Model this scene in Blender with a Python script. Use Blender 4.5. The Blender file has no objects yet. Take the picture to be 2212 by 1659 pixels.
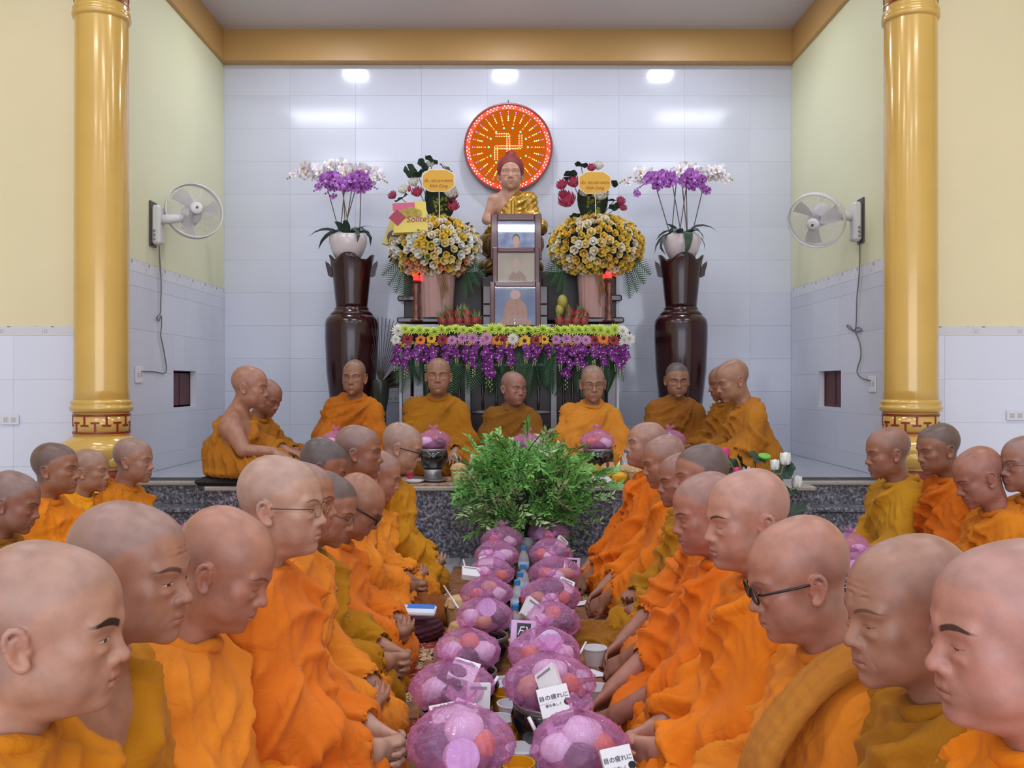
import bpy, bmesh, math, random, time
import numpy as np
from mathutils import Vector, Matrix, Euler
T0 = time.time()
R_ = math.radians
C = bpy.context.scene.collection
SC = bpy.context.scene
# ---------------------------------------------------------------- camera, world, light, exposure
F_PX, IMG_W, IMG_H = 1950.0, 2212.0, 1659.0
CAM_Z = 1.09
cd = bpy.data.cameras.new('camera'); cam = bpy.data.objects.new('camera', cd); C.objects.link(cam)
cam.location = (0, 0, CAM_Z); cam.rotation_euler = (R_(90), 0, -math.atan(6 / F_PX))
cd.sensor_fit = 'HORIZONTAL'; cd.sensor_width = 36.0; cd.lens = 36.0 * F_PX / IMG_W
cd.clip_start = 0.05; cd.clip_end = 100
SC.camera = cam
SC.view_settings.view_transform = 'Standard'; SC.view_settings.look = 'None'
SC.view_settings.gamma = 1.0; SC.view_settings.use_curve_mapping = False
SC.view_settings.exposure = 0.08
w = bpy.data.worlds.new('world'); SC.world = w; w.use_nodes = True
bg = w.node_tree.nodes['Background']; bg.inputs[0].default_value = (0.80, 0.86, 1.0, 1); bg.inputs[1].default_value = 0.9

def area_light(name, loc, rot, sx, sy, power, col=(1, 1, 1)):
    l = bpy.data.lights.new(name, 'AREA'); l.shape = 'RECTANGLE'; l.size = sx; l.size_y = sy
    l.energy = power; l.color = col
    o = bpy.data.objects.new(name, l); C.objects.link(o); o.location = loc; o.rotation_euler = rot
    return o
# hall fluorescent battens (real fittings of the hall, out of frame) and the three alcove downlights
for x in (-2.6, 0.0, 2.6):
    for y in (-1.2, 1.6, 4.2):
        area_light('hall_lamp', (x, y, 4.72), (0, 0, 0), 1.2, 0.25, 25, (0.93, 0.95, 1.0))
# added, unseen area lamp behind the camera; brightens surfaces facing it like outside daylight
area_light('rear_fill_light', (0, -3.2, 1.7), (R_(78), 0, 0), 6.0, 2.8, 120, (0.86, 0.9, 1.0))
for x in (-1.75, -.05, 1.72):
    area_light('alcove_lamp', (x * .9, 7.22, 4.262), (0, 0, 0), 0.2, 0.2, 11, (0.86, 0.91, 1.0))

# ---------------------------------------------------------------- helpers
def P(px, py, d):
    "world point of a pixel of the 2212x1659 frame at depth d"
    return Vector(((px - 1100) * d / F_PX, d, CAM_Z - (py - 828) * d / F_PX))

def srgb(*c):
    if len(c) == 1:
        h = c[0].lstrip('#'); c = [int(h[i:i + 2], 16) / 255 for i in (0, 2, 4)]
    return tuple((v / 12.92 if v <= 0.04045 else ((v + 0.055) / 1.055) ** 2.4) for v in c) + (1.0,)

MATS = {}
def mat(name, col='#808080', rough=0.5, metal=0.0, spec=0.5, emit=None, estr=1.0, var=0.0, vscale=8.0,
        bump=0.0, bscale=60.0, coat=0.0, trans=0.0, alpha=1.0, sss=0.0, col2=None, detail=3.0, sheen=0.0):
    if name in MATS: return MATS[name]
    m = bpy.data.materials.new(name); m.use_nodes = True; MATS[name] = m
    nt = m.node_tree; b = nt.nodes['Principled BSDF']
    c = srgb(col) if isinstance(col, str) else tuple(col)
    b.inputs['Base Color'].default_value = c
    b.inputs['Roughness'].default_value = rough; b.inputs['Metallic'].default_value = metal
    b.inputs['Specular IOR Level'].default_value = spec
    b.inputs['Coat Weight'].default_value = coat; b.inputs['Coat Roughness'].default_value = 0.08
    b.inputs['Transmission Weight'].default_value = trans; b.inputs['Alpha'].default_value = alpha
    if sheen: b.inputs['Sheen Weight'].default_value = sheen
    if sss:
        b.inputs['Subsurface Weight'].default_value = sss; b.inputs['Subsurface Radius'].default_value = (0.02, 0.008, 0.005)
        b.inputs['Subsurface Scale'].default_value = 0.5
    if emit:
        b.inputs['Emission Color'].default_value = srgb(emit); b.inputs['Emission Strength'].default_value = estr
    tc = None
    if var or bump:
        tc = nt.nodes.new('ShaderNodeTexCoord')
    if var:
        n = nt.nodes.new('ShaderNodeTexNoise'); n.inputs['Scale'].default_value = vscale; n.inputs['Detail'].default_value = detail
        nt.links.new(tc.outputs['Object'], n.inputs['Vector'])
        r = nt.nodes.new('ShaderNodeValToRGB'); r.color_ramp.elements[0].position = 0.32; r.color_ramp.elements[1].position = 0.68
        if col2:
            c2 = srgb(col2) if isinstance(col2, str) else tuple(col2)
            r.color_ramp.elements[0].color = c2; r.color_ramp.elements[1].color = c
        else:
            r.color_ramp.elements[0].color = tuple(v * (1 - var) for v in c[:3]) + (1,)
            r.color_ramp.elements[1].color = tuple(min(1, v * (1 + var * .6)) for v in c[:3]) + (1,)
        nt.links.new(n.outputs['Fac'], r.inputs['Fac']); nt.links.new(r.outputs['Color'], b.inputs['Base Color'])
    if bump:
        n2 = nt.nodes.new('ShaderNodeTexNoise'); n2.inputs['Scale'].default_value = bscale; n2.inputs['Detail'].default_value = 4
        nt.links.new(tc.outputs['Object'], n2.inputs['Vector'])
        bp = nt.nodes.new('ShaderNodeBump'); bp.inputs['Strength'].default_value = bump; bp.inputs['Distance'].default_value = 0.01
        nt.links.new(n2.outputs['Fac'], bp.inputs['Height']); nt.links.new(bp.outputs['Normal'], b.inputs['Normal'])
    return m

def tag(o, label=None, cat=None, group=None, kind=None):
    if label: o['label'] = label
    if cat: o['category'] = cat
    if group: o['group'] = group
    if kind: o['kind'] = kind
    return o

def thing(name, label, cat, loc=(0, 0, 0), rotz=0.0, group=None, kind=None, rot=None):
    o = bpy.data.objects.new(name, None); C.objects.link(o); o.empty_display_size = 0.05
    o.location = loc; o.rotation_euler = rot if rot else (0, 0, rotz)
    return tag(o, label, cat, group, kind)

def link(name, me, parent=None, m=None, loc=None, rot=None, scale=None):
    if m is not None and not me.materials: me.materials.append(m)
    o = bpy.data.objects.new(name, me); C.objects.link(o)
    if parent: o.parent = parent
    if loc is not None: o.location = loc
    if rot is not None: o.rotation_euler = rot
    if scale is not None: o.scale = scale if hasattr(scale, '__len__') else (scale,) * 3
    return o

def copy_tree(o, parent=None):
    c = o.copy(); C.objects.link(c)
    if parent: c.parent = parent
    for ch in list(o.children): copy_tree(ch, c)
    return c

class MB:
    "collects shapes into one mesh"
    def __init__(s): s.v = []; s.f = []; s.mi = []; s.cur = 0
    def add(s, vs, fs):
        n = len(s.v); s.v += [tuple(v) for v in vs]; s.f += [tuple(i + n for i in f) for f in fs]; s.mi += [s.cur] * len(fs)
        return s
    def box(s, x0, x1, y0, y1, z0, z1, bev=0.0, M=None):
        if bev <= 0:
            vs = [(x, y, z) for x in (x0, x1) for y in (y0, y1) for z in (z0, z1)]
            fs = [(0, 1, 3, 2), (4, 6, 7, 5), (0, 4, 5, 1), (2, 3, 7, 6), (0, 2, 6, 4), (1, 5, 7, 3)]
        else:
            vs = []; b = min(bev, (x1 - x0) / 2.01, (y1 - y0) / 2.01, (z1 - z0) / 2.01)
            for sx in (0, 1):
                for sy in (0, 1):
                    for sz in (0, 1):
                        X = (x0, x1)[sx]; Y = (y0, y1)[sy]; Z = (z0, z1)[sz]
                        xi = X + b * (1 - 2 * sx); yi = Y + b * (1 - 2 * sy); zi = Z + b * (1 - 2 * sz)
                        vs += [(X, yi, zi), (xi, Y, zi), (xi, yi, Z)]
            def c(sx, sy, sz, k): return (sx * 4 + sy * 2 + sz) * 3 + k
            fs = []
            for sg in (0, 1):
                q = [(0, 0), (1, 0), (1, 1), (0, 1)]
                if not sg: q = q[::-1]
                fs.append(tuple(c(sg, a, b_, 0) for a, b_ in q))
                fs.append(tuple(c(b_, sg, a, 1) for a, b_ in q))
                fs.append(tuple(c(a, b_, sg, 2) for a, b_ in q))
            for a in (0, 1):
                for b_ in (0, 1):
                    e = [c(0, a, b_, 1), c(1, a, b_, 1), c(1, a, b_, 2), c(0, a, b_, 2)]; fs.append(tuple(e if a == b_ else e[::-1]))
                    e = [c(a, 0, b_, 0), c(a, 1, b_, 0), c(a, 1, b_, 2), c(a, 0, b_, 2)]; fs.append(tuple(e[::-1] if a == b_ else e))
                    e = [c(a, b_, 0, 0), c(a, b_, 1, 0), c(a, b_, 1, 1), c(a, b_, 0, 1)]; fs.append(tuple(e if a == b_ else e[::-1]))
            for sx in (0, 1):
                for sy in (0, 1):
                    for sz in (0, 1):
                        t = [c(sx, sy, sz, 0), c(sx, sy, sz, 1), c(sx, sy, sz, 2)]
                        fs.append(tuple(t if (sx + sy + sz) % 2 else t[::-1]))
        if M is not None: vs = [M @ Vector(v) for v in vs]
        return s.add(vs, fs)
    def lathe(s, prof, n=24, c=(0, 0, 0), M=None, flute=0, famp=0.0, cap=True):
        if tuple(prof[0]) == tuple(prof[-1]): cap = False
        "prof: list of (r, z)"
        vs = []; fs = []
        for r, z in prof:
            for i in range(n):
                a = 2 * math.pi * i / n
                rr = r * (1 + famp * abs(math.cos(a * flute / 2))) if flute else r
                vs.append((c[0] + rr * math.cos(a), c[1] + rr * math.sin(a), c[2] + z))
        for j in range(len(prof) - 1):
            for i in range(n):
                k = (i + 1) % n
                fs.append((j * n + i, j * n + k, (j + 1) * n + k, (j + 1) * n + i))
        if cap and prof[0][0] > 1e-5: fs.append(tuple(range(n))[::-1])
        if cap and prof[-1][0] > 1e-5: fs.append(tuple((len(prof) - 1) * n + i for i in range(n)))
        if M is not None: vs = [M @ Vector(v) for v in vs]
        return s.add(vs, fs)
    def tube(s, pts, r, n=8, cap=True, flat=1.0):
        pts = [Vector(p) for p in pts]; m = len(pts)
        rs = r if hasattr(r, '__len__') else [r] * m
        vs = []; fs = []; up = None
        for j, p in enumerate(pts):
            t = (pts[min(j + 1, m - 1)] - pts[max(j - 1, 0)]).normalized()
            if up is None:
                up = Vector((0, 0, 1)) if abs(t.z) < 0.9 else Vector((1, 0, 0))
            a = t.cross(up).normalized() if t.cross(up).length > 1e-6 else t.orthogonal().normalized()
            b = a.cross(t).normalized(); up = b
            for i in range(n):
                an = 2 * math.pi * i / n
                vs.append(p + a * (math.cos(an) * rs[j]) + b * (math.sin(an) * rs[j] * flat))
        for j in range(m - 1):
            for i in range(n):
                k = (i + 1) % n
                fs.append((j * n + i, j * n + k, (j + 1) * n + k, (j + 1) * n + i))
        if cap:
            fs.append(tuple(range(n))[::-1]); fs.append(tuple((m - 1) * n + i for i in range(n)))
        return s.add(vs, fs)
    def ball(s, c, r, n=12, m=8, M=None):
        r = r if hasattr(r, '__len__') else (r, r, r)
        vs = [(c[0], c[1], c[2] - r[2])]; fs = []
        for j in range(1, m):
            ph = -math.pi / 2 + math.pi * j / m
            for i in range(n):
                a = 2 * math.pi * i / n
                vs.append((c[0] + r[0] * math.cos(ph) * math.cos(a), c[1] + r[1] * math.cos(ph) * math.sin(a), c[2] + r[2] * math.sin(ph)))
        vs.append((c[0], c[1], c[2] + r[2])); L = len(vs) - 1
        for i in range(n):
            k = (i + 1) % n
            fs.append((0, 1 + k, 1 + i)); fs.append((L, L - n + i, L - n + k))
            for j in range(m - 2):
                fs.append((1 + j * n + i, 1 + j * n + k, 1 + (j + 1) * n + k, 1 + (j + 1) * n + i))
        if M is not None: vs = [M @ Vector(v) for v in vs]
        return s.add(vs, fs)
    def mesh(s, name, m=None, smooth=False, angle=None):
        me = bpy.data.meshes.new(name); me.from_pydata(s.v, [], s.f)
        ms = m if isinstance(m, (list, tuple)) else ([m] if m else [])
        for q in ms: me.materials.append(q)
        if len(ms) > 1: me.polygons.foreach_set('material_index', s.mi)
        if len(s.f) < 3000:
            b = bmesh.new(); b.from_mesh(me); bmesh.ops.recalc_face_normals(b, faces=b.faces); b.to_mesh(me); b.free()
        if smooth: me.shade_smooth()
        if angle is not None:
            me.shade_smooth()
            me.set_sharp_from_angle(angle=R_(angle))
        me.update(); return me
    def obj(s, name, m=None, parent=None, smooth=False, loc=None, rot=None, angle=None, scale=None):
        return link(name, s.mesh(name, m, smooth, angle), parent, None, loc, rot, scale)

def struct(o): o['kind'] = 'structure'; return o
# ---------------------------------------------------------------- implicit surfaces
def npv(v): return np.array(v, dtype=np.float32)
def smoothstep(a, b, x):
    t = np.clip((x - a) / (b - a), 0, 1); return t * t * (3 - 2 * t)

class Field:
    def __init__(s, lo, hi, h):
        s.lo = npv(lo); s.h = h
        s.n = np.maximum(4, np.ceil((npv(hi) - s.lo) / h).astype(int) + 1)
        s.ax = [s.lo[i] + h * np.arange(s.n[i], dtype=np.float32) for i in range(3)]
        s.d = np.full(tuple(s.n), 0.08, dtype=np.float32)
    def _sub(s, lo, hi):
        sl = []
        for i in range(3):
            a = int(max(0, math.floor((lo[i] - s.lo[i]) / s.h))); b = int(min(s.n[i], math.ceil((hi[i] - s.lo[i]) / s.h) + 1))
            if b <= a: return None
            sl.append(slice(a, b))
        return tuple(sl)
    def _apply(s, sl, d, k, op):
        D = s.d[sl]
        if op == 'add':
            if k > 0:
                hh = np.clip(0.5 + 0.5 * (D - d) / k, 0, 1); s.d[sl] = D * (1 - hh) + d * hh - k * hh * (1 - hh)
            else: s.d[sl] = np.minimum(D, d)
        else:
            d = -d
            if k > 0:
                hh = np.clip(0.5 - 0.5 * (D - d) / k, 0, 1); s.d[sl] = D * (1 - hh) + d * hh + k * hh * (1 - hh)
            else: s.d[sl] = np.maximum(D, d)
    def _pts(s, sl):
        return (s.ax[0][sl[0]][:, None, None], s.ax[1][sl[1]][None, :, None], s.ax[2][sl[2]][None, None, :])
    def ell(s, c, r, k=0.015, op='add', R=None):
        c = npv(c); r = npv(r); m = float(r.max()) + k + 0.03
        sl = s._sub(c - m, c + m)
        if sl is None: return
        X, Y, Z = s._pts(sl); X = X - c[0]; Y = Y - c[1]; Z = Z - c[2]
        if R is not None:
            q = [R[0][i] * X + R[1][i] * Y + R[2][i] * Z for i in range(3)]
        else: q = [X, Y, Z]
        a = (q[0] / r[0]) ** 2 + (q[1] / r[1]) ** 2 + (q[2] / r[2]) ** 2
        b = (q[0] / r[0] ** 2) ** 2 + (q[1] / r[1] ** 2) ** 2 + (q[2] / r[2] ** 2) ** 2
        k0 = np.sqrt(a); d = k0 * (k0 - 1) / np.sqrt(b + 1e-9)
        s._apply(sl, d, k, op)
    def cone(s, a, b, r1, r2, k=0.015, op='add'):
        a = npv(a); b = npv(b); m = max(r1, r2) + k + 0.03
        sl = s._sub(np.minimum(a, b) - m, np.maximum(a, b) + m)
        if sl is None: return
        X, Y, Z = s._pts(sl); ab = b - a; L = float((ab * ab).sum()) + 1e-9
        X = X - a[0]; Y = Y - a[1]; Z = Z - a[2]
        t = np.clip((X * ab[0] + Y * ab[1] + Z * ab[2]) / L, 0, 1)
        d = np.sqrt((X - t * ab[0]) ** 2 + (Y - t * ab[1]) ** 2 + (Z - t * ab[2]) ** 2) - (r1 + t * (r2 - r1))
        s._apply(sl, d, k, op)
    def chain(s, pts, rs, k=0.015, op='add'):
        for i in range(len(pts) - 1): s.cone(pts[i], pts[i + 1], rs[i], rs[i + 1], k, op)
    def net(s):
        "surface nets -> verts, quads"
        d = s.d; n = d.shape
        ins = d < 0
        c = np.zeros((n[0] - 1, n[1] - 1, n[2] - 1), dtype=np.int8)
        for i in (0, 1):
            for j in (0, 1):
                for k in (0, 1):
                    c += ins[i:n[0] - 1 + i, j:n[1] - 1 + j, k:n[2] - 1 + k]
        I = np.argwhere((c > 0) & (c < 8))
        idx = np.full(c.shape, -1, dtype=np.int32); idx[I[:, 0], I[:, 1], I[:, 2]] = np.arange(len(I))
        acc = np.zeros((len(I), 3), dtype=np.float32); cnt = np.zeros(len(I), dtype=np.float32)
        for ax in range(3):
            o = [q for q in range(3) if q != ax]
            for u in (0, 1):
                for v in (0, 1):
                    off = np.zeros(3, dtype=int); off[o[0]] = u; off[o[1]] = v
                    A = I + off; B = A.copy(); B[:, ax] += 1
                    da = d[A[:, 0], A[:, 1], A[:, 2]]; db = d[B[:, 0], B[:, 1], B[:, 2]]
                    cr = (da < 0) != (db < 0)
                    t = np.where(cr, da / np.where(cr, da - db, 1), 0)
                    pos = off.astype(np.float32)[None, :].repeat(len(I), 0); pos[:, ax] = t
                    acc += pos * cr[:, None]; cnt += cr
        V = (I + acc / np.maximum(cnt, 1)[:, None]) * s.h + s.lo
        F = []
        for ax in range(3):
            o = [(1, 2), (2, 0), (0, 1)][ax]
            sa = [slice(1, n[q] - 1) for q in range(3)]; sa[ax] = slice(0, n[ax] - 1)
            sb = list(sa); sb[ax] = slice(1, n[ax])
            a = ins[tuple(sa)]; b = ins[tuple(sb)]
            E = np.argwhere(a != b)
            if not len(E): continue
            E0 = E + 1; E0[:, ax] -= 1
            sgn = a[E[:, 0], E[:, 1], E[:, 2]]
            q = []
            for du, dv in ((0, 0), (-1, 0), (-1, -1), (0, -1)):
                W = E0.copy(); W[:, o[0]] += du; W[:, o[1]] += dv
                q.append(idx[W[:, 0], W[:, 1], W[:, 2]])
            q = np.stack(q, 1); q[~sgn] = q[~sgn][:, ::-1]
            F.append(q)
        return V.astype(np.float32), np.concatenate(F).astype(np.int32)

def np_mesh(name, V, F, smooth=True):
    me = bpy.data.meshes.new(name)
    me.vertices.add(len(V)); me.vertices.foreach_set('co', V.astype(np.float32).ravel())
    me.loops.add(F.size); me.loops.foreach_set('vertex_index', F.ravel())
    me.polygons.add(len(F)); me.polygons.foreach_set('loop_start', np.arange(0, F.size, F.shape[1], dtype=np.int32))
    me.update(calc_edges=True)
    if smooth: me.shade_smooth()
    return me

def vnormals(V, F):
    N = np.zeros_like(V)
    n = np.cross(V[F[:, 2]] - V[F[:, 0]], V[F[:, 3]] - V[F[:, 1]])
    for i in range(4): 
        for ax in range(3): N[:, ax] += np.bincount(F[:, i], weights=n[:, ax], minlength=len(V))
    return N / (np.linalg.norm(N, axis=1, keepdims=True) + 1e-12)

def relax(V, F, it=2, lam=0.5):
    for _ in range(it):
        S = np.zeros_like(V); W = np.zeros(len(V))
        for a, b in ((0, 1), (1, 2), (2, 3), (3, 0)):
            for p, q in ((a, b), (b, a)):
                for ax in range(3): S[:, ax] += np.bincount(F[:, p], weights=V[F[:, q], ax], minlength=len(V))
                W += np.bincount(F[:, p], minlength=len(V))
        V = V * (1 - lam) + lam * S / np.maximum(W, 1)[:, None]
    return V.astype(np.float32)

class Wav:
    "cheap smooth pseudo-noise: a sum of randomly turned sine waves"
    def __init__(s, seed, n=7):
        r = np.random.RandomState(seed); s.k = r.normal(size=(n, 3)); s.k /= np.linalg.norm(s.k, axis=1, keepdims=True)
        s.k *= r.uniform(.6, 1.7, size=(n, 1)); s.p = r.uniform(0, 6.28, n)
    def __call__(s, P, f): return np.sin(P @ (s.k.T * f * 6.28) + s.p).sum(1) / math.sqrt(len(s.p)) * 0.9

# ---------------------------------------------------------------- skin and cloth materials
def skin_mat():
    m = bpy.data.materials.new('skin'); m.use_nodes = True; nt = m.node_tree; b = nt.nodes['Principled BSDF']
    N = nt.nodes.new; L = nt.links.new
    def mth(op, *a, clamp=False):
        n = N('ShaderNodeMath'); n.operation = op; n.use_clamp = clamp
        for i, x in enumerate(a):
            if isinstance(x, (int, float)): n.inputs[i].default_value = x
            else: L(x, n.inputs[i])
        return n.outputs[0]
    def mix(f, a, c):
        n = N('ShaderNodeMix'); n.data_type = 'RGBA'
        L(f, n.inputs[0])
        for s, x in ((6, a), (7, c)):
            if isinstance(x, tuple): n.inputs[s].default_value = x
            else: L(x, n.inputs[s])
        return n.outputs[2]
    col = N('ShaderNodeAttribute'); col.attribute_name = 'Col'
    hc = N('ShaderNodeAttribute'); hc.attribute_name = 'hc'
    pr = N('ShaderNodeAttribute'); pr.attribute_name = 'prm'   # x brow darkness, y eye opening, z brow thickness
    s1 = N('ShaderNodeSeparateXYZ'); L(hc.outputs['Vector'], s1.inputs[0]); x, y, z = s1.outputs
    s2 = N('ShaderNodeSeparateXYZ'); L(pr.outputs['Vector'], s2.inputs[0]); bd, eo, bt = s2.outputs
    ax = mth('ABSOLUTE', x)
    front = mth('LESS_THAN', y, -0.045)
    # mottled skin
    tc = N('ShaderNodeTexCoord'); no = N('ShaderNodeTexNoise'); no.inputs['Scale'].default_value = 28; no.inputs['Detail'].default_value = 5
    L(tc.outputs['Object'], no.inputs['Vector'])
    mot = mth('MULTIPLY', mth('SUBTRACT', no.outputs['Fac'], 0.5), 0.75)
    hs = N('ShaderNodeHueSaturation'); L(col.outputs['Color'], hs.inputs['Color']); L(mth('ADD', 1.0, mot), hs.inputs['Value'])
    base = hs.outputs[0]
    # eyebrows: an arc over each eye, broken up by fine noise
    n3 = N('ShaderNodeTexNoise'); n3.inputs['Scale'].default_value = 330; n3.inputs['Detail'].default_value = 2
    L(tc.outputs['Object'], n3.inputs['Vector'])
    t = mth('DIVIDE', mth('SUBTRACT', ax, 0.035), 0.022)                         # -1 inner .. 1 outer
    zc = mth('SUBTRACT', 0.0255, mth('MULTIPLY', mth('POWER', mth('ABSOLUTE', mth('SUBTRACT', t, 0.15)), 2.0), 0.0055))
    wd = mth('MULTIPLY', bt, mth('SUBTRACT', 1.0, mth('MULTIPLY', mth('MAXIMUM', t, 0), 0.55)))
    dz = mth('DIVIDE', mth('ABSOLUTE', mth('SUBTRACT', z, zc)), mth('MAXIMUM', wd, 0.0003))
    inx = mth('MULTIPLY', mth('SUBTRACT', 1.15, mth('ABSOLUTE', t), clamp=True), 4.0, clamp=True)
    brow = mth('MULTIPLY', mth('MULTIPLY', mth('MULTIPLY', mth('SUBTRACT', 1.25, dz, clamp=True), 2.2, clamp=True), inx), front)
    brow = mth('MULTIPLY', brow, mth('MULTIPLY', bd, mth('ADD', 0.85, mth('MULTIPLY', n3.outputs['Fac'], 0.3)), clamp=True), clamp=True)
    base = mix(brow, base, (0.018, 0.014, 0.012, 1))
    # eye opening: white with a dark iris between the lids, lash line above
    u = mth('DIVIDE', mth('SUBTRACT', ax, 0.0315), 0.0150)
    arch = mth('SUBTRACT', 1.0, mth('MULTIPLY', u, u), clamp=True)
    ez = mth('ADD', z, 0.0015)
    up = mth('MULTIPLY', mth('MULTIPLY', eo, 0.0060), arch); dn = mth('MULTIPLY', mth('MULTIPLY', eo, -0.0030), arch)
    closed = mth('MULTIPLY', mth('SUBTRACT', 1.0, eo, clamp=True), mth('MULTIPLY', arch, -0.0040))
    ezz = mth('SUBTRACT', ez, closed)
    inside = mth('MULTIPLY', mth('MULTIPLY', mth('LESS_THAN', ezz, up), mth('GREATER_THAN', ezz, dn)), mth('MULTIPLY', mth('GREATER_THAN', arch, 0.02), front))
    irr = mth('SQRT', mth('ADD', mth('POWER', mth('ABSOLUTE', mth('SUBTRACT', ax, 0.0315)), 2.0), mth('POWER', mth('ABSOLUTE', mth('ADD', ezz, 0.0003)), 2.0)))
    iris = mth('LESS_THAN', irr, 0.0056)
    base = mix(inside, base, mix(iris, (0.50, 0.44, 0.40, 1), (0.02, 0.012, 0.01, 1)))
    lash = mth('SUBTRACT', 1.0, mth('DIVIDE', mth('ABSOLUTE', mth('SUBTRACT', ezz, mth('ADD', up, 0.0004))), 0.0013), clamp=True)
    lash = mth('MULTIPLY', mth('MULTIPLY', lash, mth('MULTIPLY', arch, 4.0, clamp=True)), mth('MULTIPLY', front, 0.85))
    base = mix(lash, base, (0.035, 0.02, 0.016, 1))
    fold = mth('SUBTRACT', 1.0, mth('DIVIDE', mth('ABSOLUTE', mth('SUBTRACT', ezz, mth('ADD', mth('ADD', up, 0.0035), mth('MULTIPLY', arch, 0.002)))), 0.0011), clamp=True)
    base = mix(mth('MULTIPLY', mth('MULTIPLY', fold, arch), mth('MULTIPLY', front, 0.25)), base, (0.16, 0.06, 0.04, 1))
    # lips and the line between them
    lx = mth('DIVIDE', ax, 0.0245)
    la = mth('SUBTRACT', 1.0, mth('MULTIPLY', lx, lx), clamp=True)
    lz = mth('ADD', z, 0.0655)
    lipm = mth('MULTIPLY', mth('LESS_THAN', y, -0.07), mth('SUBTRACT', 1.0, mth('DIVIDE', mth('ABSOLUTE', lz), mth('MAXIMUM', mth('MULTIPLY', la, 0.0095), 0.0001)), clamp=True))
    base = mix(mth('MULTIPLY', mth('MULTIPLY', lipm, 2.0, clamp=True), 0.5), base, (0.36, 0.12, 0.115, 1))
    ml = mth('SUBTRACT', 1.0, mth('DIVIDE', mth('ABSOLUTE', lz), 0.0013), clamp=True)
    base = mix(mth('MULTIPLY', mth('MULTIPLY', ml, mth('MULTIPLY', la, 3.0, clamp=True)), mth('MULTIPLY', mth('LESS_THAN', y, -0.07), 0.8)), base, (0.10, 0.03, 0.025, 1))
    L(base, b.inputs['Base Color'])
    ro = N('ShaderNodeMapRange'); ro.inputs['To Min'].default_value = 0.28; ro.inputs['To Max'].default_value = 0.52
    L(no.outputs['Fac'], ro.inputs['Value']); L(ro.outputs[0], b.inputs['Roughness'])
    b.inputs['Subsurface Weight'].default_value = 0.07; b.inputs['Subsurface Radius'].default_value = (0.010, 0.004, 0.002)
    b.inputs['Subsurface Scale'].default_value = 1.0
    bn = N('ShaderNodeTexNoise'); bn.inputs['Scale'].default_value = 260; bn.inputs['Detail'].default_value = 3
    L(tc.outputs['Object'], bn.inputs['Vector'])
    bp = N('ShaderNodeBump'); bp.inputs['Strength'].default_value = 0.16; bp.inputs['Distance'].default_value = 0.002
    L(bn.outputs['Fac'], bp.inputs['Height']); L(bp.outputs[0], b.inputs['Normal'])
    return m
SKIN = skin_mat()

CLOTHS = {}
def cloth_mat(hexc):
    if hexc in CLOTHS: return CLOTHS[hexc]
    m = bpy.data.materials.new('robe_cloth_' + hexc.strip('#')); m.use_nodes = True; nt = m.node_tree; b = nt.nodes['Principled BSDF']
    N = nt.nodes.new; L = nt.links.new; c = srgb(hexc)
    tc = N('ShaderNodeTexCoord')
    n = N('ShaderNodeTexNoise'); n.inputs['Scale'].default_value = 5; n.inputs['Detail'].default_value = 5
    L(tc.outputs['Object'], n.inputs['Vector'])
    r = N('ShaderNodeValToRGB'); r.color_ramp.elements[0].position = .3; r.color_ramp.elements[1].position = .7
    r.color_ramp.elements[0].color = (c[0] * .84, c[1] * .78, c[2] * .75, 1); r.color_ramp.elements[1].color = (min(1, c[0] * 1.06), min(1, c[1] * 1.1), c[2], 1)
    L(n.outputs['Fac'], r.inputs['Fac']); L(r.outputs[0], b.inputs['Base Color'])
    b.inputs['Roughness'].default_value = 0.85; b.inputs['Specular IOR Level'].default_value = 0.15
    b.inputs['Sheen Weight'].default_value = 0.12; b.inputs['Sheen Roughness'].default_value = 0.5
    b.inputs['Sheen Tint'].default_value = (1, .75, .45, 1)
    wv = N('ShaderNodeTexNoise'); wv.inputs['Scale'].default_value = 420; wv.inputs['Detail'].default_value = 2
    L(tc.outputs['Object'], wv.inputs['Vector'])
    cr = N('ShaderNodeTexNoise'); cr.inputs['Scale'].default_value = 16; cr.inputs['Detail'].default_value = 6; cr.inputs['Distortion'].default_value = 1.6
    L(tc.outputs['Object'], cr.inputs['Vector'])
    b1 = N('ShaderNodeBump'); b1.inputs['Strength'].default_value = 0.12; b1.inputs['Distance'].default_value = 0.001; L(wv.outputs['Fac'], b1.inputs['Height'])
    b2 = N('ShaderNodeBump'); b2.inputs['Strength'].default_value = 0.55; b2.inputs['Distance'].default_value = 0.012; L(cr.outputs['Fac'], b2.inputs['Height'])
    L(b1.outputs[0], b2.inputs['Normal']); L(b2.outputs[0], b.inputs['Normal'])
    CLOTHS[hexc] = m; return m

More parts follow.
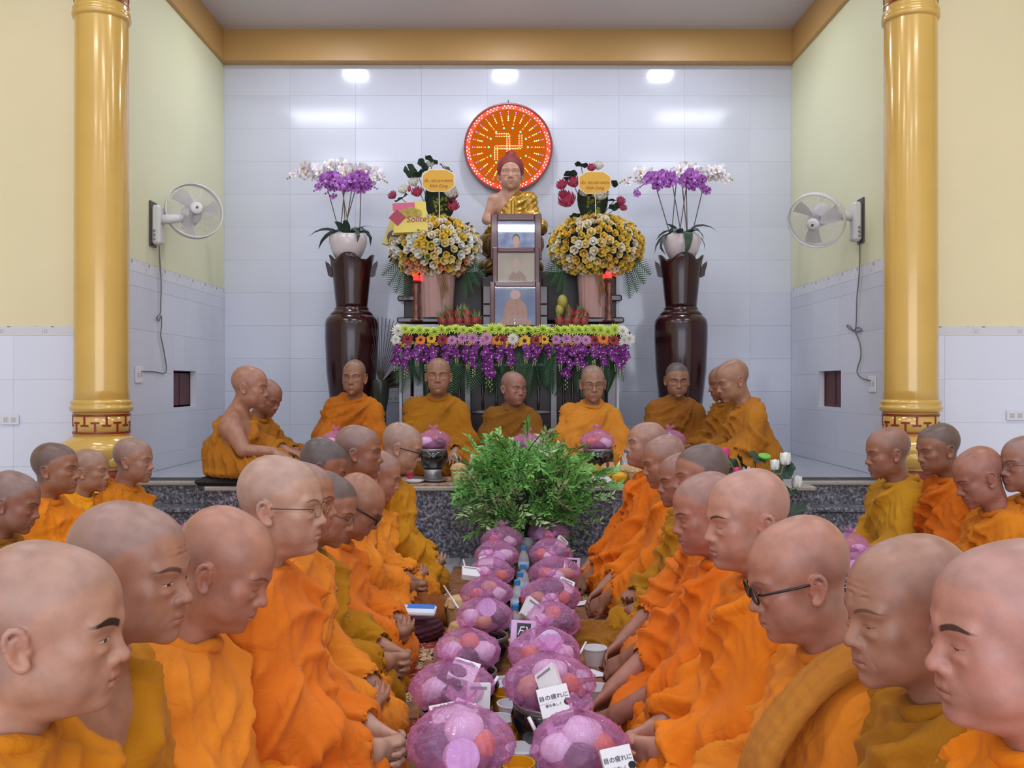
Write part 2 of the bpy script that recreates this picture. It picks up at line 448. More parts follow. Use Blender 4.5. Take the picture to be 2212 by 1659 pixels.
# ---------------------------------------------------------------- a head (head-local frame: face looks to -y)
def head_field(f, H, g):
    "H: shape numbers of this person, g: neck end point(s) in head space"
    w = H.get('w', 1.0); jaw = H.get('jaw', 1.0); ns = H.get('nose', 1.0); fat = H.get('fat', 0.0); age = H.get('age', 0.0)
    crn = H.get('crown', 1.0)
    f.ell((0, .014, .036), (.0775 * w, .097, .087 * crn), 0)
    f.ell((0, .040, .052), (.066 * w, .062, .064), .03)
    f.ell((0, -.022, .040), (.066 * w, .068, .066 * crn), .03)                     # forehead
    f.ell((0, -.026, -.028), (.0615 * w, .062, .078), .03)                        # mid face
    f.ell((0, -.030, -.066), (.046 * w * jaw, .052, .044), .03)                    # jaw
    f.ell((0, -.075, -.097), (.020 * jaw, .019, .017), .022)                      # chin
    for s in (-1, 1):
        f.ell((s * .046 * w * jaw, .004, -.056), (.018, .030, .030), .03)
        f.ell((s * .043 * w, -.055, -.018), (.021 + .004 * fat, .022, .018 + .004 * fat), .025)   # cheekbone
        f.ell((s * .036, -.048, -.055), (.020 + .012 * fat, .026, .026), .03)             # cheek
        f.cone((s * .006, -.087, .020), (s * .046, -.074, .022), .009, .009, .016)       # brow ridge
    f.cone((0, -.084, .006), (0, -.1000, -.026), .0085, .0105, .014)                # nose bridge
    for s in (-1, 1):
        f.ell((s * .031, -.100, .0005), (.0175, .0115, .0105), .012, 'sub')           # socket
        f.ell((s * .0312, -.0715, -.0008), (.0160, .0150, .0130), .004)              # eyeball under lids
        f.ell((s * .0315, -.083, -.016), (.015, .007, .005 + .002 * age), .008)        # under-eye bag
    # nose tip and wings
    f.ell((0, -.1050 * (1 + .04 * (ns - 1)), -.0325), (.0112 * ns, .0100 * ns, .0090), .008)
    for s in (-1, 1):
        f.ell((s * .0142 * ns, -.0950, -.0350), (.0072 * ns, .0095, .0078), .005)
        f.ell((s * .0066, -.1020, -.0425), (.0036, .0050, .0038), .003, 'sub')
    # muzzle and lips
    f.ell((0, -.078, -.062), (.031, .018, .026), .018)
    ly = -.0935
    f.chain([(-.024, ly + .012, -.0655), (-.010, ly + .001, -.0590), (0, ly - .0015, -.0602), (.010, ly + .001, -.0590), (.024, ly + .012, -.0655)], [.0035, .0066, .0064, .0066, .0035], .004)
    f.chain([(-.022, ly + .012, -.0670), (-.009, ly + .0015, -.0712), (.009, ly + .0015, -.0712), (.022, ly + .012, -.0670)], [.0035, .0078, .0078, .0035], .004)
    f.chain([(-.027, ly + .012, -.0655), (-.012, ly - .0058, -.0652), (.012, ly - .0058, -.0652), (.027, ly + .012, -.0655)], [.0012, .0018, .0018, .0012], .002, 'sub')
    f.ell((0, ly - .006, -.0835), (.018, .0055, .0050), .010, 'sub')   # under the lower lip
    if age > 0.3:
        for s in (-1, 1):                                                         # folds from nose to mouth
            f.chain([(s * .0205, -.0985, -.034), (s * .033, -.0905, -.052), (s * .037, -.0815, -.070)], [.0006, .0008, .0004], .005, 'sub')
        for k in range(3):                                                        # brow lines
            f.chain([(-.035, -.083, .044 + k * .010), (0, -.0925, .047 + k * .010), (.035, -.083, .044 + k * .010)], [.0002, .0007, .0002], .006, 'sub')
    # ears
    es = H.get('ear', 1.0)
    for s in (-1, 1):
        R = np.array(Euler((R_(-10), 0, s * R_(-13))).to_matrix())
        cx = s * (.0770 * w + .002); cy = .012; cz = -.008
        def q(v):
            return np.array((cx, cy, cz)) + R @ (np.array(v) * es)
        f.ell((s * .070 * w, .010, -.010), (.012, .012, .020), .010)
        f.ell(q((s * -.0005, .003, .002)), (.0048, .0145, .0270), .006)
        rim = [(-.0105, .004), (-.0100, .014), (-.0060, .0235), (.0005, .0285), (.0080, .0285), (.0135, .0230), (.0160, .0140), (.0155, .0040), (.0130, -.0060), (.0090, -.0150), (.0040, -.0225), (-.0020, -.0270), (-.0075, -.0255), (-.0095, -.0190)]
        f.chain([q((s * (.0015 + .006 * math.sin(math.pi * (k_ + 1) / 15)), a_, b_)) for k_, (a_, b_) in enumerate(rim)], [.0034, .0036, .0038, .0040, .0041, .0041, .0041, .0040, .0040, .0042, .0050, .0058, .0056, .0040], .004)
        f.chain([q((s * .003, -.002, .018)), q((s * .004, .006, .013)), q((s * .0035, .0085, .004)), q((s * .003, .006, -.007)), q((s * .001, .000, -.014))], [.0022, .0032, .0036, .0034, .0026], .005)
        f.ell(q((s * .0085, -.002, -.004)), (.0065, .0060, .0095), .004, 'sub')
        f.ell(q((0, -.013, -.006)), (.0045, .0035, .0060), .004)
    # neck
    nr = .050 + .006 * fat
    f.cone((0, .026, -.050), g, nr, nr + .006, .028)
    if fat: f.ell((0, -.020, -.100), (.040, .042, .022), .025)

def head_colour(V, H, T, rng):
    "base colours of the skin in head space (T: mask of vertices that belong to the head)"
    tone = np.array(srgb(H.get('tone', '#c08a72'))[:3]) * np.array((.74, .76, .70)); n = len(V)
    x, y, z = V[:, 0], V[:, 1], V[:, 2]; wv = Wav(H.get('seed', 0) + 5)
    col = np.tile(tone, (n, 1))
    blush = np.exp(-((np.abs(x) - .045) ** 2 + (y + .06) ** 2 + (z + .02) ** 2) / .0011) + np.exp(-((x) ** 2 + (y + .105) ** 2 + (z + .03) ** 2) / .0005)
    blush = np.clip(blush + .35 * np.clip(wv(V, 7), -1, 1), 0, 1)[:, None] * T[:, None]
    col = col * (1 - .17 * blush) + tone * np.array((1.12, .82, .80)) * .17 * blush
    # shaven scalp: a cooler, greyer cap behind the hairline
    hl = (z - .058) + (y + .058) * .62 + .012 * np.clip(np.abs(x) / .06, 0, 1) * -1
    side = smoothstep(-.004, .006, (y - .000) * 1 + (z - .0) * .38 - .010 + .003 * wv(V, 14)) * smoothstep(-.055, -.030, z + 0 * y) * (1 - smoothstep(.035, .06, -y))
    top = smoothstep(-.004, .012, hl + .003 * wv(V, 12))
    back = smoothstep(.0, .02, y - .012) * smoothstep(-.075, -.05, z - .15 * (y - .05))
    cap = np.clip(np.maximum(np.maximum(top * smoothstep(.0, .03, z - .02), side * smoothstep(-.02, .01, z + .0)), back), 0, 1) * T
    if H.get('bald', 0): cap = cap * (1 - smoothstep(.045, .085, z) * H['bald'])
    st = H.get('stubble', .35)
    hair = np.array((.20, .165, .165)) * (.42 if st > .7 else 1.0) if not H.get('grey', 0) else np.array((.42, .38, .38))
    c = (cap * min(st, .92))[:, None]; col = col * (1 - c) + hair * c
    # faint beard shadow
    bs = T * smoothstep(-.045, -.06, z) * smoothstep(-.01, -.04, y) * H.get('beard', .08)
    col = col * (1 - bs[:, None]) + np.array((.22, .16, .15)) * bs[:, None]
    ear = np.exp(-((np.abs(x) - .088) ** 2 + (y - .012) ** 2 * .6 + (z + .008) ** 2 * .4) / .0004)[:, None] * T[:, None]
    col = col * (1 - .35 * ear) + tone * np.array((1.15, .72, .68)) * .35 * ear
    return np.clip(col, 0, 1)

def finish_skin(name, V, F, HV, H, T, parent):
    me = np_mesh(name, V, F); n = len(V)
    col = head_colour(HV, H, T, None)
    a = me.attributes.new('Col', 'FLOAT_COLOR', 'POINT'); a.data.foreach_set('color', np.c_[col, np.ones(n)].astype(np.float32).ravel())
    hv = np.where(T[:, None] > .5, HV, 9.0)
    a = me.attributes.new('hc', 'FLOAT_VECTOR', 'POINT'); a.data.foreach_set('vector', hv.astype(np.float32).ravel())
    p = np.tile(np.array((H.get('brow', .7), H.get('eye', 0.0), H.get('browt', .0030))), (n, 1))
    a = me.attributes.new('prm', 'FLOAT_VECTOR', 'POINT'); a.data.foreach_set('vector', p.astype(np.float32).ravel())
    return link(name, me, parent, SKIN)

# ---------------------------------------------------------------- hands
def hand_prims(f, wr, dirv, palm, side, curl=0.5, sc=1.0, k=.004, spread=1.0):
    """wrist point, direction of the fingers, palm normal (the way the palm faces), side +1 left / -1 right.
    A palm slab, four bent fingers of unequal length and a thumb from the side of the palm."""
    d = Vector(dirv).normalized(); n = Vector(palm); n = (n - d * n.dot(d)).normalized(); lat = d.cross(n) * side   # lat: towards the thumb
    wr = Vector(wr)
    def q(a, b, c): return tuple(wr + d * (a * sc) + lat * (b * sc) + n * (c * sc))
    for i, b in enumerate((.026, .009, -.009, -.026)):
        f.cone(q(.0, b * .55, 0), q(.080 - .004 * abs(i - 1), b, .002), .017 * sc, .0125 * sc, .012)
    lens = (.068, .076, .070, .054)
    for i, b in enumerate((.027, .009, -.009, -.026)):
        L = lens[i]; base = (.082 - .004 * abs(i - 1), b, .002)
        pts = [base]; ang = 0.0; a, c = base[0], base[2]; bb = b
        for j, fr in enumerate((.42, .33, .25)):
            ang += curl * (0.55, .85, .55)[j]
            a += math.cos(ang) * L * fr; c += math.sin(ang) * L * fr; bb += b * .10 * spread * math.cos(ang) * fr * 3
            pts.append((a, bb, c))
        r0 = .0092 if i < 3 else .0080
        f.chain([q(*p) for p in pts], [r0 * sc, r0 * .96 * sc, r0 * .86 * sc, r0 * .72 * sc], k)
    f.chain([q(.018, .020, .004), q(.044, .044, .014), q(.070, .052, .020 + .012 * curl), q(.092, .050, .026 + .03 * curl)], [.017 * sc, .0125 * sc, .0105 * sc, .0085 * sc], .008)

# ---------------------------------------------------------------- a seated person
def fold_profile(u):
    return np.exp(2.6 * (np.cos(2 * math.pi * u) - 1)) * 1.25
def make_person(label, px, py, d, hs=.235, face=90, head=None, pitch=0, roll=0, seat=0.0, lean=.10, robe='#e8871c', inner=None,
                H=None, h=.010, hh=.004, hands='lap', bare=False, group=None, seed=0, glasses=None, wide=1.0, lap=1.0, knees=True,
                fold=1.0, fwd=0.0, legw=.86, shawl=True, xy=None, slump=0.0, sash=None, slv=.34):
    """face: heading of the body, degrees, 90 = towards +x, -90 = towards -x, 0 = towards the camera (-y).
    head: heading of the face; pitch: looking down; the torso is stretched so that the head ends at pixel (px, py)."""
    H = dict(H or {}); H['seed'] = seed; sc = hs / .235
    hw = P(px, py, d)                                                    # centre of the head in the world
    head = face if head is None else head
    Rb = Matrix.Rotation(R_(face), 4, 'Z'); root = thing('person', label, 'person', (0, 0, 0), 0, group)
    Hh = hw.z - seat                                                     # height of the head centre above the seat
    Hn = Hh - .115 * sc - .024                                           # height of the base of the neck (shoulder line + a little)
    off = Rb @ Vector((0, -(lean + fwd), 0))
    root.location = (hw.x - off.x, hw.y - off.y, seat); root.rotation_euler = (0, 0, R_(face))
    hl = Vector((0, -(lean + fwd), Hh))                                  # head centre in body space
    Mh = Matrix.Translation(hl) @ Matrix.Rotation(R_(head - face), 4, 'Z') @ Matrix.Rotation(R_(pitch), 4, 'X') @ Matrix.Rotation(R_(roll), 4, 'Y') @ Matrix.Scale(sc, 4)
    Mi = Mh.inverted()
    nb = Vector((0, -lean * .55 + .035, Hn - .03))                       # neck base, body space
    sz = min(1.08, max(.80, Hn / .56)); sh = Hn - .055                   # shoulder height
    W = wide
    shl = [Vector((s * .130 * W, -lean * .45 + .02, sh - .028)) for s in (-1, 1)]
    # arms: shoulder, elbow, wrist
    hy = -.27 * lap - lean * .5; hz = .155
    poses = {
        'lap':   [((-.200 * W, -.06 - lean * .3, sh * .50 + .03), (-.075, hy, hz)), ((.200 * W, -.06 - lean * .3, sh * .50 + .03), (.075, hy, hz))],
        'clasp': [((-.200 * W, -.07 - lean * .3, sh * .50 + .02), (-.055, hy - .02, hz + .02)), ((.200 * W, -.07 - lean * .3, sh * .50 + .02), (.055, hy - .02, hz + .02))],
        'down':  [((-.205 * W, -.13 - lean * .4, sh * .52), (-.11, hy - .08, .10)), ((.205 * W, -.13 - lean * .4, sh * .52), (.11, hy - .08, .10))],
        'knee':  [((-.215 * W, -.10 - lean * .4, sh * .50), (-.19, hy - .02, .17)), ((.215 * W, -.08 - lean * .4, sh * .50), (.13, hy, .16))],
    }[hands]
    el = [Vector(poses[i][0]) for i in (0, 1)]; wr = [Vector(poses[i][1]) for i in (0, 1)]
    # ---------------- robe
    f = Field((-.52 * W, -.62, -.02), (.52 * W, .36, Hn + .12), h)
    T = []                                                                # primitives for fold regions: (a, b, kind)
    f.ell((0, .03, .13), (.180 * W, .150, .15), 0)
    f.cone((0, .025, .16), (0, -lean * .35 + .015, sh - .10), .135 * W, .122 * W, .05)
    f.ell((0, -lean * .42 - .010 , sh - .13), (.165 * W, .110 + .02 * H.get('fat', 0), .15), .05)
    if H.get('fat', 0) or slump: f.ell((0, -.09, sh * .42), (.17 * W, .13, .16), .06)
    f.cone(shl[0], shl[1], .058, .058, .06)
    f.cone((0, nb.y + .005, sh - .02), (0, nb.y + .002, Hn - .075), .098, .070 + .004 * H.get('fat', 0), .05)
    f.ell((0, nb.y + .035, sh + .02), (.13, .07, .055), .05)
    for i, s in ((0, -1), (1, 1)):
        if bare and i == 0: continue
        f.cone(shl[i] + Vector((s * .012, 0, -.01)), el[i], .066, .064, .08)
        f.cone((s * .07, -lean * .4 - .03, sh * .62), el[i] + Vector((-s * .03, .0, -.03)), .09, .055, .06)     # cloth hanging between arm and body
        f.cone((s * .06, -.10, .16), el[i] + Vector((-s * .03, -.03, -.06)), .09, .05, .06)
        e2 = wr[i] + (el[i] - wr[i]) * (.22 if hands != 'down' else slv)
        f.cone(el[i], e2, .064, .056, .06)
        f.cone(el[i] + Vector((0, 0, -.05)), e2 + Vector((0, 0, -.035)), .055, .045, .05)
        T.append((el[i], e2))
    kn = [Vector((s * .265 * W * legw, -.235 * lap - .02, .085)) for s in (-1, 1)]
    for i, s in ((0, -1), (1, 1)):
        f.cone((s * .12, -.01, .10), kn[i], .100, .082, .05)
        f.cone(kn[i], (-s * .04, -.345 * lap - .01, .066), .080, .062, .05)
    f.ell((0, -.20 * lap, .075), (.23 * W, .17 * lap, .075), .05)
    f.ell((0, -.08, .035), (.31 * W * legw, .27 * lap, .042), .05)
    if not bare:                                                         # the rolled edge of the outer cloth crosses the chest
        cy = -lean * .42 - .108
        f.chain([(.105, nb.y + .055, sh + .035), (.10, nb.y - .04, sh + .035), (.065, cy, sh - .03), (-.01, cy - .022, sh - .12), (-.09 * W, cy - .01, sh - .20), (-.16 * W, cy + .06, sh - .25)], [.026, .026, .022, .019, .017, .014], .022)
    if bare:                                                             # the cloth leaves the right shoulder and arm free
        X, Y, Z = f._pts((slice(None),) * 3); sl_ = (Hn - .01 - (sh - .15)) / (.06 + .15)
        e = ((Z - (Hn - .01)) - sl_ * (X - .06)) / math.hypot(1, sl_)
        f._apply((slice(None),) * 3, -(e + 0 * Y), .02, 'sub')
        f.chain([(.06, nb.y + .06, Hn - .035), (.055, -lean * .5 - .07, Hn - .06), (-.04, -lean * .5 - .115, sh - .09), (-.125 * W, -lean * .4 - .05, sh - .17), (-.13 * W, .06, sh - .13), (0, .09, sh - .02), (.06, nb.y + .06, Hn - .035)], [.020, .020, .018, .018, .018, .018, .020], .03)
        f.cone(shl[0] + Vector((-.01, 0, 0)), el[0], .062, .050, .015, 'sub')
    z = f.ax[2][None, None, :]
    f.d = np.maximum(f.d, -(z - .004))                                   # sits flat on the seat
    # sleeve mouths: hollow towards the hand
    for i in (0, 1):
        if bare and i == 0: continue
        e2 = wr[i] + (el[i] - wr[i]) * (.10 if hands != 'down' else slv - .10); e3 = wr[i] + (el[i] - wr[i]) * (.34 if hands != 'down' else slv + .10)
        f.cone(e2, e3, .044, .034, .006, 'sub')
        # keep the cloth round the mouth
    V, F = f.net(); V = relax(V, F, 2)
    # -------- folds
    N = vnormals(V, F); w1 = Wav(seed * 3 + 1); w2 = Wav(seed * 3 + 2); w3 = Wav(seed * 3 + 7)
    x, y, zz = V[:, 0], V[:, 1], V[:, 2]; yc = y - (-lean * .3)
    th = np.arctan2(x, -yc)                                              # 0 in front, + to the left side
    S = np.array((.13 * W, -lean * .45 - .02, sh + .03))                    # folds gather at the left shoulder
    r1 = np.linalg.norm(V - S, axis=1)
    zt = zz / max(Hn, .1)
    leg = 1 - smoothstep(.20, .34, zz + .0 * y)
    leg = np.clip(leg, 0, 1)
    tor = (1 - leg)
    # torso: drapes fanning from the left shoulder down across the chest and hanging curves below the neck
    drape = zz - .55 * x * 0 + .9 * np.abs(x) * .35 + 1.1 * (x + .02) ** 2
    ang = np.arctan2(S[2] - zz + .05, (S[0] - x) + .03 * np.sign(S[0] - x))
    u1 = ang * 3.6 + .38 * w1(V, 1.3)
    u2 = drape / .085 + .45 * w2(V, 1.6) + .8 * x / .2
    sideL = smoothstep(.05, .16, x); sideR = smoothstep(.06, .17, -x)
    u3 = th * 5.2 + 2.4 * zz + .5 * w3(V, 1.5)
    am1 = np.clip(.55 + .65 * w2(V, 1.1), .08, 1.15)
    dis = tor * (1 - np.maximum(sideL, sideR) * .8) * (.50 * fold_profile(u1) * .034 * am1 + .55 * fold_profile(u2) * .030 * np.clip(.55 + .6 * w3(V, 1.0), .05, 1.1)) \
        + tor * np.maximum(sideL, sideR) * fold_profile(u3) * .027 * np.clip(.5 + .6 * w1(V, 1.2), .05, 1.1)
    # sleeves: rings of folds squeezed at the elbow
    for a, b_ in T:
        a = npv(a); b_ = npv(b_); ab = b_ - a; L2 = (ab * ab).sum()
        t = ((V - a) @ ab) / L2; q = a + np.clip(t, -.4, 1)[:, None] * ab; dd = np.linalg.norm(V - q, axis=1)
        m = 1 - smoothstep(.085, .14, dd)
        uu = t * 1.9 + .55 * w2(V, 1.8) + (x * .8 + y) * 3.4
        dis = dis * (1 - m) + m * fold_profile(uu) * .024 * np.clip(.55 + .5 * w3(V, 1.5), .1, 1)
    # legs: long folds running from the hips over the knees, finer at the rim
    ra = np.arctan2(x, -(y + .02)); u4 = ra * 4.0 + .5 * w1(V, 1.7) + 5.0 * zz
    dis += leg * (.020 * fold_profile(u4) * np.clip(.5 + .6 * w2(V, 1.4), .05, 1) + .008 * fold_profile(u4 * 2.3 + 1.2 * w3(V, 2)) )
    # fine creases everywhere
    dis = dis * (.15 + .85 * smoothstep(.04, .15, r1))
    fine = smoothstep(.05, .16, r1) * fold_profile(2.0 * (u1 + u2 * .4) + .9 * w3(V, 2.4)) * .0055 * np.clip(.3 + .7 * w1(V, 2.6), 0, 1)
    dis = dis + fine
    fade = smoothstep(.0, .05, zz) * .8 + .2
    near_neck = 1 - np.exp(-((zz - Hn) ** 2 + x ** 2 * .3 + (y - nb.y) ** 2 * .3) / .0016) * .8
    V = V + N * ((dis - .010) * fade * near_neck * fold)[:, None]
    # the outer cloth ends in a hem that crosses the chest: a step in the surface
    if shawl:
        e = (zz - (sh - .10)) + (x * (-.95) if not bare else x * -1.1)
        st = smoothstep(-.006, .006, e + .010 * w2(V, 1.5)) * (1 - smoothstep(.0, .03, y - .02)) * tor
        V = V + N * (st * .009 * (1 if not bare else .5))[:, None]
    if h < .0105: V = relax(V, F, 1, .5)
    V[:, 2] = np.maximum(V[:, 2], .003)
    me = np_mesh('robe', V, F); link('robe', me, root, cloth_mat(robe))
    # collar: rolled cloth round the neck
    if not bare:
        m = MB(); pts = []; rs = []
        for i in range(25):
            a = 2 * math.pi * i / 24
            fr = (1 + math.cos(a)) / 2                                   # 1 at the back of the neck
            rx = .070 + .008 * (1 - fr) + .004 * H.get('fat', 0); ry = .072 + .012 * (1 - fr)
            p = Vector((math.sin(a) * rx, nb.y + math.cos(a) * ry + .004, Hn - .048 * (1 - fr) ** 1.3 + .026 + .004 * math.sin(5 * a + seed)))
            pts.append(p); rs.append(.0150 + .003 * math.sin(3 * a + seed * 1.7))
        m.tube(pts, rs, 10, cap=False)
        m.obj('collar', cloth_mat(inner or robe), root, smooth=True)
        # a second roll: the outer robe folded over the left shoulder
        m = MB(); pts = []; rs = []
        for i in range(19):
            t = i / 18; a = -.5 + t * 3.2
            p = Vector((.105 * W * math.cos(a * .9 - .9) + .01, nb.y + .055 - .23 * t * (1 - .15 * t), sh + .045 - .02 * math.sin(t * 3.1) - .22 * max(0, t - .42) ** 1.3))
            pts.append(p)
    if sash:
        ctl = [(.09, nb.y + .13, sh - .16), (.10, nb.y + .105, sh - .02), (.11, nb.y + .02, sh + .078), (.12, nb.y - .075, sh + .050), (.125, -lean * .4 - .165, sh - .08), (.12, -lean * .4 - .215, sh - .22), (.10, -.26, .24), (.08, -.36, .15)]
        pts = []; n_ = len(ctl)
        for i in range(n_ - 1):
            p0, p1, p2, p3 = [Vector(ctl[min(max(j, 0), n_ - 1)]) for j in (i - 1, i, i + 1, i + 2)]
            for k in range(5):
                t = k / 5; pts.append(.5 * ((2 * p1) + (-p0 + p2) * t + (2 * p0 - 5 * p1 + 4 * p2 - p3) * t * t + (-p0 + 3 * p1 - 3 * p2 + p3) * t ** 3))
        f = Field((-.05, -.48, .05), (.25, .30, Hn + .10), .0065)
        for o_ in (-.045, -.015, .015, .045): f.chain([p + Vector((o_ * (1 if i > 6 else .9), .0, -.016 * abs(o_) / .04)) for i, p in enumerate(pts)], [.0185 + .003 * math.sin(i * .5 + o_ * 60) for i in range(len(pts))], .007)
        V, F = f.net(); V = relax(V, F, 1); link('sash', np_mesh('sash', V, F), root, cloth_mat(sash))
    # ---------------- body: head, neck, arms and hands
    if bare:
        gl = Mi @ nb
        cor = [Mi @ Vector((a, b_, c)) for a in (-.36 * W, .24) for b_ in (-.36, .20) for c in (.14, Hn + .34)]
        lo = [min(c[i] for c in cor) for i in range(3)]; hi = [max(c[i] for c in cor) for i in range(3)]
        lo = [max(lo[0], -.42), max(lo[1], -.40), max(lo[2], -.70)]; hi = [min(hi[0], .42), min(hi[1], .42), .14]
        f = Field(lo, hi, hh); head_field(f, H, gl)
        def B(v): return Mi @ Vector(v)
        f.cone(B(shl[0] + Vector((.035, 0, -.010))), B(shl[1]), .060, .055, .04)
        f.ell(B((0, -lean * .4, sh - .12)), (.150 * W, .10, .15), .04, R=np.array((Mi.to_3x3().normalized())).tolist())
        f.cone(B(nb), B((-.09, nb.y, sh + .02)), .055, .048, .03); f.cone(B(nb), B((.09, nb.y, sh + .02)), .055, .048, .03)
        f.cone(B(shl[0]), B(el[0]), .058, .043, .03); f.ell(B(shl[0] + Vector((-.012, 0, -.02))), (.056, .056, .056), .02)
        V, F = f.net(); V = relax(V, F, 1)
        HV = V.copy(); T_ = ((V[:, 2] > -.125) & (np.abs(V[:, 0]) < .11)).astype(np.float32)
        W_ = V @ np.array(Mh.to_3x3()).T + np.array(Mh.translation)
        keep = None
        if True:
            V2, F2 = W_, F
        body_parts = [(V2, F2, HV, T_)]
    else:
        g = Mi @ (nb + Vector((0, .0, -.03)))
        f = Field((-.108, -.128, min(-.13, g.z - .07)), (.108, .125 + max(0, g.y - .07), .135), hh)
        head_field(f, H, g); V, F = f.net(); V = relax(V, F, 1, .35)
        HV = V.copy(); T_ = np.ones(len(V), dtype=np.float32)
        body_parts = [(V @ np.array(Mh.to_3x3()).T + np.array(Mh.translation), F, HV, T_)]
    # hands and forearms
    hf = .0046 if hh < .0040 else (.0058 if hh < .0047 else .0066)
    lo = np.array([min(wr[0].x, wr[1].x) - .12, min(wr[0].y, wr[1].y) - .16, .01]); hi = np.array([max(wr[0].x, wr[1].x) + .12, max(wr[0].y, wr[1].y) + .14, max(wr[0].z, wr[1].z) + .12])
    if bare: lo = np.minimum(lo, npv(el[0]) - .06); hi = np.maximum(hi, npv(el[0]) + .03)
    f = Field(lo, hi, hf)
    for i, s in ((0, -1), (1, 1)):
        e2 = wr[i] + (el[i] - wr[i]) * (1 if bare and i == 0 else (.55 if hands != 'down' else .9))
        f.cone(e2, wr[i], .0425 if bare and i == 0 else .043, .030, .01)
    if hands == 'lap':
        hand_prims(f, wr[1] + Vector((.03, 0, 0)), (-.95, -.12, -.14), (0, .1, 1), 1, .35, sc)
        hand_prims(f, wr[0] + Vector((-.03, 0, .024)), (.95, -.12, -.10), (0, .1, 1), -1, .45, sc)
    elif hands == 'clasp':
        hand_prims(f, wr[1], (-.60, -.75, -.25), (-.7, .5, .1), 1, .95, sc)
        hand_prims(f, wr[0], (.60, -.75, -.20), (.7, .5, .1), -1, .80, sc)
    elif hands == 'down':
        hand_prims(f, wr[1], (-.35, -.75, -.50), (-.5, .3, -.7), 1, .55, sc)
        hand_prims(f, wr[0], (.35, -.75, -.50), (.5, .3, -.7), -1, .55, sc)
    else:
        hand_prims(f, wr[1], (-.1, -.95, -.25), (0, -.25, -1), 1, .40, sc)
        hand_prims(f, wr[0], (.05, -.95, -.30), (0, -.3, -1), -1, .45, sc)
    V, F = f.net()
    if len(V):
        V = relax(V, F, 1, .3)
        body_parts.append((V, F, V * 0 + 5, np.zeros(len(V), dtype=np.float32)))
    Vs = np.concatenate([b[0] for b in body_parts]); HVs = np.concatenate([b[2] for b in body_parts]); Ts = np.concatenate([b[3] for b in body_parts])
    o = 0; Fs = []
    for b_ in body_parts: Fs.append(b_[1] + o); o += len(b_[0])
    Fa = np.concatenate(Fs)
    if len(body_parts) > 1:                                              # added sliver quads, unseen inside the robe, link the neck and forearm pieces
        n0 = len(body_parts[0][0]); A_ = Fa[:len(Fs[0])]; tgt = npv(nb + Vector((0, 0, -.06)))
        fa = A_[np.argmin(np.linalg.norm(Vs[A_[:, 0]] - tgt, axis=1))]; B_ = Fs[1]; br = []
        for i in (0, 1):
            e2 = wr[i] + (el[i] - wr[i]) * (1 if bare and i == 0 else .55)
            fb = B_[np.argmin(np.linalg.norm(Vs[B_[:, 0]] - npv(e2), axis=1))]; br.append([fa[0], fa[1], fb[1], fb[0]])
        Fa = np.concatenate([Fa, np.array(br, dtype=np.int32)])
    finish_skin('body', Vs, Fa, HVs, H, Ts, root)
    if glasses: make_glasses(root, Mh, glasses, H)
    return root

def make_glasses(root, Mh, kind, H):
    w = H.get('w', 1.0); thick = {'thin': .0011, 'dark': .0024, 'heavy': .0034}[kind]
    fm = mat('glasses_wire', '#9a8a70', .3, .9) if kind == 'thin' else mat('glasses_dark', '#1c1512', .3)
    y0 = -.103; m = MB()
    for s in (-1, 1):
        pts = []
        for i in range(21):
            a = 2 * math.pi * i / 20; c, sn = math.cos(a), math.sin(a)
            pts.append((s * .0325 + .0235 * abs(c) ** .75 * (1 if c > 0 else -1), y0 + .10 * (s * .0325 + .0235 * c) ** 2 * 18 * .35, .0005 + .0165 * abs(sn) ** .75 * (1 if sn > 0 else -1)))
        m.tube(pts, thick, 6, cap=False)
    m.tube([(-.010, y0, .004), (0, y0 - .002, .007), (.010, y0, .004)], thick, 6)
    g = m.obj('glasses', fm, root, smooth=True); g.matrix_local = Mh
    for s in (-1, 1):
        m = MB(); m.tube([(s * .056, y0 + .006, .006), (s * .066 * w, y0 + .012, .007), (s * .079 * w, -.02, .006), (s * .083 * w, .016, .006), (s * .083 * w, .030, -.010)], thick * 1.1, 6)
        m.obj('temple_arm', mat('glasses_dark', '#1c1512', .3), g, smooth=True)
    lm = MATS.get('lens')
    if not lm:
        lm = mat('lens', '#ffffff', .03); nt = lm.node_tree; tr = nt.nodes.new('ShaderNodeBsdfTransparent'); gl = nt.nodes.new('ShaderNodeBsdfGlossy'); gl.inputs['Roughness'].default_value = .04
        mx = nt.nodes.new('ShaderNodeMixShader'); mx.inputs[0].default_value = .10; tr.inputs[0].default_value = (.93, .93, .93, 1)
        nt.links.new(tr.outputs[0], mx.inputs[1]); nt.links.new(gl.outputs[0], mx.inputs[2]); nt.links.new(mx.outputs[0], nt.nodes['Material Output'].inputs[0])
    for s in (-1, 1):
        m = MB(); vs = []
        for i in range(20):
            a = 2 * math.pi * i / 20; c, sn = math.cos(a), math.sin(a)
            vs.append((s * .0325 + .0232 * abs(c) ** .75 * (1 if c > 0 else -1), y0 + .001 + .10 * (s * .0325 + .0235 * c) ** 2 * 18 * .35, .0005 + .0162 * abs(sn) ** .75 * (1 if sn > 0 else -1)))
        m.add(vs, [tuple(range(20))]); m.obj('lens', lm, g)
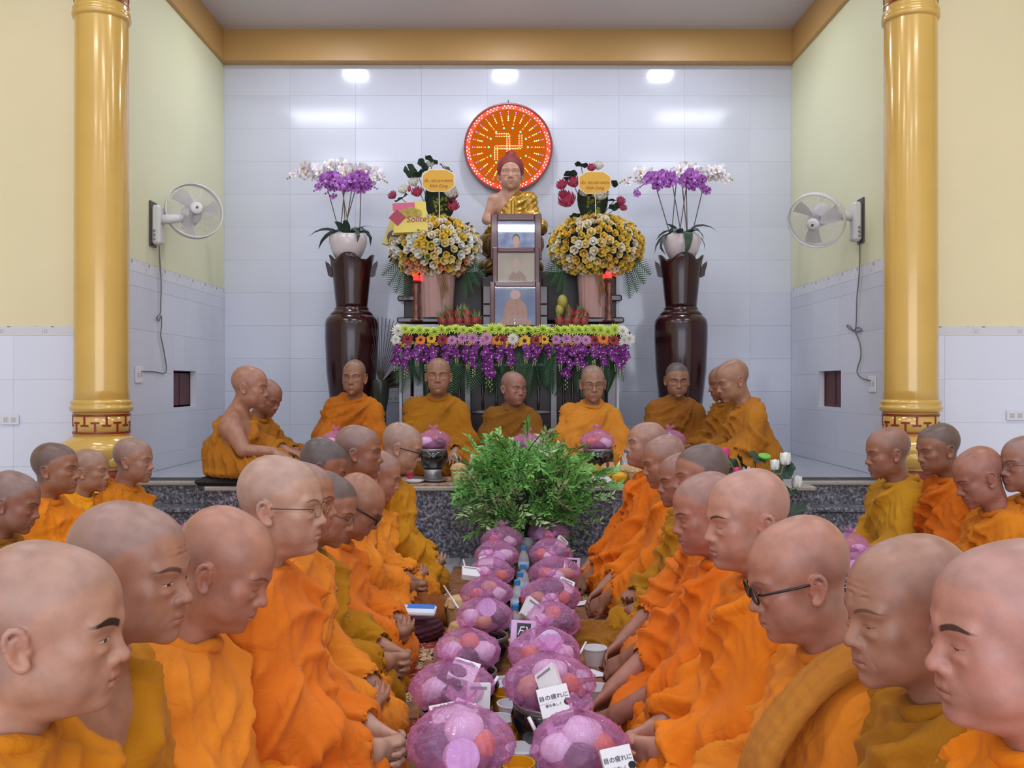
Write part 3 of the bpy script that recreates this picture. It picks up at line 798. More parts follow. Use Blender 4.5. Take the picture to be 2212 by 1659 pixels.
# ---------------------------------------------------------------- the room
WALL_Y, SIDE_Y, X_L, X_R, PLAT = 8.24, 6.16, -2.60, 2.575, 0.45
CEIL = 4.28; BEAM = 4.0
def tile_mat(name, c, rough=.10):
    m = mat(name, c, rough, spec=.6); nt = m.node_tree; b = nt.nodes['Principled BSDF']
    oi = nt.nodes.new('ShaderNodeObjectInfo'); hs = nt.nodes.new('ShaderNodeHueSaturation'); hs.inputs['Color'].default_value = srgb(c)
    mr = nt.nodes.new('ShaderNodeMapRange'); mr.inputs['To Min'].default_value = .965; mr.inputs['To Max'].default_value = 1.03
    nt.links.new(oi.outputs['Random'], mr.inputs['Value']); nt.links.new(mr.outputs[0], hs.inputs['Value']); nt.links.new(hs.outputs[0], b.inputs['Base Color'])
    return m
M_TILE = tile_mat('glazed_tile_white', '#d3d6e3', .12)
M_FLOOR = tile_mat('floor_tile_grey', '#aeb2bb', .16)
M_GROUT = mat('grout', '#e0e2ea', .8)
M_YEL = mat('paint_cream_yellow', '#f2e4ba', .55, var=.03, vscale=1.2)
M_GRN = mat('paint_pale_green', '#e4e4be', .5, var=.03, vscale=1.2)
M_TAN = mat('paint_tan', '#c49a5c', .45, var=.04, vscale=2)
M_WHITE = mat('paint_white', '#dcdce2', .35, var=.02, vscale=1.5)
TH = .012
def tile_mesh(wd, ht, m, bev=.0009):
    k = ('tile', round(wd, 4), round(ht, 4), m.name)
    if k not in MESHES:
        b = MB(); b.box(.0004, wd - .0004, 0, TH, .0004, ht - .0004, bev); MESHES[k] = b.mesh('tile', m)
    return MESHES[k]
MESHES = {}
def tile_rows(parent, a, b, z0, z1, tw, th, m, x_off=0.0, z_anchor=None, name='tile', skip=None):
    "tiles standing on the line a->b (xy), outer face towards the left-hand normal"
    a = Vector((a[0], a[1])); b = Vector((b[0], b[1])); L = (b - a).length; d = (b - a) / L; ang = math.atan2(d.y, d.x)
    z = z0 if z_anchor is None else z_anchor
    while z > z0 + 1e-4: z -= th
    while z < z1 - 1e-4:
        za, zb = max(z, z0), min(z + th, z1); z += th
        if zb - za < .02: continue
        x = -x_off
        while x < L - 1e-4:
            xa, xb = max(x, 0), min(x + tw, L); x += tw
            if xb - xa < .02: continue
            if skip and xb > skip[0] and xa < skip[1] and zb > skip[2] and za < skip[3]:
                # a tile cut round an opening: build the pieces that remain
                for (p, q, r_, s_) in ((xa, max(xa, skip[0]), za, zb), (min(xb, skip[1]), xb, za, zb), (max(xa, skip[0]), min(xb, skip[1]), za, skip[2]), (max(xa, skip[0]), min(xb, skip[1]), skip[3], zb)):
                    if q - p > .012 and s_ - r_ > .012:
                        o = link(name, tile_mesh(q - p, s_ - r_, m), parent); o.location = (a.x + d.x * p, a.y + d.y * p, r_); o.rotation_euler = (0, 0, ang)
                continue
            o = link(name, tile_mesh(xb - xa, zb - za, m), parent)
            o.location = (a.x + d.x * xa, a.y + d.y * xa, za); o.rotation_euler = (0, 0, ang)
# back wall of the alcove, glazed tiles in rows of 0.3 m
b = MB(); b.box(X_L - .1, X_R + .1, WALL_Y + TH - .002, WALL_Y + .2, PLAT - .5, CEIL + .2)
wall_back = struct(b.obj('wall_back', M_GROUT))
tile_rows(wall_back, (X_L, WALL_Y), (X_R, WALL_Y), PLAT, BEAM, .6, .3, M_TILE, x_off=.0, z_anchor=CAM_Z + (828 - 205) / 236.7)
# side walls: tiles below, patterned border, painted above
def border_mat():
    m = mat('border_tile', '#d9dae2', .2); nt = m.node_tree; b = nt.nodes['Principled BSDF']; N = nt.nodes.new; L = nt.links.new
    tc = N('ShaderNodeTexCoord'); v = N('ShaderNodeTexVoronoi'); v.distance = 'CHEBYCHEV'; v.inputs['Scale'].default_value = 24; v.inputs['Randomness'].default_value = .8
    L(tc.outputs['Object'], v.inputs['Vector'])
    r = N('ShaderNodeValToRGB'); r.color_ramp.interpolation = 'CONSTANT'; e = r.color_ramp.elements; e[0].color = srgb('#8d8a92'); e[0].position = 0
    e[1].position = .07; e[1].color = srgb('#dcdde4')
    for p, c in ((.20, '#8d8a90'), (.26, '#dcdde4')):
        q = e.new(p); q.color = srgb(c)
    L(v.outputs['Distance'], r.inputs['Fac']); L(r.outputs[0], b.inputs['Base Color']); return m
M_BORD = border_mat()
TRIM_Z = CAM_Z + (828 - 630) / 236.7
NICHE = {}
for sd, nm, X in ((-1, 'left', X_L), (1, 'right', X_R)):
    o_ = MB()
    ny0, ny1, nz0, nz1 = 7.00, 7.51, .905, 1.195                         # the small niche in the side wall
    xa, xb = (X - .22, X - TH + .002) if sd < 0 else (X + TH - .002, X + .22)
    o_.box(xa, xb, SIDE_Y, ny0, PLAT - .5, TRIM_Z + .03); o_.box(xa, xb, ny1, WALL_Y + .1, PLAT - .5, TRIM_Z + .03)
    o_.box(xa, xb, ny0, ny1, PLAT - .5, nz0); o_.box(xa, xb, ny0, ny1, nz1, TRIM_Z + .03)
    wl = struct(o_.obj('wall_' + nm, M_GROUT))
    u = MB(); u.box(min(X, X + sd * .22), max(X, X + sd * .22), SIDE_Y, WALL_Y + .1, TRIM_Z + .03, CEIL + .1)
    u.obj('painted_plaster', M_GRN, wl)
    if sd < 0: tile_rows(wl, (X, SIDE_Y), (X, WALL_Y), PLAT, TRIM_Z - .055, .6, .3, M_TILE, x_off=.12, z_anchor=TRIM_Z - .055 - .1, skip=(ny0 - SIDE_Y, ny1 - SIDE_Y, nz0, nz1))
    else: tile_rows(wl, (X, WALL_Y), (X, SIDE_Y), PLAT, TRIM_Z - .055, .6, .3, M_TILE, x_off=.0, z_anchor=TRIM_Z - .055 - .1, skip=(WALL_Y - ny1, WALL_Y - ny0, nz0, nz1))
    if sd < 0: tile_rows(wl, (X, SIDE_Y), (X, WALL_Y), TRIM_Z - .055, TRIM_Z + .03, .3, .085, M_BORD, name='border_tile')
    else: tile_rows(wl, (X, WALL_Y), (X, SIDE_Y), TRIM_Z - .055, TRIM_Z + .03, .3, .085, M_BORD, name='border_tile')
    # niche: dark red timber shutter set back in the opening
    n = thing('wall_hatch', 'small dark red wooden hatch set in the %s tiled side wall' % nm, 'hatch', (X + sd * .062, (ny0 + ny1) / 2, nz0))
    q = MB(); hw = (ny1 - ny0) / 2
    q.box(-.012, .012, -hw + .002, hw - .002, .001, .29); q.obj('backboard', mat('dark_red_wood', '#5d2a28', .5, var=.2, vscale=12), n)
    for yy in (-hw + .012, -.008, hw - .03):
        q = MB(); q.box(-.018, .012, yy, yy + .018, .001, .289, .003); q.obj('stile', mat('dark_red_wood', '#5d2a28', .5), n)
    for zz in (.001, .270):
        q = MB(); q.box(-.015, .012, -hw + .003, hw - .003, zz, zz + .018, .003); q.obj('rail', mat('dark_red_wood', '#5d2a28', .5), n)
    # flank walls of the hall
    xo = X + sd * 3.6; fx0, fx1 = min(X + sd * .02, xo), max(X + sd * .02, xo); FY = 6.20
    fw = MB(); fw.box(fx0, fx1, FY + TH - .002, FY + .22, -.1, 4.8)
    flank = struct(fw.obj('wall_front_' + nm, M_YEL))
    z_t = CAM_Z + (828 - 703) * FY / F_PX
    a, c = ((fx0, FY), (fx1, FY))
    tile_rows(flank, a, c, 0, z_t - .065, .6, .3, tile_mat('hall_tile_white', '#e6e9fb', .15), x_off=.2, z_anchor=z_t - .065)
    tile_rows(flank, a, c, z_t - .065, z_t, .3, .065, M_BORD, name='border_tile')
# beams and ceiling
b = MB(); b.box(X_L, X_R, WALL_Y - .12, WALL_Y + .01, BEAM, CEIL); struct(b.obj('trim_1', M_TAN))
b = MB(); b.box(X_L - .01, X_L + .035, SIDE_Y - .1, WALL_Y - .12, BEAM, CEIL); struct(b.obj('trim_2', M_TAN))
b = MB(); b.box(X_R - .035, X_R + .01, SIDE_Y - .1, WALL_Y - .12, BEAM, CEIL); struct(b.obj('trim_3', M_TAN))
b = MB(); b.box(X_L - .3, X_R + .3, SIDE_Y - .1, WALL_Y + .2, CEIL, CEIL + .1); struct(b.obj('ceiling', mat('ceiling_gloss_white', '#c9c8d0', .18, spec=.6)))
b = MB(); b.box(-6.2, 6.2, -3.4, SIDE_Y + .1, 4.78, 4.88); struct(b.obj('ceiling_hall', M_WHITE))
b = MB(); b.box(-6.2, 6.2, SIDE_Y - .3, SIDE_Y - .1, 4.28, 4.8); struct(b.obj('trim_4', M_TAN))
for sd, nm in ((-1, 'left'), (1, 'right')):
    b = MB(); b.box(sd * 6.2 - .1, sd * 6.2 + .1, -3.4, 6.4, -.1, 4.8); struct(b.obj('wall_hall_' + nm, M_YEL))
# recessed downlights in the alcove ceiling
for i, x in enumerate((-1.75, -.05, 1.72)):
    lt = thing('ceiling_light', ['round downlight in the alcove ceiling above the left urn', 'round downlight in the alcove ceiling above the statue', 'round downlight in the alcove ceiling above the right urn'][i], 'ceiling light', (x * .9, 7.22, CEIL), group='alcove downlights')
    m = MB(); m.lathe([(.125, -.001), (.125, -.010), (.118, -.014), (.11, -.010), (.105, -.001)], 28, cap=False); m.obj('ring', mat('lamp_ring', '#e8e8ea', .3), lt, smooth=True)
    m = MB(); m.lathe([(0.001, -.006), (.106, -.006)], 28); m.obj('diffuser', mat('lamp_diffuser', '#ffffff', .4, emit='#eaf2ff', estr=9), lt)
# platform: central block that projects, side landings with two steps each
def granite():
    m = mat('granite_speckled', '#5c5c66', .28); nt = m.node_tree; b = nt.nodes['Principled BSDF']; N = nt.nodes.new; L = nt.links.new
    tc = N('ShaderNodeTexCoord'); a = N('ShaderNodeTexNoise'); a.inputs['Scale'].default_value = 55; a.inputs['Detail'].default_value = 6; a.inputs['Roughness'].default_value = .7
    L(tc.outputs['Object'], a.inputs['Vector'])
    r = N('ShaderNodeValToRGB'); e = r.color_ramp.elements; e[0].position = .36; e[0].color = srgb('#2c2b33'); e[1].position = .66; e[1].color = srgb('#b4b2be')
    q = e.new(.50); q.color = srgb('#5f5e6a')
    L(a.outputs['Fac'], r.inputs['Fac']); L(r.outputs[0], b.inputs['Base Color']); return m
M_GRA = granite(); M_LIP = mat('granite_lip', '#a79f96', .25, var=.12, vscale=60)
CX0, CX1, CY = -1.885, 1.90, 5.66
b = MB(); b.box(CX0, CX1, CY + .015, WALL_Y, 0, PLAT - .03); plat = struct(b.obj('floor_platform', M_GRA))
for i in range(5):                                                       # granite facing slabs
    xa = CX0 + (CX1 - CX0) * i / 5; xb = CX0 + (CX1 - CX0) * (i + 1) / 5
    s_ = MB(); s_.box(xa + .001, xb - .001, CY, CY + .02, 0, PLAT - .03, .0015); s_.obj('facing_slab', M_GRA, plat)
b = MB(); b.box(CX0 - .02, CX1 + .02, CY - .025, CY + .32, PLAT - .03, PLAT, .008); b.obj('nosing', M_LIP, plat)
for sd, nm in ((-1, 'left'), (1, 'right')):
    xa, xb = (X_L, CX0) if sd < 0 else (CX1, X_R)
    q = MB(); q.box(xa, xb, 5.97, WALL_Y, .0, PLAT - .03); q.obj('landing', M_GRA, plat)
    q = MB(); q.box(xa, xb, 5.945, 6.2, PLAT - .03, PLAT, .008); q.obj('nosing', M_LIP, plat)
    q = MB(); q.box(xa - (.5 if sd < 0 else 0), xb + (.5 if sd > 0 else 0), 5.75, 5.98, 0, .27); q.obj('step', M_GRA, plat)
    q = MB(); q.box(xa - (.5 if sd < 0 else 0), xb + (.5 if sd > 0 else 0), 5.73, 5.97, .27, .30, .008); q.obj('nosing', M_GRA, plat)
    q = MB(); q.box(xa - (.5 if sd < 0 else 0), xb + (.5 if sd > 0 else 0), 5.50, 5.76, 0, .12); q.obj('step', M_GRA, plat)
    q = MB(); q.box(xa - (.5 if sd < 0 else 0), xb + (.5 if sd > 0 else 0), 5.48, 5.75, .12, .15, .008); q.obj('nosing', M_GRA, plat)
b = MB()
ny = 5; y0 = CY + .32
fme = {}
yy = y0
while yy < WALL_Y - .01:
    ye = min(yy + .6, WALL_Y); x = X_L
    while x < X_R - .01:
        xe = min(x + .6, X_R); k = (round(xe - x, 3), round(ye - yy, 3))
        if not (xe < CX0 + .1 and ye < 6.3) and not (x > CX1 - .1 and ye < 6.3):
            if k not in fme:
                t = MB(); t.box(.0012, xe - x - .0012, .0012, ye - yy - .0012, -.0301, 0, .002); fme[k] = t.mesh('tile', M_FLOOR)
            o = link('tile', fme[k], plat); o.location = (x, yy, PLAT)
        x = xe
    yy = ye
b.box(X_L, X_R, y0, WALL_Y, PLAT - .05, PLAT - .0085); b.obj('tile_bed', M_GROUT, plat)
for xa, xb in ((X_L, CX0 - .02), (CX1 + .02, X_R)):
    q = MB(); q.box(xa, xb, 6.2, 6.6, PLAT - .03, PLAT - .0005, .002); q.obj('tile', M_FLOOR, plat)
# hall floor
fl = MB(); fl.box(-6.2, 6.2, -3.4, 6.3, -.12, -.013); hall = struct(fl.obj('floor', M_GROUT))
t = MB(); t.box(.0015, .5985, .0015, .5985, -.014, 0, .002); tm = t.mesh('tile', M_FLOOR)
for i in range(-6, 7):
    for j in range(0, 11):
        o = link('tile', tm, hall); o.location = (i * .6 - .3, j * .6 - .3, 0)
# ---------------------------------------------------------------- columns
M_GOLD = mat('gold_enamel', '#d9b05c', .18, metal=.08, spec=.6, var=.06, vscale=2.5, coat=.4)
M_RED = mat('red_enamel', '#8a2a20', .35)
def fret(parent, R, z0, h, n=10, name='fret_bar'):
    "a meander of raised red bars round a drum"
    def bar(a0, a1, za, zb, k=6):
        m = MB(); vs = []; fs = []
        st = max(1, int(abs(a1 - a0) / .12))
        for i in range(st + 1):
            a = a0 + (a1 - a0) * i / st
            for r, z in ((R - .002, za), (R + .0035, za), (R + .0035, zb), (R - .002, zb)): vs.append((r * math.cos(a), r * math.sin(a), z))
        for i in range(st):
            for q in range(4): fs.append((i * 4 + q, i * 4 + (q + 1) % 4, i * 4 + 4 + (q + 1) % 4, i * 4 + 4 + q))
        fs += [(0, 1, 2, 3), (st * 4 + 3, st * 4 + 2, st * 4 + 1, st * 4)]
        m.add(vs, fs); return m
    w = .0125
    for z in (z0, z0 + h - w): bar(0, 2 * math.pi, z, z + w).obj('fret_rim', M_RED, parent)
    p = 2 * math.pi / n; dw = w / R / 2; key = ('fret', R, h)
    m = MB()
    def ad(a0, a1, za, zb):
        q = bar(a0, a1, za, zb); m.add(q.v, q.f)
    z = 0
    ad(.25 * p - dw, .25 * p + dw, z0, z0 + h * .62); ad(.05 * p, .45 * p, z0 + h * .62 - w, z0 + h * .62)
    ad(.75 * p - dw, .75 * p + dw, z0 + h * .38, z0 + h); ad(.55 * p, .95 * p, z0 + h * .38, z0 + h * .38 + w)
    me = m.mesh('fret_key', M_RED)
    for i in range(n): link('fret_key', me, parent, rot=(0, 0, i * p))
def petals(parent, R, z, n, w, L, name, m, curl=.3, drop=0, rr=None):
    pm = MB(); vs = []; fs = []; nu, nv = 6, 5
    for j in range(nv + 1):
        t = j / nv; wid = w * math.sin(math.pi * (.18 + .82 * t) ** .8) ** .7 if t < 1 else .001
        for i in range(nu + 1):
            u = i / nu * 2 - 1
            bulge = .30 * w * (1 - u * u) * math.sin(math.pi * min(1, t * .9 + .1))
            rad = R[0] + (R[1] - R[0]) * t + bulge
            vs.append((rad, u * wid / 2, z[0] + (z[1] - z[0]) * t ** 1.1))
    for j in range(nv):
        for i in range(nu):
            a = j * (nu + 1) + i; fs.append((a, a + 1, a + nu + 2, a + nu + 1))
    pm.add(vs, fs); me = pm.mesh(name, m, smooth=True)
    for k in range(n): link(name, me, parent, rot=(0, 0, 2 * math.pi * (k + .5 * drop) / n))
for sd, nm, px in ((-1, 'left', 221), (1, 'right', 1968)):
    cy = 5.93; s = cy / F_PX; cx = (px - 1100) * s; R = 56.5 * s * .985
    c = thing('column', 'glossy gold column with red fret bands at the %s side of the alcove' % nm, 'column', (cx, cy, 0))
    Z = lambda py: CAM_Z - (py - 828) * s
    m = MB(); m.lathe([(R * 1.03, Z(882)), (R, Z(840)), (R * .965, Z(45)), (R * .965, 4.2)], 48); m.obj('shaft', M_GOLD, c, smooth=True)
    for zz, nm2 in ((Z(873), 'lower_moulding'), (Z(33), 'upper_moulding')):
        m = MB(); rr = R * (1.05 if zz < 2 else .97); m.lathe([(rr * .98, zz - .045), (rr * 1.06, zz - .040), (rr * 1.10, zz - .022), (rr * 1.09, zz - .008), (rr * 1.02, zz), (rr * 1.07, zz + .012), (rr * 1.05, zz + .028), (rr * .98, zz + .035)], 48); m.obj(nm2, M_GOLD, c, smooth=True)
    m = MB(); m.lathe([(R * 1.02, Z(938)), (R * 1.02, Z(888))], 48); m.obj('fret_drum', M_GOLD, c, smooth=True); fret(c, R * 1.02, Z(934), Z(892) - Z(934), 8)
    m = MB(); m.lathe([(R * .97, Z(14)), (R * .97, Z(14) + .34)], 48); m.obj('fret_drum', M_GOLD, c, smooth=True); fret(c, R * .97, Z(12), .13, 9)
    m = MB(); m.lathe([(R * 1.02, Z(938)), (R * 1.16, Z(943)), (R * 1.42, Z(955)), (R * 1.48, Z(968)), (R * 1.36, Z(985)), (R * 1.12, Z(1000)), (R * 1.06, Z(1012)), (R * 1.10, Z(1020))], 48); m.obj('upper_bell', M_GOLD, c, smooth=True)
    petals(c, (R * 1.20, R * 1.30), (Z(1002), Z(962)), 10, .15, .1, 'petal', M_GOLD)
    m = MB(); m.lathe([(R * 1.02, Z(1042)), (R * 1.10, Z(1036)), (R * 1.10, Z(1012)), (R * 1.02, Z(1010))], 48); m.obj('neck_band', M_RED, c, smooth=True)
    m = MB(); m.lathe([(R * 1.05, Z(1036)), (R * 1.45, Z(1052)), (R * 1.62, Z(1078)), (R * 1.60, Z(1092)), (R * 1.30, Z(1105))], 48); m.obj('lower_bell', M_GOLD, c, smooth=True)
    petals(c, (R * 1.15, R * 1.60), (Z(1038), Z(1085)), 12, .17, .1, 'petal', M_GOLD, drop=1)
    m = MB(); rb = R * 1.5; m.box(-rb, rb, -rb, rb, 0, Z(1100), .012); m.obj('plinth', M_GOLD, c)
# ---------------------------------------------------------------- wall fans with their cords and sockets
M_PLA = mat('white_plastic', '#d9d8da', .35); M_PLD = mat('grey_plastic', '#8d8890', .4)
def wire_mat():
    return mat('fan_wire', '#cfcdd2', .35)
def fan(nm, X, Y, Z, hx, hy, hz, sd, yaw, tilt, label):
    f = thing('wall_fan', label, 'fan', (X, Y, Z))
    n = -sd                                                           # from the wall into the alcove
    b = MB(); b.box(min(0, n * .012), max(0, n * .012), -.06, .06, -.17, .16, .004); b.obj('wall_plate', mat('dark_plastic', '#4b4648', .4), f)
    b = MB(); b.box(min(n * .012, n * .075), max(n * .012, n * .075), -.05, .05, -.155, .13, .015); bd = b.obj('control_box', M_PLA, f)
    for k in range(3):
        q = MB(); q.lathe([(.010, 0), (.010, .008)], 12, M=Matrix.Translation((n * .035, -.05, -.06 - k * .03)) @ Matrix.Rotation(R_(90), 4, 'X')); q.obj('knob', M_PLD, bd)
    hub = Vector((hx - X, hy - Y, hz - Z)); Mr = Matrix.Translation(hub) @ Matrix.Rotation(yaw, 4, 'Z') @ Matrix.Rotation(tilt, 4, 'X')
    back = Mr @ Vector((0, .14, 0))
    b = MB(); b.tube([(n * .05, 0, .03), (n * .16, 0, .035), back], [.038, .032, .026], 12); b.obj('arm', M_PLA, f, smooth=True)
    q = MB(); q.lathe([(.02, .21), (.055, .20), (.072, .17), (.075, .08), (.068, .045)], 24, M=Mr @ Matrix.Rotation(R_(-90), 4, 'X')); q.obj('motor_housing', M_PLA, f, smooth=True)
    g = thing('cage', None, None); del_ = g; g.parent = f; g.matrix_local = Mr
    RC = .205
    for (dz, nm3) in ((-.035, 'ring'), (.035, 'ring')):
        q = MB(); q.lathe([(RC - .004, -.012), (RC + .004, -.012), (RC + .004, .012), (RC - .004, .012), (RC - .004, -.012)], 40, M=Matrix.Translation((0, dz * .35, 0)) @ Matrix.Rotation(R_(90), 4, 'X')); q.obj(nm3, M_PLA, g, smooth=True)
    wm = wire_mat(); nw = 72
    for sgn, dep in ((-1, .075), (1, .085)):
        q = MB()
        for k in range(nw):
            a = 2 * math.pi * k / nw; pts = []
            for t in (0, .3, .6, .85, 1):
                r = .035 + (RC - .037) * t; pts.append((r * math.cos(a + .25 * (1 - t) * sgn), sgn * dep * (1 - t ** 2.2), r * math.sin(a + .25 * (1 - t) * sgn)))
            q.tube(pts, .00095, 3, cap=False)
        o = q.obj('wires', wm, g); o['kind'] = 'stuff'
    q = MB(); q.lathe([(.001, .094), (.03, .092), (.045, .084), (.047, .076)], 24, M=Matrix.Rotation(R_(90), 4, 'X')); q.obj('front_cap', M_PLA, g, smooth=True)
    q = MB(); q.box(-.008, .008, -.0960, -.0935, -.010, .010, .001, M=Matrix.Rotation(R_(30), 4, 'Y')); q.obj('badge', mat('badge_dark', '#4a4a56', .4), g)
    hubm = MB(); hubm.lathe([(.001, .035), (.028, .032), (.032, -.02)], 16, M=Matrix.Rotation(R_(90), 4, 'X')); hb = hubm.obj('blade_hub', M_PLD, f, smooth=True); hb.matrix_local = Mr
    for k in range(3):
        v = []; F = []
        for i in range(7):
            t = i / 6; r = .03 + .150 * t; wd = .9 - .25 * t if t > .15 else .6
            for j in range(5):
                u = j / 4 - .5; a = u * wd + k * 2.094 + .25 * t
                v.append((r * math.cos(a), u * .05 * (1 - .4 * t) - .004, r * math.sin(a)))
        for i in range(6):
            for j in range(4): F.append((i * 5 + j, i * 5 + j + 1, i * 5 + j + 6, i * 5 + j + 5))
        q = MB(); q.add(v, F); bl = q.obj('blade', mat('blade_plastic', '#b9b5ba', .3, alpha=.75), f, smooth=True); bl.matrix_local = Mr
    return f
DL = 6.99
fan('l', X_L, 6.58, CAM_Z - (482 - 828) * 6.58 / F_PX, *P(420, 455, 6.72), -1, R_(32), R_(-8), 'white wall fan on the left side wall, turned towards the hall')
fan('r', X_R, 6.59, CAM_Z - (474 - 828) * 6.59 / F_PX, *P(1764, 474, 6.60), 1, R_(-38), R_(30), 'white wall fan on the right side wall, tipped down, motor showing')
M_CORD = mat('cord_grey', '#6d6a6c', .5)
def wall_px(px, py, X, dz=.012):
    "point on the side wall under a pixel"
    X2 = X - math.copysign(dz, X); d = X2 * F_PX / (px - 1100); return Vector((X2, d, CAM_Z - (py - 828) * d / F_PX))
def cord(pts, X, label):
    P_ = [wall_px(a, b_, X) for a, b_ in pts]
    Q = []
    for i in range(len(P_) - 1):
        for k in range(6):
            t = k / 6; p0 = P_[max(i - 1, 0)]; p1 = P_[i]; p2 = P_[i + 1]; p3 = P_[min(i + 2, len(P_) - 1)]
            Q.append(.5 * ((2 * p1) + (-p0 + p2) * t + (2 * p0 - 5 * p1 + 4 * p2 - p3) * t * t + (-p0 + 3 * p1 - 3 * p2 + p3) * t ** 3))
    Q.append(P_[-1]); m = MB(); m.tube(Q, .0042, 6); o = m.obj('fan_cord', M_CORD, None, smooth=True); tag(o, label, 'cord')
cord([(344, 515), (346, 560), (349, 610), (348, 660), (347, 676), (340, 684), (344, 692), (349, 680), (350, 700), (348, 722), (351, 738), (357, 770), (359, 803), (330, 801), (306, 801)], X_L, 'grey cord looped below the left wall fan down to its socket')
cord([(1857, 512), (1858, 560), (1855, 610), (1852, 640), (1850, 700), (1846, 712), (1833, 701), (1832, 706), (1850, 715), (1862, 711), (1856, 706), (1848, 712), (1858, 740), (1860, 770), (1852, 800), (1862, 815), (1882, 821)], X_R, 'grey cord with a bow knot below the right wall fan down to its socket')
def socket(loc, rz, w_, h_, label, double=True):
    s_ = thing('wall_socket', label, 'socket', loc, rz)
    m = MB(); m.box(-w_ / 2, w_ / 2, -.010, 0, -h_ / 2, h_ / 2, .003); m.obj('plate', mat('socket_white', '#e6e6ec', .3), s_)
    for sx in ((-.5, .5) if double else (0,)):
        m = MB(); m.box(sx * w_ * .42 - .018, sx * w_ * .42 + .018, -.0115, -.009, -.018, .018, .001); o = m.obj('outlet', mat('socket_inset', '#cfcfd8', .35), s_)
        for dx in (-.007, .007):
            for dz2 in (-.007, .007):
                m = MB(); m.box(sx * w_ * .42 + dx - .0015, sx * w_ * .42 + dx + .0015, -.0122, -.011, dz2 - .0035, dz2 + .0035); m.obj('slot', mat('slot_dark', '#55555c', .5), o)
socket(wall_px(300, 808, X_L, .001), R_(90), .12, .115, 'white wall socket under the left wall fan', True)
socket(wall_px(1887, 828, X_R, .001), R_(-90), .12, .115, 'white wall socket under the right wall fan', True)
socket((*P(24, 905, 6.195)[:2], P(24, 905, 6.195).z), 0, .125, .068, 'white double socket on the hall wall left of the left column')
socket((*P(2195, 896, 6.195)[:2], P(2195, 896, 6.195).z), 0, .125, .068, 'white double socket on the hall wall right of the right column')
socket((*P(849, 859, WALL_Y - .001)[:2], P(849, 859, WALL_Y).z), 0, .125, .068, 'white double socket on the back wall beside the left altar leg')
# ---------------------------------------------------------------- carpet and plank runner on the hall floor
def carpet_mat():
    m = mat('carpet_persian', '#8a2a1c', .9); nt = m.node_tree; b = nt.nodes['Principled BSDF']; N = nt.nodes.new; L = nt.links.new
    tc = N('ShaderNodeTexCoord'); mp = N('ShaderNodeMapping'); mp.inputs['Scale'].default_value = (1, 1, 1); L(tc.outputs['Object'], mp.inputs[0])
    w_ = N('ShaderNodeTexWave'); w_.bands_direction = 'Y'; w_.wave_type = 'BANDS'; w_.inputs['Scale'].default_value = .62; w_.inputs['Distortion'].default_value = 1.2; w_.inputs['Detail'].default_value = 0
    L(mp.outputs[0], w_.inputs[0])
    rb = N('ShaderNodeValToRGB'); rb.color_ramp.interpolation = 'CONSTANT'; e = rb.color_ramp.elements; e[0].color = (0, 0, 0, 1); e[1].position = .52; e[1].color = (1, 1, 1, 1); L(w_.outputs['Fac'], rb.inputs['Fac'])
    v = N('ShaderNodeTexNoise'); v.inputs['Scale'].default_value = 24; v.inputs['Detail'].default_value = 2; v.inputs['Distortion'].default_value = 2.5; L(mp.outputs[0], v.inputs['Vector'])
    r1 = N('ShaderNodeValToRGB'); r1.color_ramp.interpolation = 'CONSTANT'; e = r1.color_ramp.elements; e[0].color = srgb('#1f1a18'); e[0].position = 0; e[1].position = .46; e[1].color = srgb('#cdb68a')
    q = e.new(.60); q.color = srgb('#a8402a')
    L(v.outputs['Fac'], r1.inputs['Fac'])
    r2 = N('ShaderNodeValToRGB'); r2.color_ramp.interpolation = 'CONSTANT'; e = r2.color_ramp.elements; e[0].color = srgb('#8f2418'); e[0].position = 0; e[1].position = .60; e[1].color = srgb('#c7a878')
    q = e.new(.67); q.color = srgb('#8f2418')
    L(v.outputs['Fac'], r2.inputs['Fac'])
    mx = N('ShaderNodeMix'); mx.data_type = 'RGBA'; L(rb.outputs[0], mx.inputs[0]); L(r1.outputs[0], mx.inputs[6]); L(r2.outputs[0], mx.inputs[7]); L(mx.outputs[2], b.inputs['Base Color']); return m
M_CAR = carpet_mat()
for sd, nm in ((-1, 'left'), (1, 'right')):
    c = MB(); xa, xb = (-2.2, -.02) if sd < 0 else (.02, 2.2); c.box(xa, xb, .3, 4.95, .0005, .008, .003)
    tag(c.obj('carpet', M_CAR), 'red carpet with cream and black arabesques under the %s row of sitters' % nm, 'carpet')
M_PLANK = mat('plank_vinyl', '#a5714a', .45, var=.18, vscale=22, col2='#80502f')
run = thing('plank_runner', 'brown wood grained runner laid down the middle under the bowls', 'runner', (0, 0, .008))
yy = 1.7; k = 0
while yy < 4.75:
    m = MB(); off = .02 * math.sin(k * 2.3)
    for j in range(4):
        x0 = -.31 + off + j * .1675; m.box(x0 + .0008, x0 + .1667, yy + .001, yy + .599, 0, .012, .0015)
    for j in range(4):
        m2 = MB(); x0 = -.31 + off + j * .1675; m2.box(x0 + .0008, x0 + .1667, yy + .001, yy + .599, 0, .012, .0015); m2.obj('plank', M_PLANK, run)
    yy += .6; k += 1
# ---------------------------------------------------------------- altar and what stands on it
rnd = random.Random(7)
M_DARK = mat('dark_rosewood', '#3b1a16', .22, spec=.6, var=.25, vscale=14, coat=.5)
M_DARK2 = mat('dark_rosewood_matt', '#2c1715', .4, var=.2, vscale=10)
M_GREYPOST = mat('grey_marble', '#8f9098', .25, var=.15, vscale=9)
def at(px, py, d): return P(px, py, d)
def pxm(d): return F_PX / d
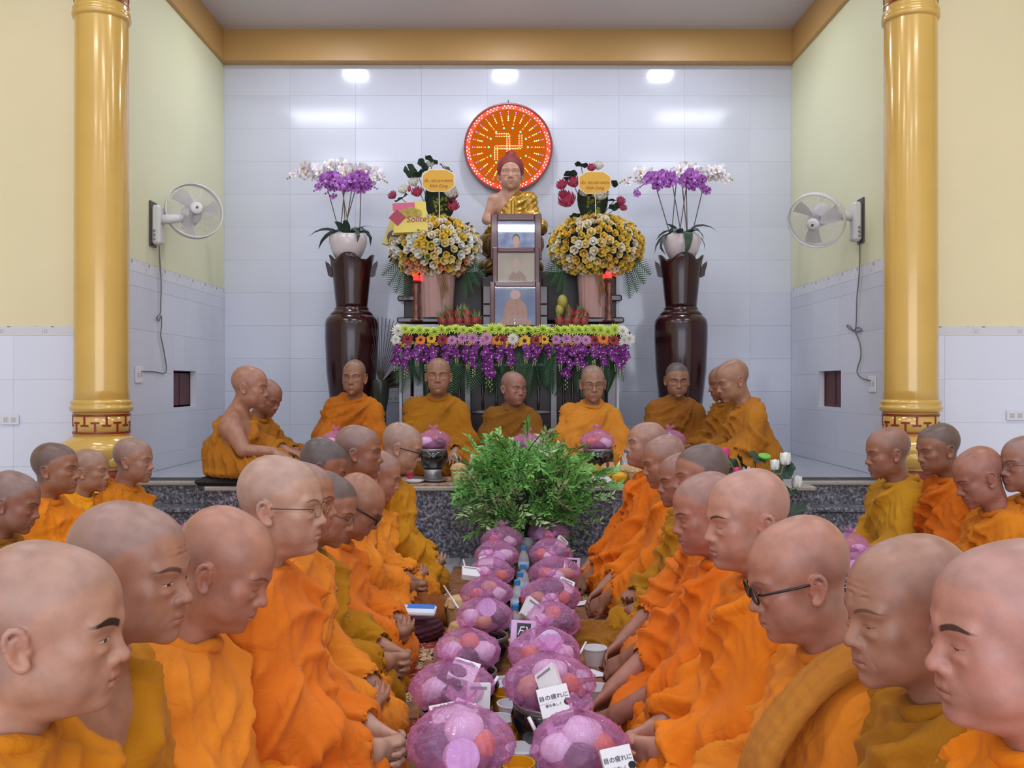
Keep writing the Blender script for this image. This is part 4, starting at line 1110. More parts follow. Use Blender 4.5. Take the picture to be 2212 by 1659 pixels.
# altar table: front at y 7.28
AY0, AY1 = 7.20, 8.14
al = thing('altar', 'dark carved wooden altar table with pale side panels against the back wall', 'altar', (0, 0, PLAT))
A = lambda px, d=AY0: (px - 1100) * d / F_PX
Zp = lambda py, d=AY0: CAM_Z - (py - 828) * d / F_PX - PLAT
m = MB(); m.box(A(852), A(1345), AY0, AY1, Zp(735), Zp(718), .006); m.obj('table_top', M_DARK, al)
for x0, x1, mm in ((868, 888, M_DARK), (1312, 1332, M_DARK)):
    m = MB(); m.box(A(x0), A(x1), AY0 + .01, AY0 + .08, 0, Zp(735), .006); m.obj('leg', mm, al)
    m = MB(); m.box(A(x0), A(x1), AY1 - .09, AY1 - .02, 0, Zp(735), .006); m.obj('leg', mm, al)
for x0, x1 in ((893, 914), (1004, 1016), (1190, 1203)):
    m = MB(); m.box(A(x0), A(x1), AY0 + .015, AY0 + .055, 0, Zp(735), .004); m.obj('pilaster', M_GREYPOST, al)
for x0, x1 in ((914, 1004), (1016, 1190), (1203, 1312)):
    m = MB(); m.box(A(x0), A(x1), AY0 + .12, AY0 + .14, .02, Zp(735)); m.obj('panel', M_DARK2, al)
    xm = (A(x0) + A(x1)) / 2; hw = (A(x1) - A(x0)) / 2
    for zz in (.03, .40, .78):
        m = MB(); m.box(xm - hw, xm + hw, AY0 + .09, AY0 + .125, zz, zz + .03, .004); m.obj('rail', M_DARK, al)
    for k in range(5):                                               # turned bead between the rails
        m = MB(); m.lathe([(.004, 0), (.012, .05), (.006, .1), (.014, .16), (.006, .22), (.012, .28), (.004, .34)], 8, c=(xm - hw * .7 + k * hw * .35, AY0 + .10, .43)); m.obj('spindle', M_DARK, al, smooth=True)
m = MB(); m.box(A(862), A(868), AY0 + .02, AY1, 0, Zp(735)); m.obj('side_panel', mat('pale_stone', '#b9bcc8', .3), al); m = MB(); m.box(A(1332), A(1338), AY0 + .02, AY1, 0, Zp(735)); m.obj('side_panel', mat('pale_stone', '#b9bcc8', .3), al)
m = MB(); m.box(A(856, 7.5), A(1348, 7.5), 7.42, AY1, Zp(718), Zp(700, 7.5), .004); m.obj('upper_case', mat('pale_stone', '#b9bcc8', .3), al)
for (x0, x1, ya, yb, d0) in ((858, 950, 696, 684, 7.5), (1255, 1348, 696, 684, 7.5)):
    m = MB(); m.box(A(x0, d0), A(x1, d0), d0 - .02, AY1, Zp(ya, d0), Zp(yb, d0), .01); m.obj('ledge', M_DARK, al)
for (x0, x1, ya, yb, d0) in ((860, 900, 650, 638, 7.7), (1310, 1342, 650, 636, 7.7)):
    m = MB(); m.box(A(x0, d0), A(x1, d0), d0 - .05, AY1, Zp(ya, d0), Zp(yb, d0), .01); m.obj('ledge', M_DARK, al)
for x0, x1 in ((872, 1050), (1165, 1332)):
    m = MB(); m.box(A(x0, 7.7), A(x1, 7.7), 7.72, AY1 - .02, Zp(690, 7.7), Zp(585, 7.7), .006); m.obj('back_case', M_DARK2, al)
for x0, x1 in ((1042, 1060), (1166, 1184)):                            # carved brackets beside the portraits
    for k, (za, zb) in enumerate(((712, 680), (680, 655), (655, 615))):
        m = MB(); m.box(A(x0, 7.45), A(x1, 7.45), 7.47, 7.50, Zp(za, 7.45), Zp(zb, 7.45), .008); m.obj('bracket', M_DARK, al)
m = MB(); m.box(A(1040, 7.6), A(1172, 7.6), 7.56, 7.90, Zp(716, 7.6), Zp(598, 7.6), .01); m.obj('statue_stand', M_DARK2, al)
# framed portraits standing one behind the other
def portrait(nm, x0, x1, y0, y1, d, fw, back, robe, hair, label, tilt=6, sw=1.0, beige=False, headless=False):
    s = d / F_PX; W = (x1 - x0) * s; H_ = (y1 - y0) * s
    c = P((x0 + x1) / 2, y1, d)
    o = thing('picture_frame', label, 'picture', c, 0, 'framed portraits on the altar', rot=(R_(-tilt), 0, 0))
    f = fw * s
    for (a, b_, z0, z1) in ((-W / 2, -W / 2 + f, 0, H_), (W / 2 - f, W / 2, 0, H_), (-W / 2 + f, W / 2 - f, H_ - f, H_), (-W / 2 + f, W / 2 - f, 0, f)):
        m = MB(); m.box(a, b_, -.018, .012, z0, z1, .006); m.obj('frame_side', M_FRAME, o)
    ph = MB(); ph.box(-W / 2 + f * .8, W / 2 - f * .8, -.002, .004, f * .8, H_ - f * .8); p = ph.obj('photograph', back, o)
    iw = W - 2 * f; ih = H_ - 2 * f
    def disc(name, cx, cz, rx, rz, mm, y, n=20, z_cut=None):
        vs = []
        for i in range(n):
            a = 2 * math.pi * i / n; z = cz + rz * math.sin(a)
            if z_cut is not None: z = max(z, z_cut)
            vs.append((cx + rx * math.cos(a), y, z))
        q = MB(); q.add(vs, [tuple(range(n))]); return q.obj(name, mm, p)
    sk = mat('print_skin', '#b99a86', .3) if beige else mat('print_skin_pink', '#c79d8c', .3)
    if not headless:
        cz = f + ih * .38 if not beige else f + ih * .62
        disc('printed_robe', sw * .01, f + ih * .02, iw * .27, ih * .22 if not beige else ih * .42, robe, -.003, z_cut=f)
        disc('printed_neck', 0, cz - ih * .16, iw * .055, ih * .10, sk, -.0035)
        disc('printed_hair', 0, cz + ih * .03, iw * .105, ih * .19, hair, -.004); disc('printed_face', 0, cz - .003, iw * .095, ih * .165, sk, -.0045)
    else:
        disc('printed_robe', 0, f + ih * .30, iw * .30, ih * .42, robe, -.003, z_cut=f); disc('printed_lap', 0, f + ih * .06, iw * .40, ih * .16, robe, -.0032, z_cut=f)
        disc('printed_head', 0, f + ih * .80, iw * .13, ih * .12, sk, -.0035)
    gl = mat('picture_glass', '#ffffff', .03); nt = gl.node_tree
    if not nt.nodes.get('tr'):
        tr = nt.nodes.new('ShaderNodeBsdfTransparent'); tr.name = 'tr'; g2 = nt.nodes.new('ShaderNodeBsdfGlossy'); g2.inputs['Roughness'].default_value = .03; mx = nt.nodes.new('ShaderNodeMixShader'); mx.inputs[0].default_value = .07
        nt.links.new(tr.outputs[0], mx.inputs[1]); nt.links.new(g2.outputs[0], mx.inputs[2]); nt.links.new(mx.outputs[0], nt.nodes['Material Output'].inputs[0])
    q = MB(); q.box(-W / 2 + f * .8, W / 2 - f * .8, -.009, -.0075, f * .8, H_ - f * .8); q.obj('glass_pane', gl, o)
M_FRAME = mat('frame_wood', '#5a3034', .28, spec=.6, var=.12, vscale=18, coat=.3)
sky = mat('print_sky', '#44588e', .3, var=.5, vscale=9, col2='#9fb0d0')
sky2 = mat('print_sky_low', '#3c5288', .3, var=.4, vscale=5, col2='#6f7f9c')
bei = mat('print_beige', '#a99d88', .3, var=.15, vscale=5)
portrait('a', 1060, 1170, 459, 560, 7.44, 15, sky, mat('print_robe_a', '#8f8288', .3), mat('print_black', '#221a1c', .3), 'framed portrait on blue sky, topmost of the three on the altar')
portrait('b', 1064, 1166, 532, 625, 7.37, 11, bei, mat('print_robe_b', '#8d6f55', .3), mat('print_skin', '#b99a86', .3), 'framed sepia portrait, middle of the three on the altar', beige=True)
portrait('c', 1058, 1168, 606, 712, 7.31, 11, sky2, mat('print_robe_c', '#a8765c', .3, var=.2, vscale=30), mat('print_skin', '#b99a86', .3), 'framed portrait of a seated figure, lowest of the three on the altar', headless=True)
o = thing('incense_tray', 'small wooden tray in front of the lowest portrait', 'tray', P(1112, 712, 7.31)); m = MB(); m.lathe([(.09, 0), (.135, .02), (.14, .035), (.13, .035), (.10, .012)], 24); m.obj('dish', mat('brown_lacquer', '#5d3a25', .35), o, smooth=True)
m = MB(); m.ball((0, 0, .045), (.012, .012, .03), 10, 8); m.ball((0, 0, .08), .009); m.obj('figurine', mat('silver', '#d6d6da', .2, .8), o, smooth=True)
# ---------------------------------------------------------------- LED halo on the back wall
hc_ = P(1098, 322, 8.22); RH = 95 * 8.22 / F_PX
halo = thing('led_halo', 'round red and orange LED halo with a Buddhist swastika on the back wall', 'light', (hc_.x, 8.15, hc_.z))
MX = Matrix.Rotation(R_(90), 4, 'X')
m = MB(); m.lathe([(.001, -.06), (RH * .99, -.06), (RH, -.03), (RH, .022), (RH * .965, .024), (RH * .96, .008), (.001, .008)], 64, M=MX); m.obj('drum', mat('halo_rim', '#8a3a36', .4), halo, smooth=False, angle=40)
m = MB(); m.lathe([(.001, .010), (RH * .955, .010)], 64, M=MX); m.obj('face', mat('halo_face', '#a8642a', .35, emit='#e0801c', estr=.42), halo)
m = MB(); m.lathe([(RH * .86, .012), (RH * .955, .012)], 64, M=MX, cap=False); m.obj('edge_band', mat('halo_band', '#c03a22', .35, emit='#ff3a1c', estr=.55), halo)
led = {}
for nm, c, e in (('red', '#ff3020', 2.2), ('orange', '#ffae50', 3), ('yellow', '#ffe27a', 3), ('green', '#3cffa0', 3), ('violet', '#8a5cff', 3), ('pink', '#ffb8a0', 3)):
    q = MB(); q.ball((0, 0, 0), (1, .8, 1), 8, 6); led[nm] = q.mesh('led', mat('led_' + nm, c, .3, emit=c, estr=e), smooth=True)
nled = 0; joined = {k: MB() for k in led}
def put(nm, r, a, s):
    global nled
    x, z = RH * r * math.cos(a), RH * r * math.sin(a)
    if nled < 290: link('led', led[nm], halo, loc=(x, -.016, z), scale=s); nled += 1
    else: joined[nm].ball((x, -.016, z), (s, s * .8, s), 6, 4)
def putxy(nm, x, z, s):
    put(nm, math.hypot(x, z), math.atan2(z, x), s)
for ring in (.93, .885):
    for k in range(72): put('pink' if (k * 7) % 5 else 'red', ring, 2 * math.pi * (k + (.5 if ring < .9 else 0)) / 72, .0058)
for k in range(28):
    a = 2 * math.pi * k / 28
    for j, r in enumerate((.80, .755)): put('violet', r, a, .0055 - .001 * j)
    for j, r in enumerate((.70, .655, .61)): put('yellow' if k % 2 else 'orange', r, a, .0058)
    if k % 2 == 0:
        put('red', .56, a, .008); put('orange', .52, a, .005)
        put('green', .44, a, .0085)
# the swastika in rows of dots, arms of a 5-unit grid
def seg(x0, z0, x1, z1):
    L_ = math.hypot(x1 - x0, z1 - z0); n = max(2, int(L_ / .035))
    for off in (-.032, .032):
        for i in range(n + 1):
            t = i / n; ox, oz = ((0, off) if abs(x1 - x0) > abs(z1 - z0) else (off, 0))
            q = joined['yellow']; q.ball((RH * (x0 + (x1 - x0) * t + ox), -.016, RH * (z0 + (z1 - z0) * t + oz)), .0042, 6, 4)
    for i in range(n):
        t = (i + .5) / n; joined['red'].ball((RH * (x0 + (x1 - x0) * t), -.017, RH * (z0 + (z1 - z0) * t)), .0048, 6, 4)
Uq = .275
for a in ((0, -Uq, 0, Uq), (-Uq, 0, Uq, 0), (-Uq, Uq, 0, Uq), (Uq, 0, Uq, Uq), (0, -Uq, Uq, -Uq), (-Uq, -Uq, -Uq, 0)): seg(*a)
for k, q in joined.items():
    if q.v:
        o = q.obj('led_dots', MATS['led_' + k], halo); o['kind'] = 'stuff'
m = MB(); m.tube([(0, -.02, RH), (0, -.03, RH + .02)], .004, 6); m.obj('hook', M_DARK2, halo)
# ---------------------------------------------------------------- the Buddha statue
def statue():
    d = 7.86; s = d / F_PX
    c = P(1103, 505, d)                                               # seat of the figure
    b = thing('buddha_statue', 'gold robed seated Buddha statue on a gold lotus throne', 'statue', c)
    hz = (505 - 378) * s; sc = .30 / .235 * .98                          # head centre and size
    gold = mat('statue_gold', '#b98e36', .30, metal=.55, spec=.6, var=.1, vscale=6); skin = mat('statue_skin', '#d39a86', .35, spec=.5)
    sh = hz - .20; W = 1.0
    f = Field((-.36, -.30, -.02), (.36, .22, sh + .16), .009)
    f.ell((0, .0, .10), (.15, .12, .14), 0); f.cone((0, 0, .1), (0, 0, sh - .06), .125, .125, .05)
    f.cone((.16, 0, sh - .01), (.205, -.02, sh * .42), .062, .055, .04); f.cone((.205, -.02, sh * .42), (.06, -.16, .09), .055, .045, .04)
    f.cone((.05, 0, sh + .005), (.165, 0, sh - .01), .055, .058, .04)
    for s_ in (-1, 1):
        f.cone((s_ * .1, 0, .06), (s_ * .245, -.10, .045), .085, .070, .04); f.cone((s_ * .245, -.10, .045), (-s_ * .03, -.19, .05), .065, .045, .03)
    f.ell((0, -.10, .045), (.2, .13, .05), .04)
    X, Y, Z = f._pts((slice(None),) * 3); e = ((Z - (sh + .05)) - 1.35 * (X - .045)) / 1.68
    f._apply((slice(None),) * 3, -(e + 0 * Y), .015, 'sub'); f.cone((-.155, 0, sh - .03), (-.20, -.02, sh * .40), .060, .045, .01, 'sub')
    V, F = f.net(); V = relax(V, F, 2); N = vnormals(V, F); x, y, z = V.T
    up = smoothstep(.12, .2, z)
    u = (z - .9 * np.abs(x - .03) ** 1.1) / .060 + .35 * np.sin(x * 14)
    front = 1 - smoothstep(.0, .05, y)
    dis = up * .012 * fold_profile(u) * (1 - np.exp(-((x - .02) ** 2) / .0009) * .9) + (1 - up) * .008 * fold_profile(np.arctan2(x, -(y + .02)) * 3 + z * 14)
    V = relax(V + N * dis[:, None] * .85, F, 2); link('robe', np_mesh('robe', V, F), b, gold)
    m = MB(); m.box(.0, .040, -.142, -.112, .10, sh - .035, .012); m.obj('front_fold', gold, b)
    Mh = Matrix.Translation((0, -.02, hz)) @ Matrix.Scale(sc, 4); Mi = Mh.inverted()
    H = dict(w=1.0, ear=1.35, tone='#d9a08c', stubble=0, brow=.75, browt=.0016, eye=.12, beard=0, seed=3)
    f = Field((-.25, -.15, -.40), (.22, .14, .16), .005)
    head_field(f, H, Mi @ Vector((0, 0, sh)))
    B = lambda v: Mi @ Vector(v)
    f.cone(B((-.135, 0, sh - .01)), B((.12, 0, sh - .01)), .040, .040, .04); f.cone(B((0, 0, hz - .12)), B((-.08, 0, sh + .0)), .04, .035, .03)
    f.cone(B((-.15, 0, sh - .02)), B((-.205, -.02, sh * .40)), .040, .032, .02); f.cone(B((-.205, -.02, sh * .40)), B((-.16, -.16, .08)), .032, .022, .02)
    f.ell(B((0, -.0, sh - .09)), (.105, .075, .09), .03)
    V, F = f.net(); V = relax(V, F, 1); HV = V.copy(); T_ = (V[:, 2] > -.125).astype(np.float32)
    finish_skin('body', V @ np.array(Mh.to_3x3()).T + np.array(Mh.translation), F, HV, H, T_, b)
    f = Field((-.13, -.16, -.09), (.13, .16, .20), .005)                    # hair cap with the topknot
    f.ell((0, .020, .046), (.0935, .113, .100), 0); f.ell((0, .02, .150), (.036, .036, .026), .02)
    f.ell((0, -.135, .000), (.092, .112, .074), .006, 'sub'); f.ell((0, -.07, -.08), (.12, .16, .085), .01, 'sub')
    V, F = f.net(); V = relax(V, F, 1); link('hair', np_mesh('hair', V @ np.array(Mh.to_3x3()).T + np.array(Mh.translation), F), b, mat('statue_hair', '#7c2a2c', .6))
    # lotus throne
    m = MB(); m.lathe([(.27, -.02), (.29, -.05), (.27, -.09), (.22, -.16), (.19, -.20), (.22, -.26), (.27, -.32), (.28, -.355)], 40); m.obj('throne', mat('throne_bronze', '#8a6a38', .3, metal=.5), b, smooth=True)
    petals(b, (.20, .285), (-.20, -.04), 14, .15, .1, 'petal', mat('throne_bronze', '#8a6a38', .3, metal=.5)); petals(b, (.20, .285), (-.21, -.33), 14, .15, .1, 'petal', mat('throne_bronze', '#8a6a38', .3, metal=.5), drop=1)
    return b
statue()
# ---------------------------------------------------------------- tall turned urns with orchids
M_URN = mat('urn_rosewood', '#331213', .2, spec=.5, var=.22, vscale=8, coat=.25)
def urn(cx, label, d=7.62):
    s = d / F_PX; c = P(cx, 828, d); u = thing('wooden_urn', label, 'urn', (c.x, d, PLAT), 0, 'tall wooden urns beside the altar')
    Z = lambda py: CAM_Z - (py - 828) * s - PLAT
    r = lambda w_: w_ * s
    prof = [(r(30), 0), (r(36), .04), (r(31), .07), (r(34), Z(940)), (r(46), Z(870)), (r(54), Z(800)), (r(57), Z(730)), (r(57), Z(700)), (r(55), Z(690)), (r(48), Z(681)), (r(44), Z(679))]
    m = MB(); m.lathe(prof, 48); m.obj('belly', M_URN, u, smooth=True)
    m = MB(); m.lathe([(r(44), Z(681)), (r(46), Z(678)), (r(40), Z(672)), (r(36), Z(668)), (r(37), Z(665)), (r(31), Z(661))], 48); m.obj('shoulder_rings', M_URN, u, smooth=True)
    # flared neck with a scalloped rim
    vs = []; fs = []; n = 64; ks = 14
    for j in range(ks + 1):
        t = j / ks
        for i in range(n):
            a = 2 * math.pi * i / n; top = Z(549) - .035 * (.5 - .5 * math.cos(4 * a)) - .012 * abs(math.sin(2 * a))
            top = Z(549) - .062 * abs(math.sin(2 * a)) ** 3
            z = Z(664) + (top - Z(664)) * t
            q = (z - Z(664)) / (Z(549) - Z(664)); rr = r(30) + r(17) * max(0, q) ** 1.8 + r(1.5) * math.sin(q * 5)
            vs.append((rr * math.cos(a), rr * math.sin(a), z))
    for j in range(ks):
        for i in range(n): fs.append((j * n + i, j * n + (i + 1) % n, (j + 1) * n + (i + 1) % n, (j + 1) * n + i))
    m = MB(); m.add(vs, fs); o = m.obj('neck', M_URN, u, smooth=True); md = o.modifiers.new('s', 'SOLIDIFY'); md.thickness = .014; md.offset = -1
    for sg in (-1, 1):
        vs = [(0, 0), (.030, .055), (.062, .078), (.060, .040), (.048, .000), (.040, -.045), (.012, -.060), (0, -.04)]
        q = MB(); n_ = len(vs)
        q.add([(sg * (r(40) + a), y, Z(583) + b_) for y in (-.018, .018) for a, b_ in vs], [tuple(range(n_)), tuple(range(2 * n_ - 1, n_ - 1, -1))] + [(i, (i + 1) % n_, n_ + (i + 1) % n_, n_ + i) for i in range(n_)])
        q.obj('lug', M_URN, u)
    m = MB(); m.lathe([(.001, Z(562)), (r(42), Z(562)), (r(42), Z(567)), (.001, Z(567))], 32); m.obj('shelf_plate', M_DARK2, u)
    return u, Z(562) + PLAT
M_LEAF = mat('orchid_leaf', '#2f4a34', .35, var=.2, vscale=12); M_STEM = mat('flower_stem', '#5a4a3c', .5)
def leaf_mesh(name, m, L=.2, W_=.05, bend=.5, n=6, fold=.2):
    k = (name, m.name, L, W_, bend)
    if k in MESHES: return MESHES[k]
    vs = []; fs = []
    for i in range(n + 1):
        t = i / n; w_ = W_ / 2 * math.sin(math.pi * (.06 + .94 * t) ** .8) ** .8 if t < 1 else 0.0005
        a = bend * t * t * 1.5; x = L * t * math.cos(a * .6); z = -L * t * math.sin(a * .8)
        vs += [(x, -w_, z + fold * w_), (x, 0, z), (x, w_, z + fold * w_)]
    for i in range(n):
        for j in range(2): q = i * 3 + j; fs.append((q, q + 1, q + 4, q + 3))
    b = MB(); b.add(vs, fs); MESHES[k] = b.mesh(name, m, smooth=True); return MESHES[k]
def orchid_mesh(m, sc, key, lipm):
    if key in MESHES: return MESHES[key]
    b = MB()
    for k, (a, L, w_) in enumerate(((90, 1, .62), (18, 1.05, .95), (162, 1.05, .95), (235, .95, .6), (305, .95, .6))):
        a = R_(a); vs = [(0, 0, 0)]; n = 9
        for i in range(n):
            t = i / (n - 1); ang = -1.15 + 2.3 * t; rr = .022 * sc * L * (1 + .3 * math.cos(ang * .9)); wd = w_
            x = .016 * sc * L * (1 + math.cos(ang) * .95); y = .019 * sc * math.sin(ang * 1.0) * wd * 1.1
            vs.append((x * math.cos(a) - y * math.sin(a), -.004 * sc - .004 * sc * math.cos(ang * 2) + (k % 2) * .001, x * math.sin(a) + y * math.cos(a)))
        b.add(vs, [(0, i, i + 1) for i in range(1, n)])
    b.cur = 1; b.ball((0, -.008 * sc, -.004 * sc), (.005 * sc, .006 * sc, .008 * sc), 6, 4)
    MESHES[key] = b.mesh('blossom', [m, lipm]); return MESHES[key]
M_OV = mat('orchid_purple', '#9a3fb0', .5, var=.35, vscale=40, col2='#c583d6'); M_OW = mat('orchid_white', '#ece6ee', .5, var=.06, vscale=30)
M_LIPW = mat('orchid_lip_yellow', '#c7a25a', .5); M_LIPV = mat('orchid_lip_dark', '#6a1a5a', .5)
def orchid_pot(cx, base_z, d, label, seed):
    s = d / F_PX; r_ = random.Random(seed); c = P(cx, 828, d)
    o = thing('orchid_pot', label, 'potted orchid', (c.x, d, base_z), 0, 'orchid pots on the wooden urns')
    R0 = 41 * s; H_ = 54 * s
    m = MB(); m.lathe([(R0 * .45, 0), (R0 * .62, .01), (R0 * .86, H_ * .38), (R0 * .99, H_ * .72), (R0 * .97, H_ * .94), (R0 * .92, H_), (R0 * .86, H_), (R0 * .88, H_ * .85), (.01, H_ * .8)], 40); m.obj('bowl', mat('glazed_ceramic', '#dccfd2', .12, spec=.6), o, smooth=True)
    for k in range(9):
        a = r_.uniform(0, 6.28); q = MB(); q.ball((R0 * .55 * math.cos(a), R0 * .55 * math.sin(a), H_ * .98), (.045, .04, .03), 10, 6); q.obj('moss_tuft', mat('white_moss', '#cfd0da', .9, bump=.8, bscale=90), o, smooth=True)
    for k in range(12):
        a = k * .55 + r_.uniform(-.2, .2); L = r_.uniform(.15, .27)
        l = link('leaf', leaf_mesh('leaf', M_LEAF, .22, .078, r_.choice((.5, 1.0, 1.5))), o, loc=(.05 * math.cos(a), .05 * math.sin(a), H_ * 1.0))
        l.rotation_euler = (r_.uniform(-.3, .3), -r_.uniform(.2, 1.1), a); l.scale = (L / .22,) * 3
    for k in range(7):
        bx = r_.uniform(-.09, .10); lean = (k - 3) * .045 + r_.uniform(-.02, .02); h1 = r_.uniform(.42, .52)
        side = -1 if k < 3 else (1 if k > 3 else r_.choice((-1, 1))); white = k % 2 == 0
        if white: h1 += .10
        dep = r_.uniform(-.05, .10) + (.07 if white else -.05)
        pts = [Vector((bx, dep * .5, H_))]
        for i in range(1, 7):
            t = i / 6; pts.append(Vector((bx + lean * t, dep * (.5 + .5 * t), H_ + h1 * t)))
        Lh = r_.uniform(.13, .30)
        for i in range(1, 8):
            t = i / 7; pts.append(Vector((bx + lean + side * Lh * t, dep + r_.uniform(-.01, .01), H_ + h1 + .035 * math.sin(t * 2.2) - (.09 if not white else .045) * t * t)))
        q = MB(); q.tube(pts, .0042, 6); q.obj('stem', M_STEM, o, smooth=True)
        q = MB(); q.tube([pts[0], Vector((bx + lean * .9, dep, H_ + h1 * .9))], .0025, 5); q.obj('stake', mat('stake_wood', '#8a7a60', .6), o)
        me = orchid_mesh(M_OW if white else M_OV, 1.9, 'orch_w' if white else 'orch_v', M_LIPW if white else M_LIPV)
        for i in range(6, len(pts)):
            for rep in range(3 if i < 11 else 1):
                b_ = link('blossom', me, o, loc=pts[i] + Vector((r_.uniform(-.035, .035), -.02 + r_.uniform(-.03, .03), r_.uniform(-.045, .03) - (.0 if white else .01))))
                b_.rotation_euler = (r_.uniform(-.5, .4), r_.uniform(-.5, .5), r_.uniform(-.7, .7)); b_.scale = (r_.uniform(.75, 1.1) * (1 if i < 11 else .6),) * 3
        for rep in range(3):
            q = MB(); q.ball(pts[-1] + Vector((side * .02 * rep, 0, -.012 * rep)), .009, 8, 6); q.obj('bud', M_OV if not white else mat('bud_green', '#a8a06a', .5), o, smooth=True)
u, z1 = urn(760, 'tall dark wooden urn left of the altar, holding an orchid pot'); orchid_pot(752, z1, 7.62, 'white bowl of white and purple orchids on the left urn', 11)
u, z1 = urn(1471, 'tall dark wooden urn right of the altar, holding an orchid pot'); orchid_pot(1473, z1, 7.62, 'white bowl of white and purple orchids on the right urn', 23)
# ---------------------------------------------------------------- flower meshes
def rose_mesh(key, m):
    if key in MESHES: return MESHES[key]
    b = MB(); r_ = random.Random(key)
    b.ball((0, 0, .016), (.010, .010, .014), 8, 6)
    for ring, (n, R0, R1, h0, h1, w_) in enumerate(((3, .007, .010, .0, .034, .018), (4, .010, .017, -.002, .034, .026), (5, .013, .026, -.004, .031, .034), (6, .015, .034, -.008, .023, .038))):
        for k in range(n):
            a0 = 2 * math.pi * k / n + ring * .5 + r_.uniform(-.1, .1); vs = []; fs = []
            for j in range(4):
                t = j / 3; rr = R0 + (R1 - R0) * t ** (1.6 if ring < 2 else 1.1); z = h0 + (h1 - h0) * t ** .8 - (.004 if t == 1 and ring > 1 else 0); ww = w_ * (.5 + .6 * math.sin(math.pi * min(1, t * .8 + .1)))
                for i in range(5):
                    u = i / 4 - .5; a = a0 + u * ww / max(rr, .012); vs.append((rr * (1 - .12 * abs(u)) * math.cos(a), rr * (1 - .12 * abs(u)) * math.sin(a), z - .014 * u * u * (t > .6)))
            for j in range(3):
                for i in range(4): fs.append((j * 5 + i, j * 5 + i + 1, j * 5 + i + 6, j * 5 + i + 5))
            b.add(vs, fs)
    MESHES[key] = b.mesh('rose', m, smooth=True); return MESHES[key]
def mum_mesh(key, m, n=60, R0=.045, flat=.5, cm=None):
    if key in MESHES: return MESHES[key]
    b = MB(); b.cur = 0
    for k in range(n):
        t = (k + .5) / n; a = k * 2.39996; el = (1 - t) * 1.35 + .08 if flat > .4 else .12 + .1 * t
        L = R0 * (.6 + .4 * t); w_ = R0 * .085 if flat > .4 else R0 * .16
        d = Vector((math.cos(a) * math.cos(el), math.sin(a) * math.cos(el), math.sin(el) * flat * 1.3)); s_ = Vector((-math.sin(a), math.cos(a), 0))
        p0 = d * R0 * .12; p1 = d * L * .6; p2 = d * L + Vector((0, 0, -.004 * t))
        b.add([p0 - s_ * w_ * .5, p0 + s_ * w_ * .5, p1 + s_ * w_, p1 - s_ * w_, p2 + s_ * w_ * .5, p2 - s_ * w_ * .5], [(0, 1, 2, 3), (3, 2, 4, 5)])
    if cm: b.cur = 1; b.ball((0, 0, R0 * .12), (R0 * .28, R0 * .28, R0 * .14), 10, 6)
    MESHES[key] = b.mesh('flower', [m, cm] if cm else m); return MESHES[key]
def fern_mesh(key, m, L=.3, n=14, wl=.09):
    if key in MESHES: return MESHES[key]
    b = MB()
    for i in range(n):
        t = (i + 1) / (n + 1); x = L * t; z = -L * .35 * t * t; l_ = wl * math.sin(math.pi * (t * .85 + .12)); sp = L / n * .62
        for sg in (-1, 1): b.add([(x, 0, z), (x + sp, 0, z), (x + sp * 1.2 + l_ * .55, sg * l_, z - l_ * .25)], [(0, 1, 2)])
    b.tube([(0, 0, 0), (L * .5, 0, -L * .0875), (L, 0, -L * .35)], .0022, 4)
    MESHES[key] = b.mesh('fern_leaf', m); return MESHES[key]
M_GREEN = mat('foliage_green', '#2c4a2e', .5, var=.25, vscale=15); M_GREEN2 = mat('palm_green', '#3a6340', .45, var=.2, vscale=10)
ROSE = [rose_mesh('rose%d' % i, mat('rose_%d' % i, c, .6, var=.10, vscale=40)) for i, c in enumerate(('#f2d45a', '#f6ead0', '#f2dc98', '#f6f4ea', '#eec65e', '#eab48a', '#e59a68'))]
def face_out(n, r_=None, jit=.3):
    "rotation that turns local +z to direction n"
    q = Vector(n).normalized().to_track_quat('Z', 'Y').to_euler(); return q
def sign(parent, cx, cz, y, stick_to):
    "scalloped yellow card on a stick"
    vs = []; n = 72
    W_, H_ = .125, .085
    for i in range(n):
        a = 2 * math.pi * i / n; k = 1 + .06 * abs(math.sin(4 * a)); vs.append((W_ * k * abs(math.cos(a)) ** .75 * (1 if math.cos(a) > 0 else -1), H_ * k * abs(math.sin(a)) ** .75 * (1 if math.sin(a) > 0 else -1)))
    for sc_, yy, mm, nm in ((1.06, 0, mat('card_cream', '#efe3cf', .6), 'card_border'), (.98, -.0025, mat('card_yellow', '#e8b440', .6), 'card')):
        q = MB(); q.add([(cx + a * sc_, y + yy, cz + b_ * sc_) for a, b_ in vs] + [(cx + a * sc_, y + yy + .002, cz + b_ * sc_) for a, b_ in vs], [tuple(range(n)), tuple(range(2 * n - 1, n - 1, -1))] + [(i, (i + 1) % n, n + (i + 1) % n, n + i) for i in range(n)]); q.obj(nm, mm, parent)
    text('LIỄU - SỬU QUY NHOʼN', .0275, mat('ink_red', '#9c2a1c', .6), parent, (cx, y - .0035, cz - .004), nm='lettering', sx=.80)
    text('Kính Cúng', .034, mat('ink_red', '#9c2a1c', .6), parent, (cx, y - .0035, cz - .045), nm='lettering', shear=.25)
    q = MB(); q.tube([(cx + .005, y + .006, cz - .08), (cx + .008, y + .01, stick_to)], .004, 6); q.obj('stick', mat('stick_white', '#e6e2da', .5), parent)
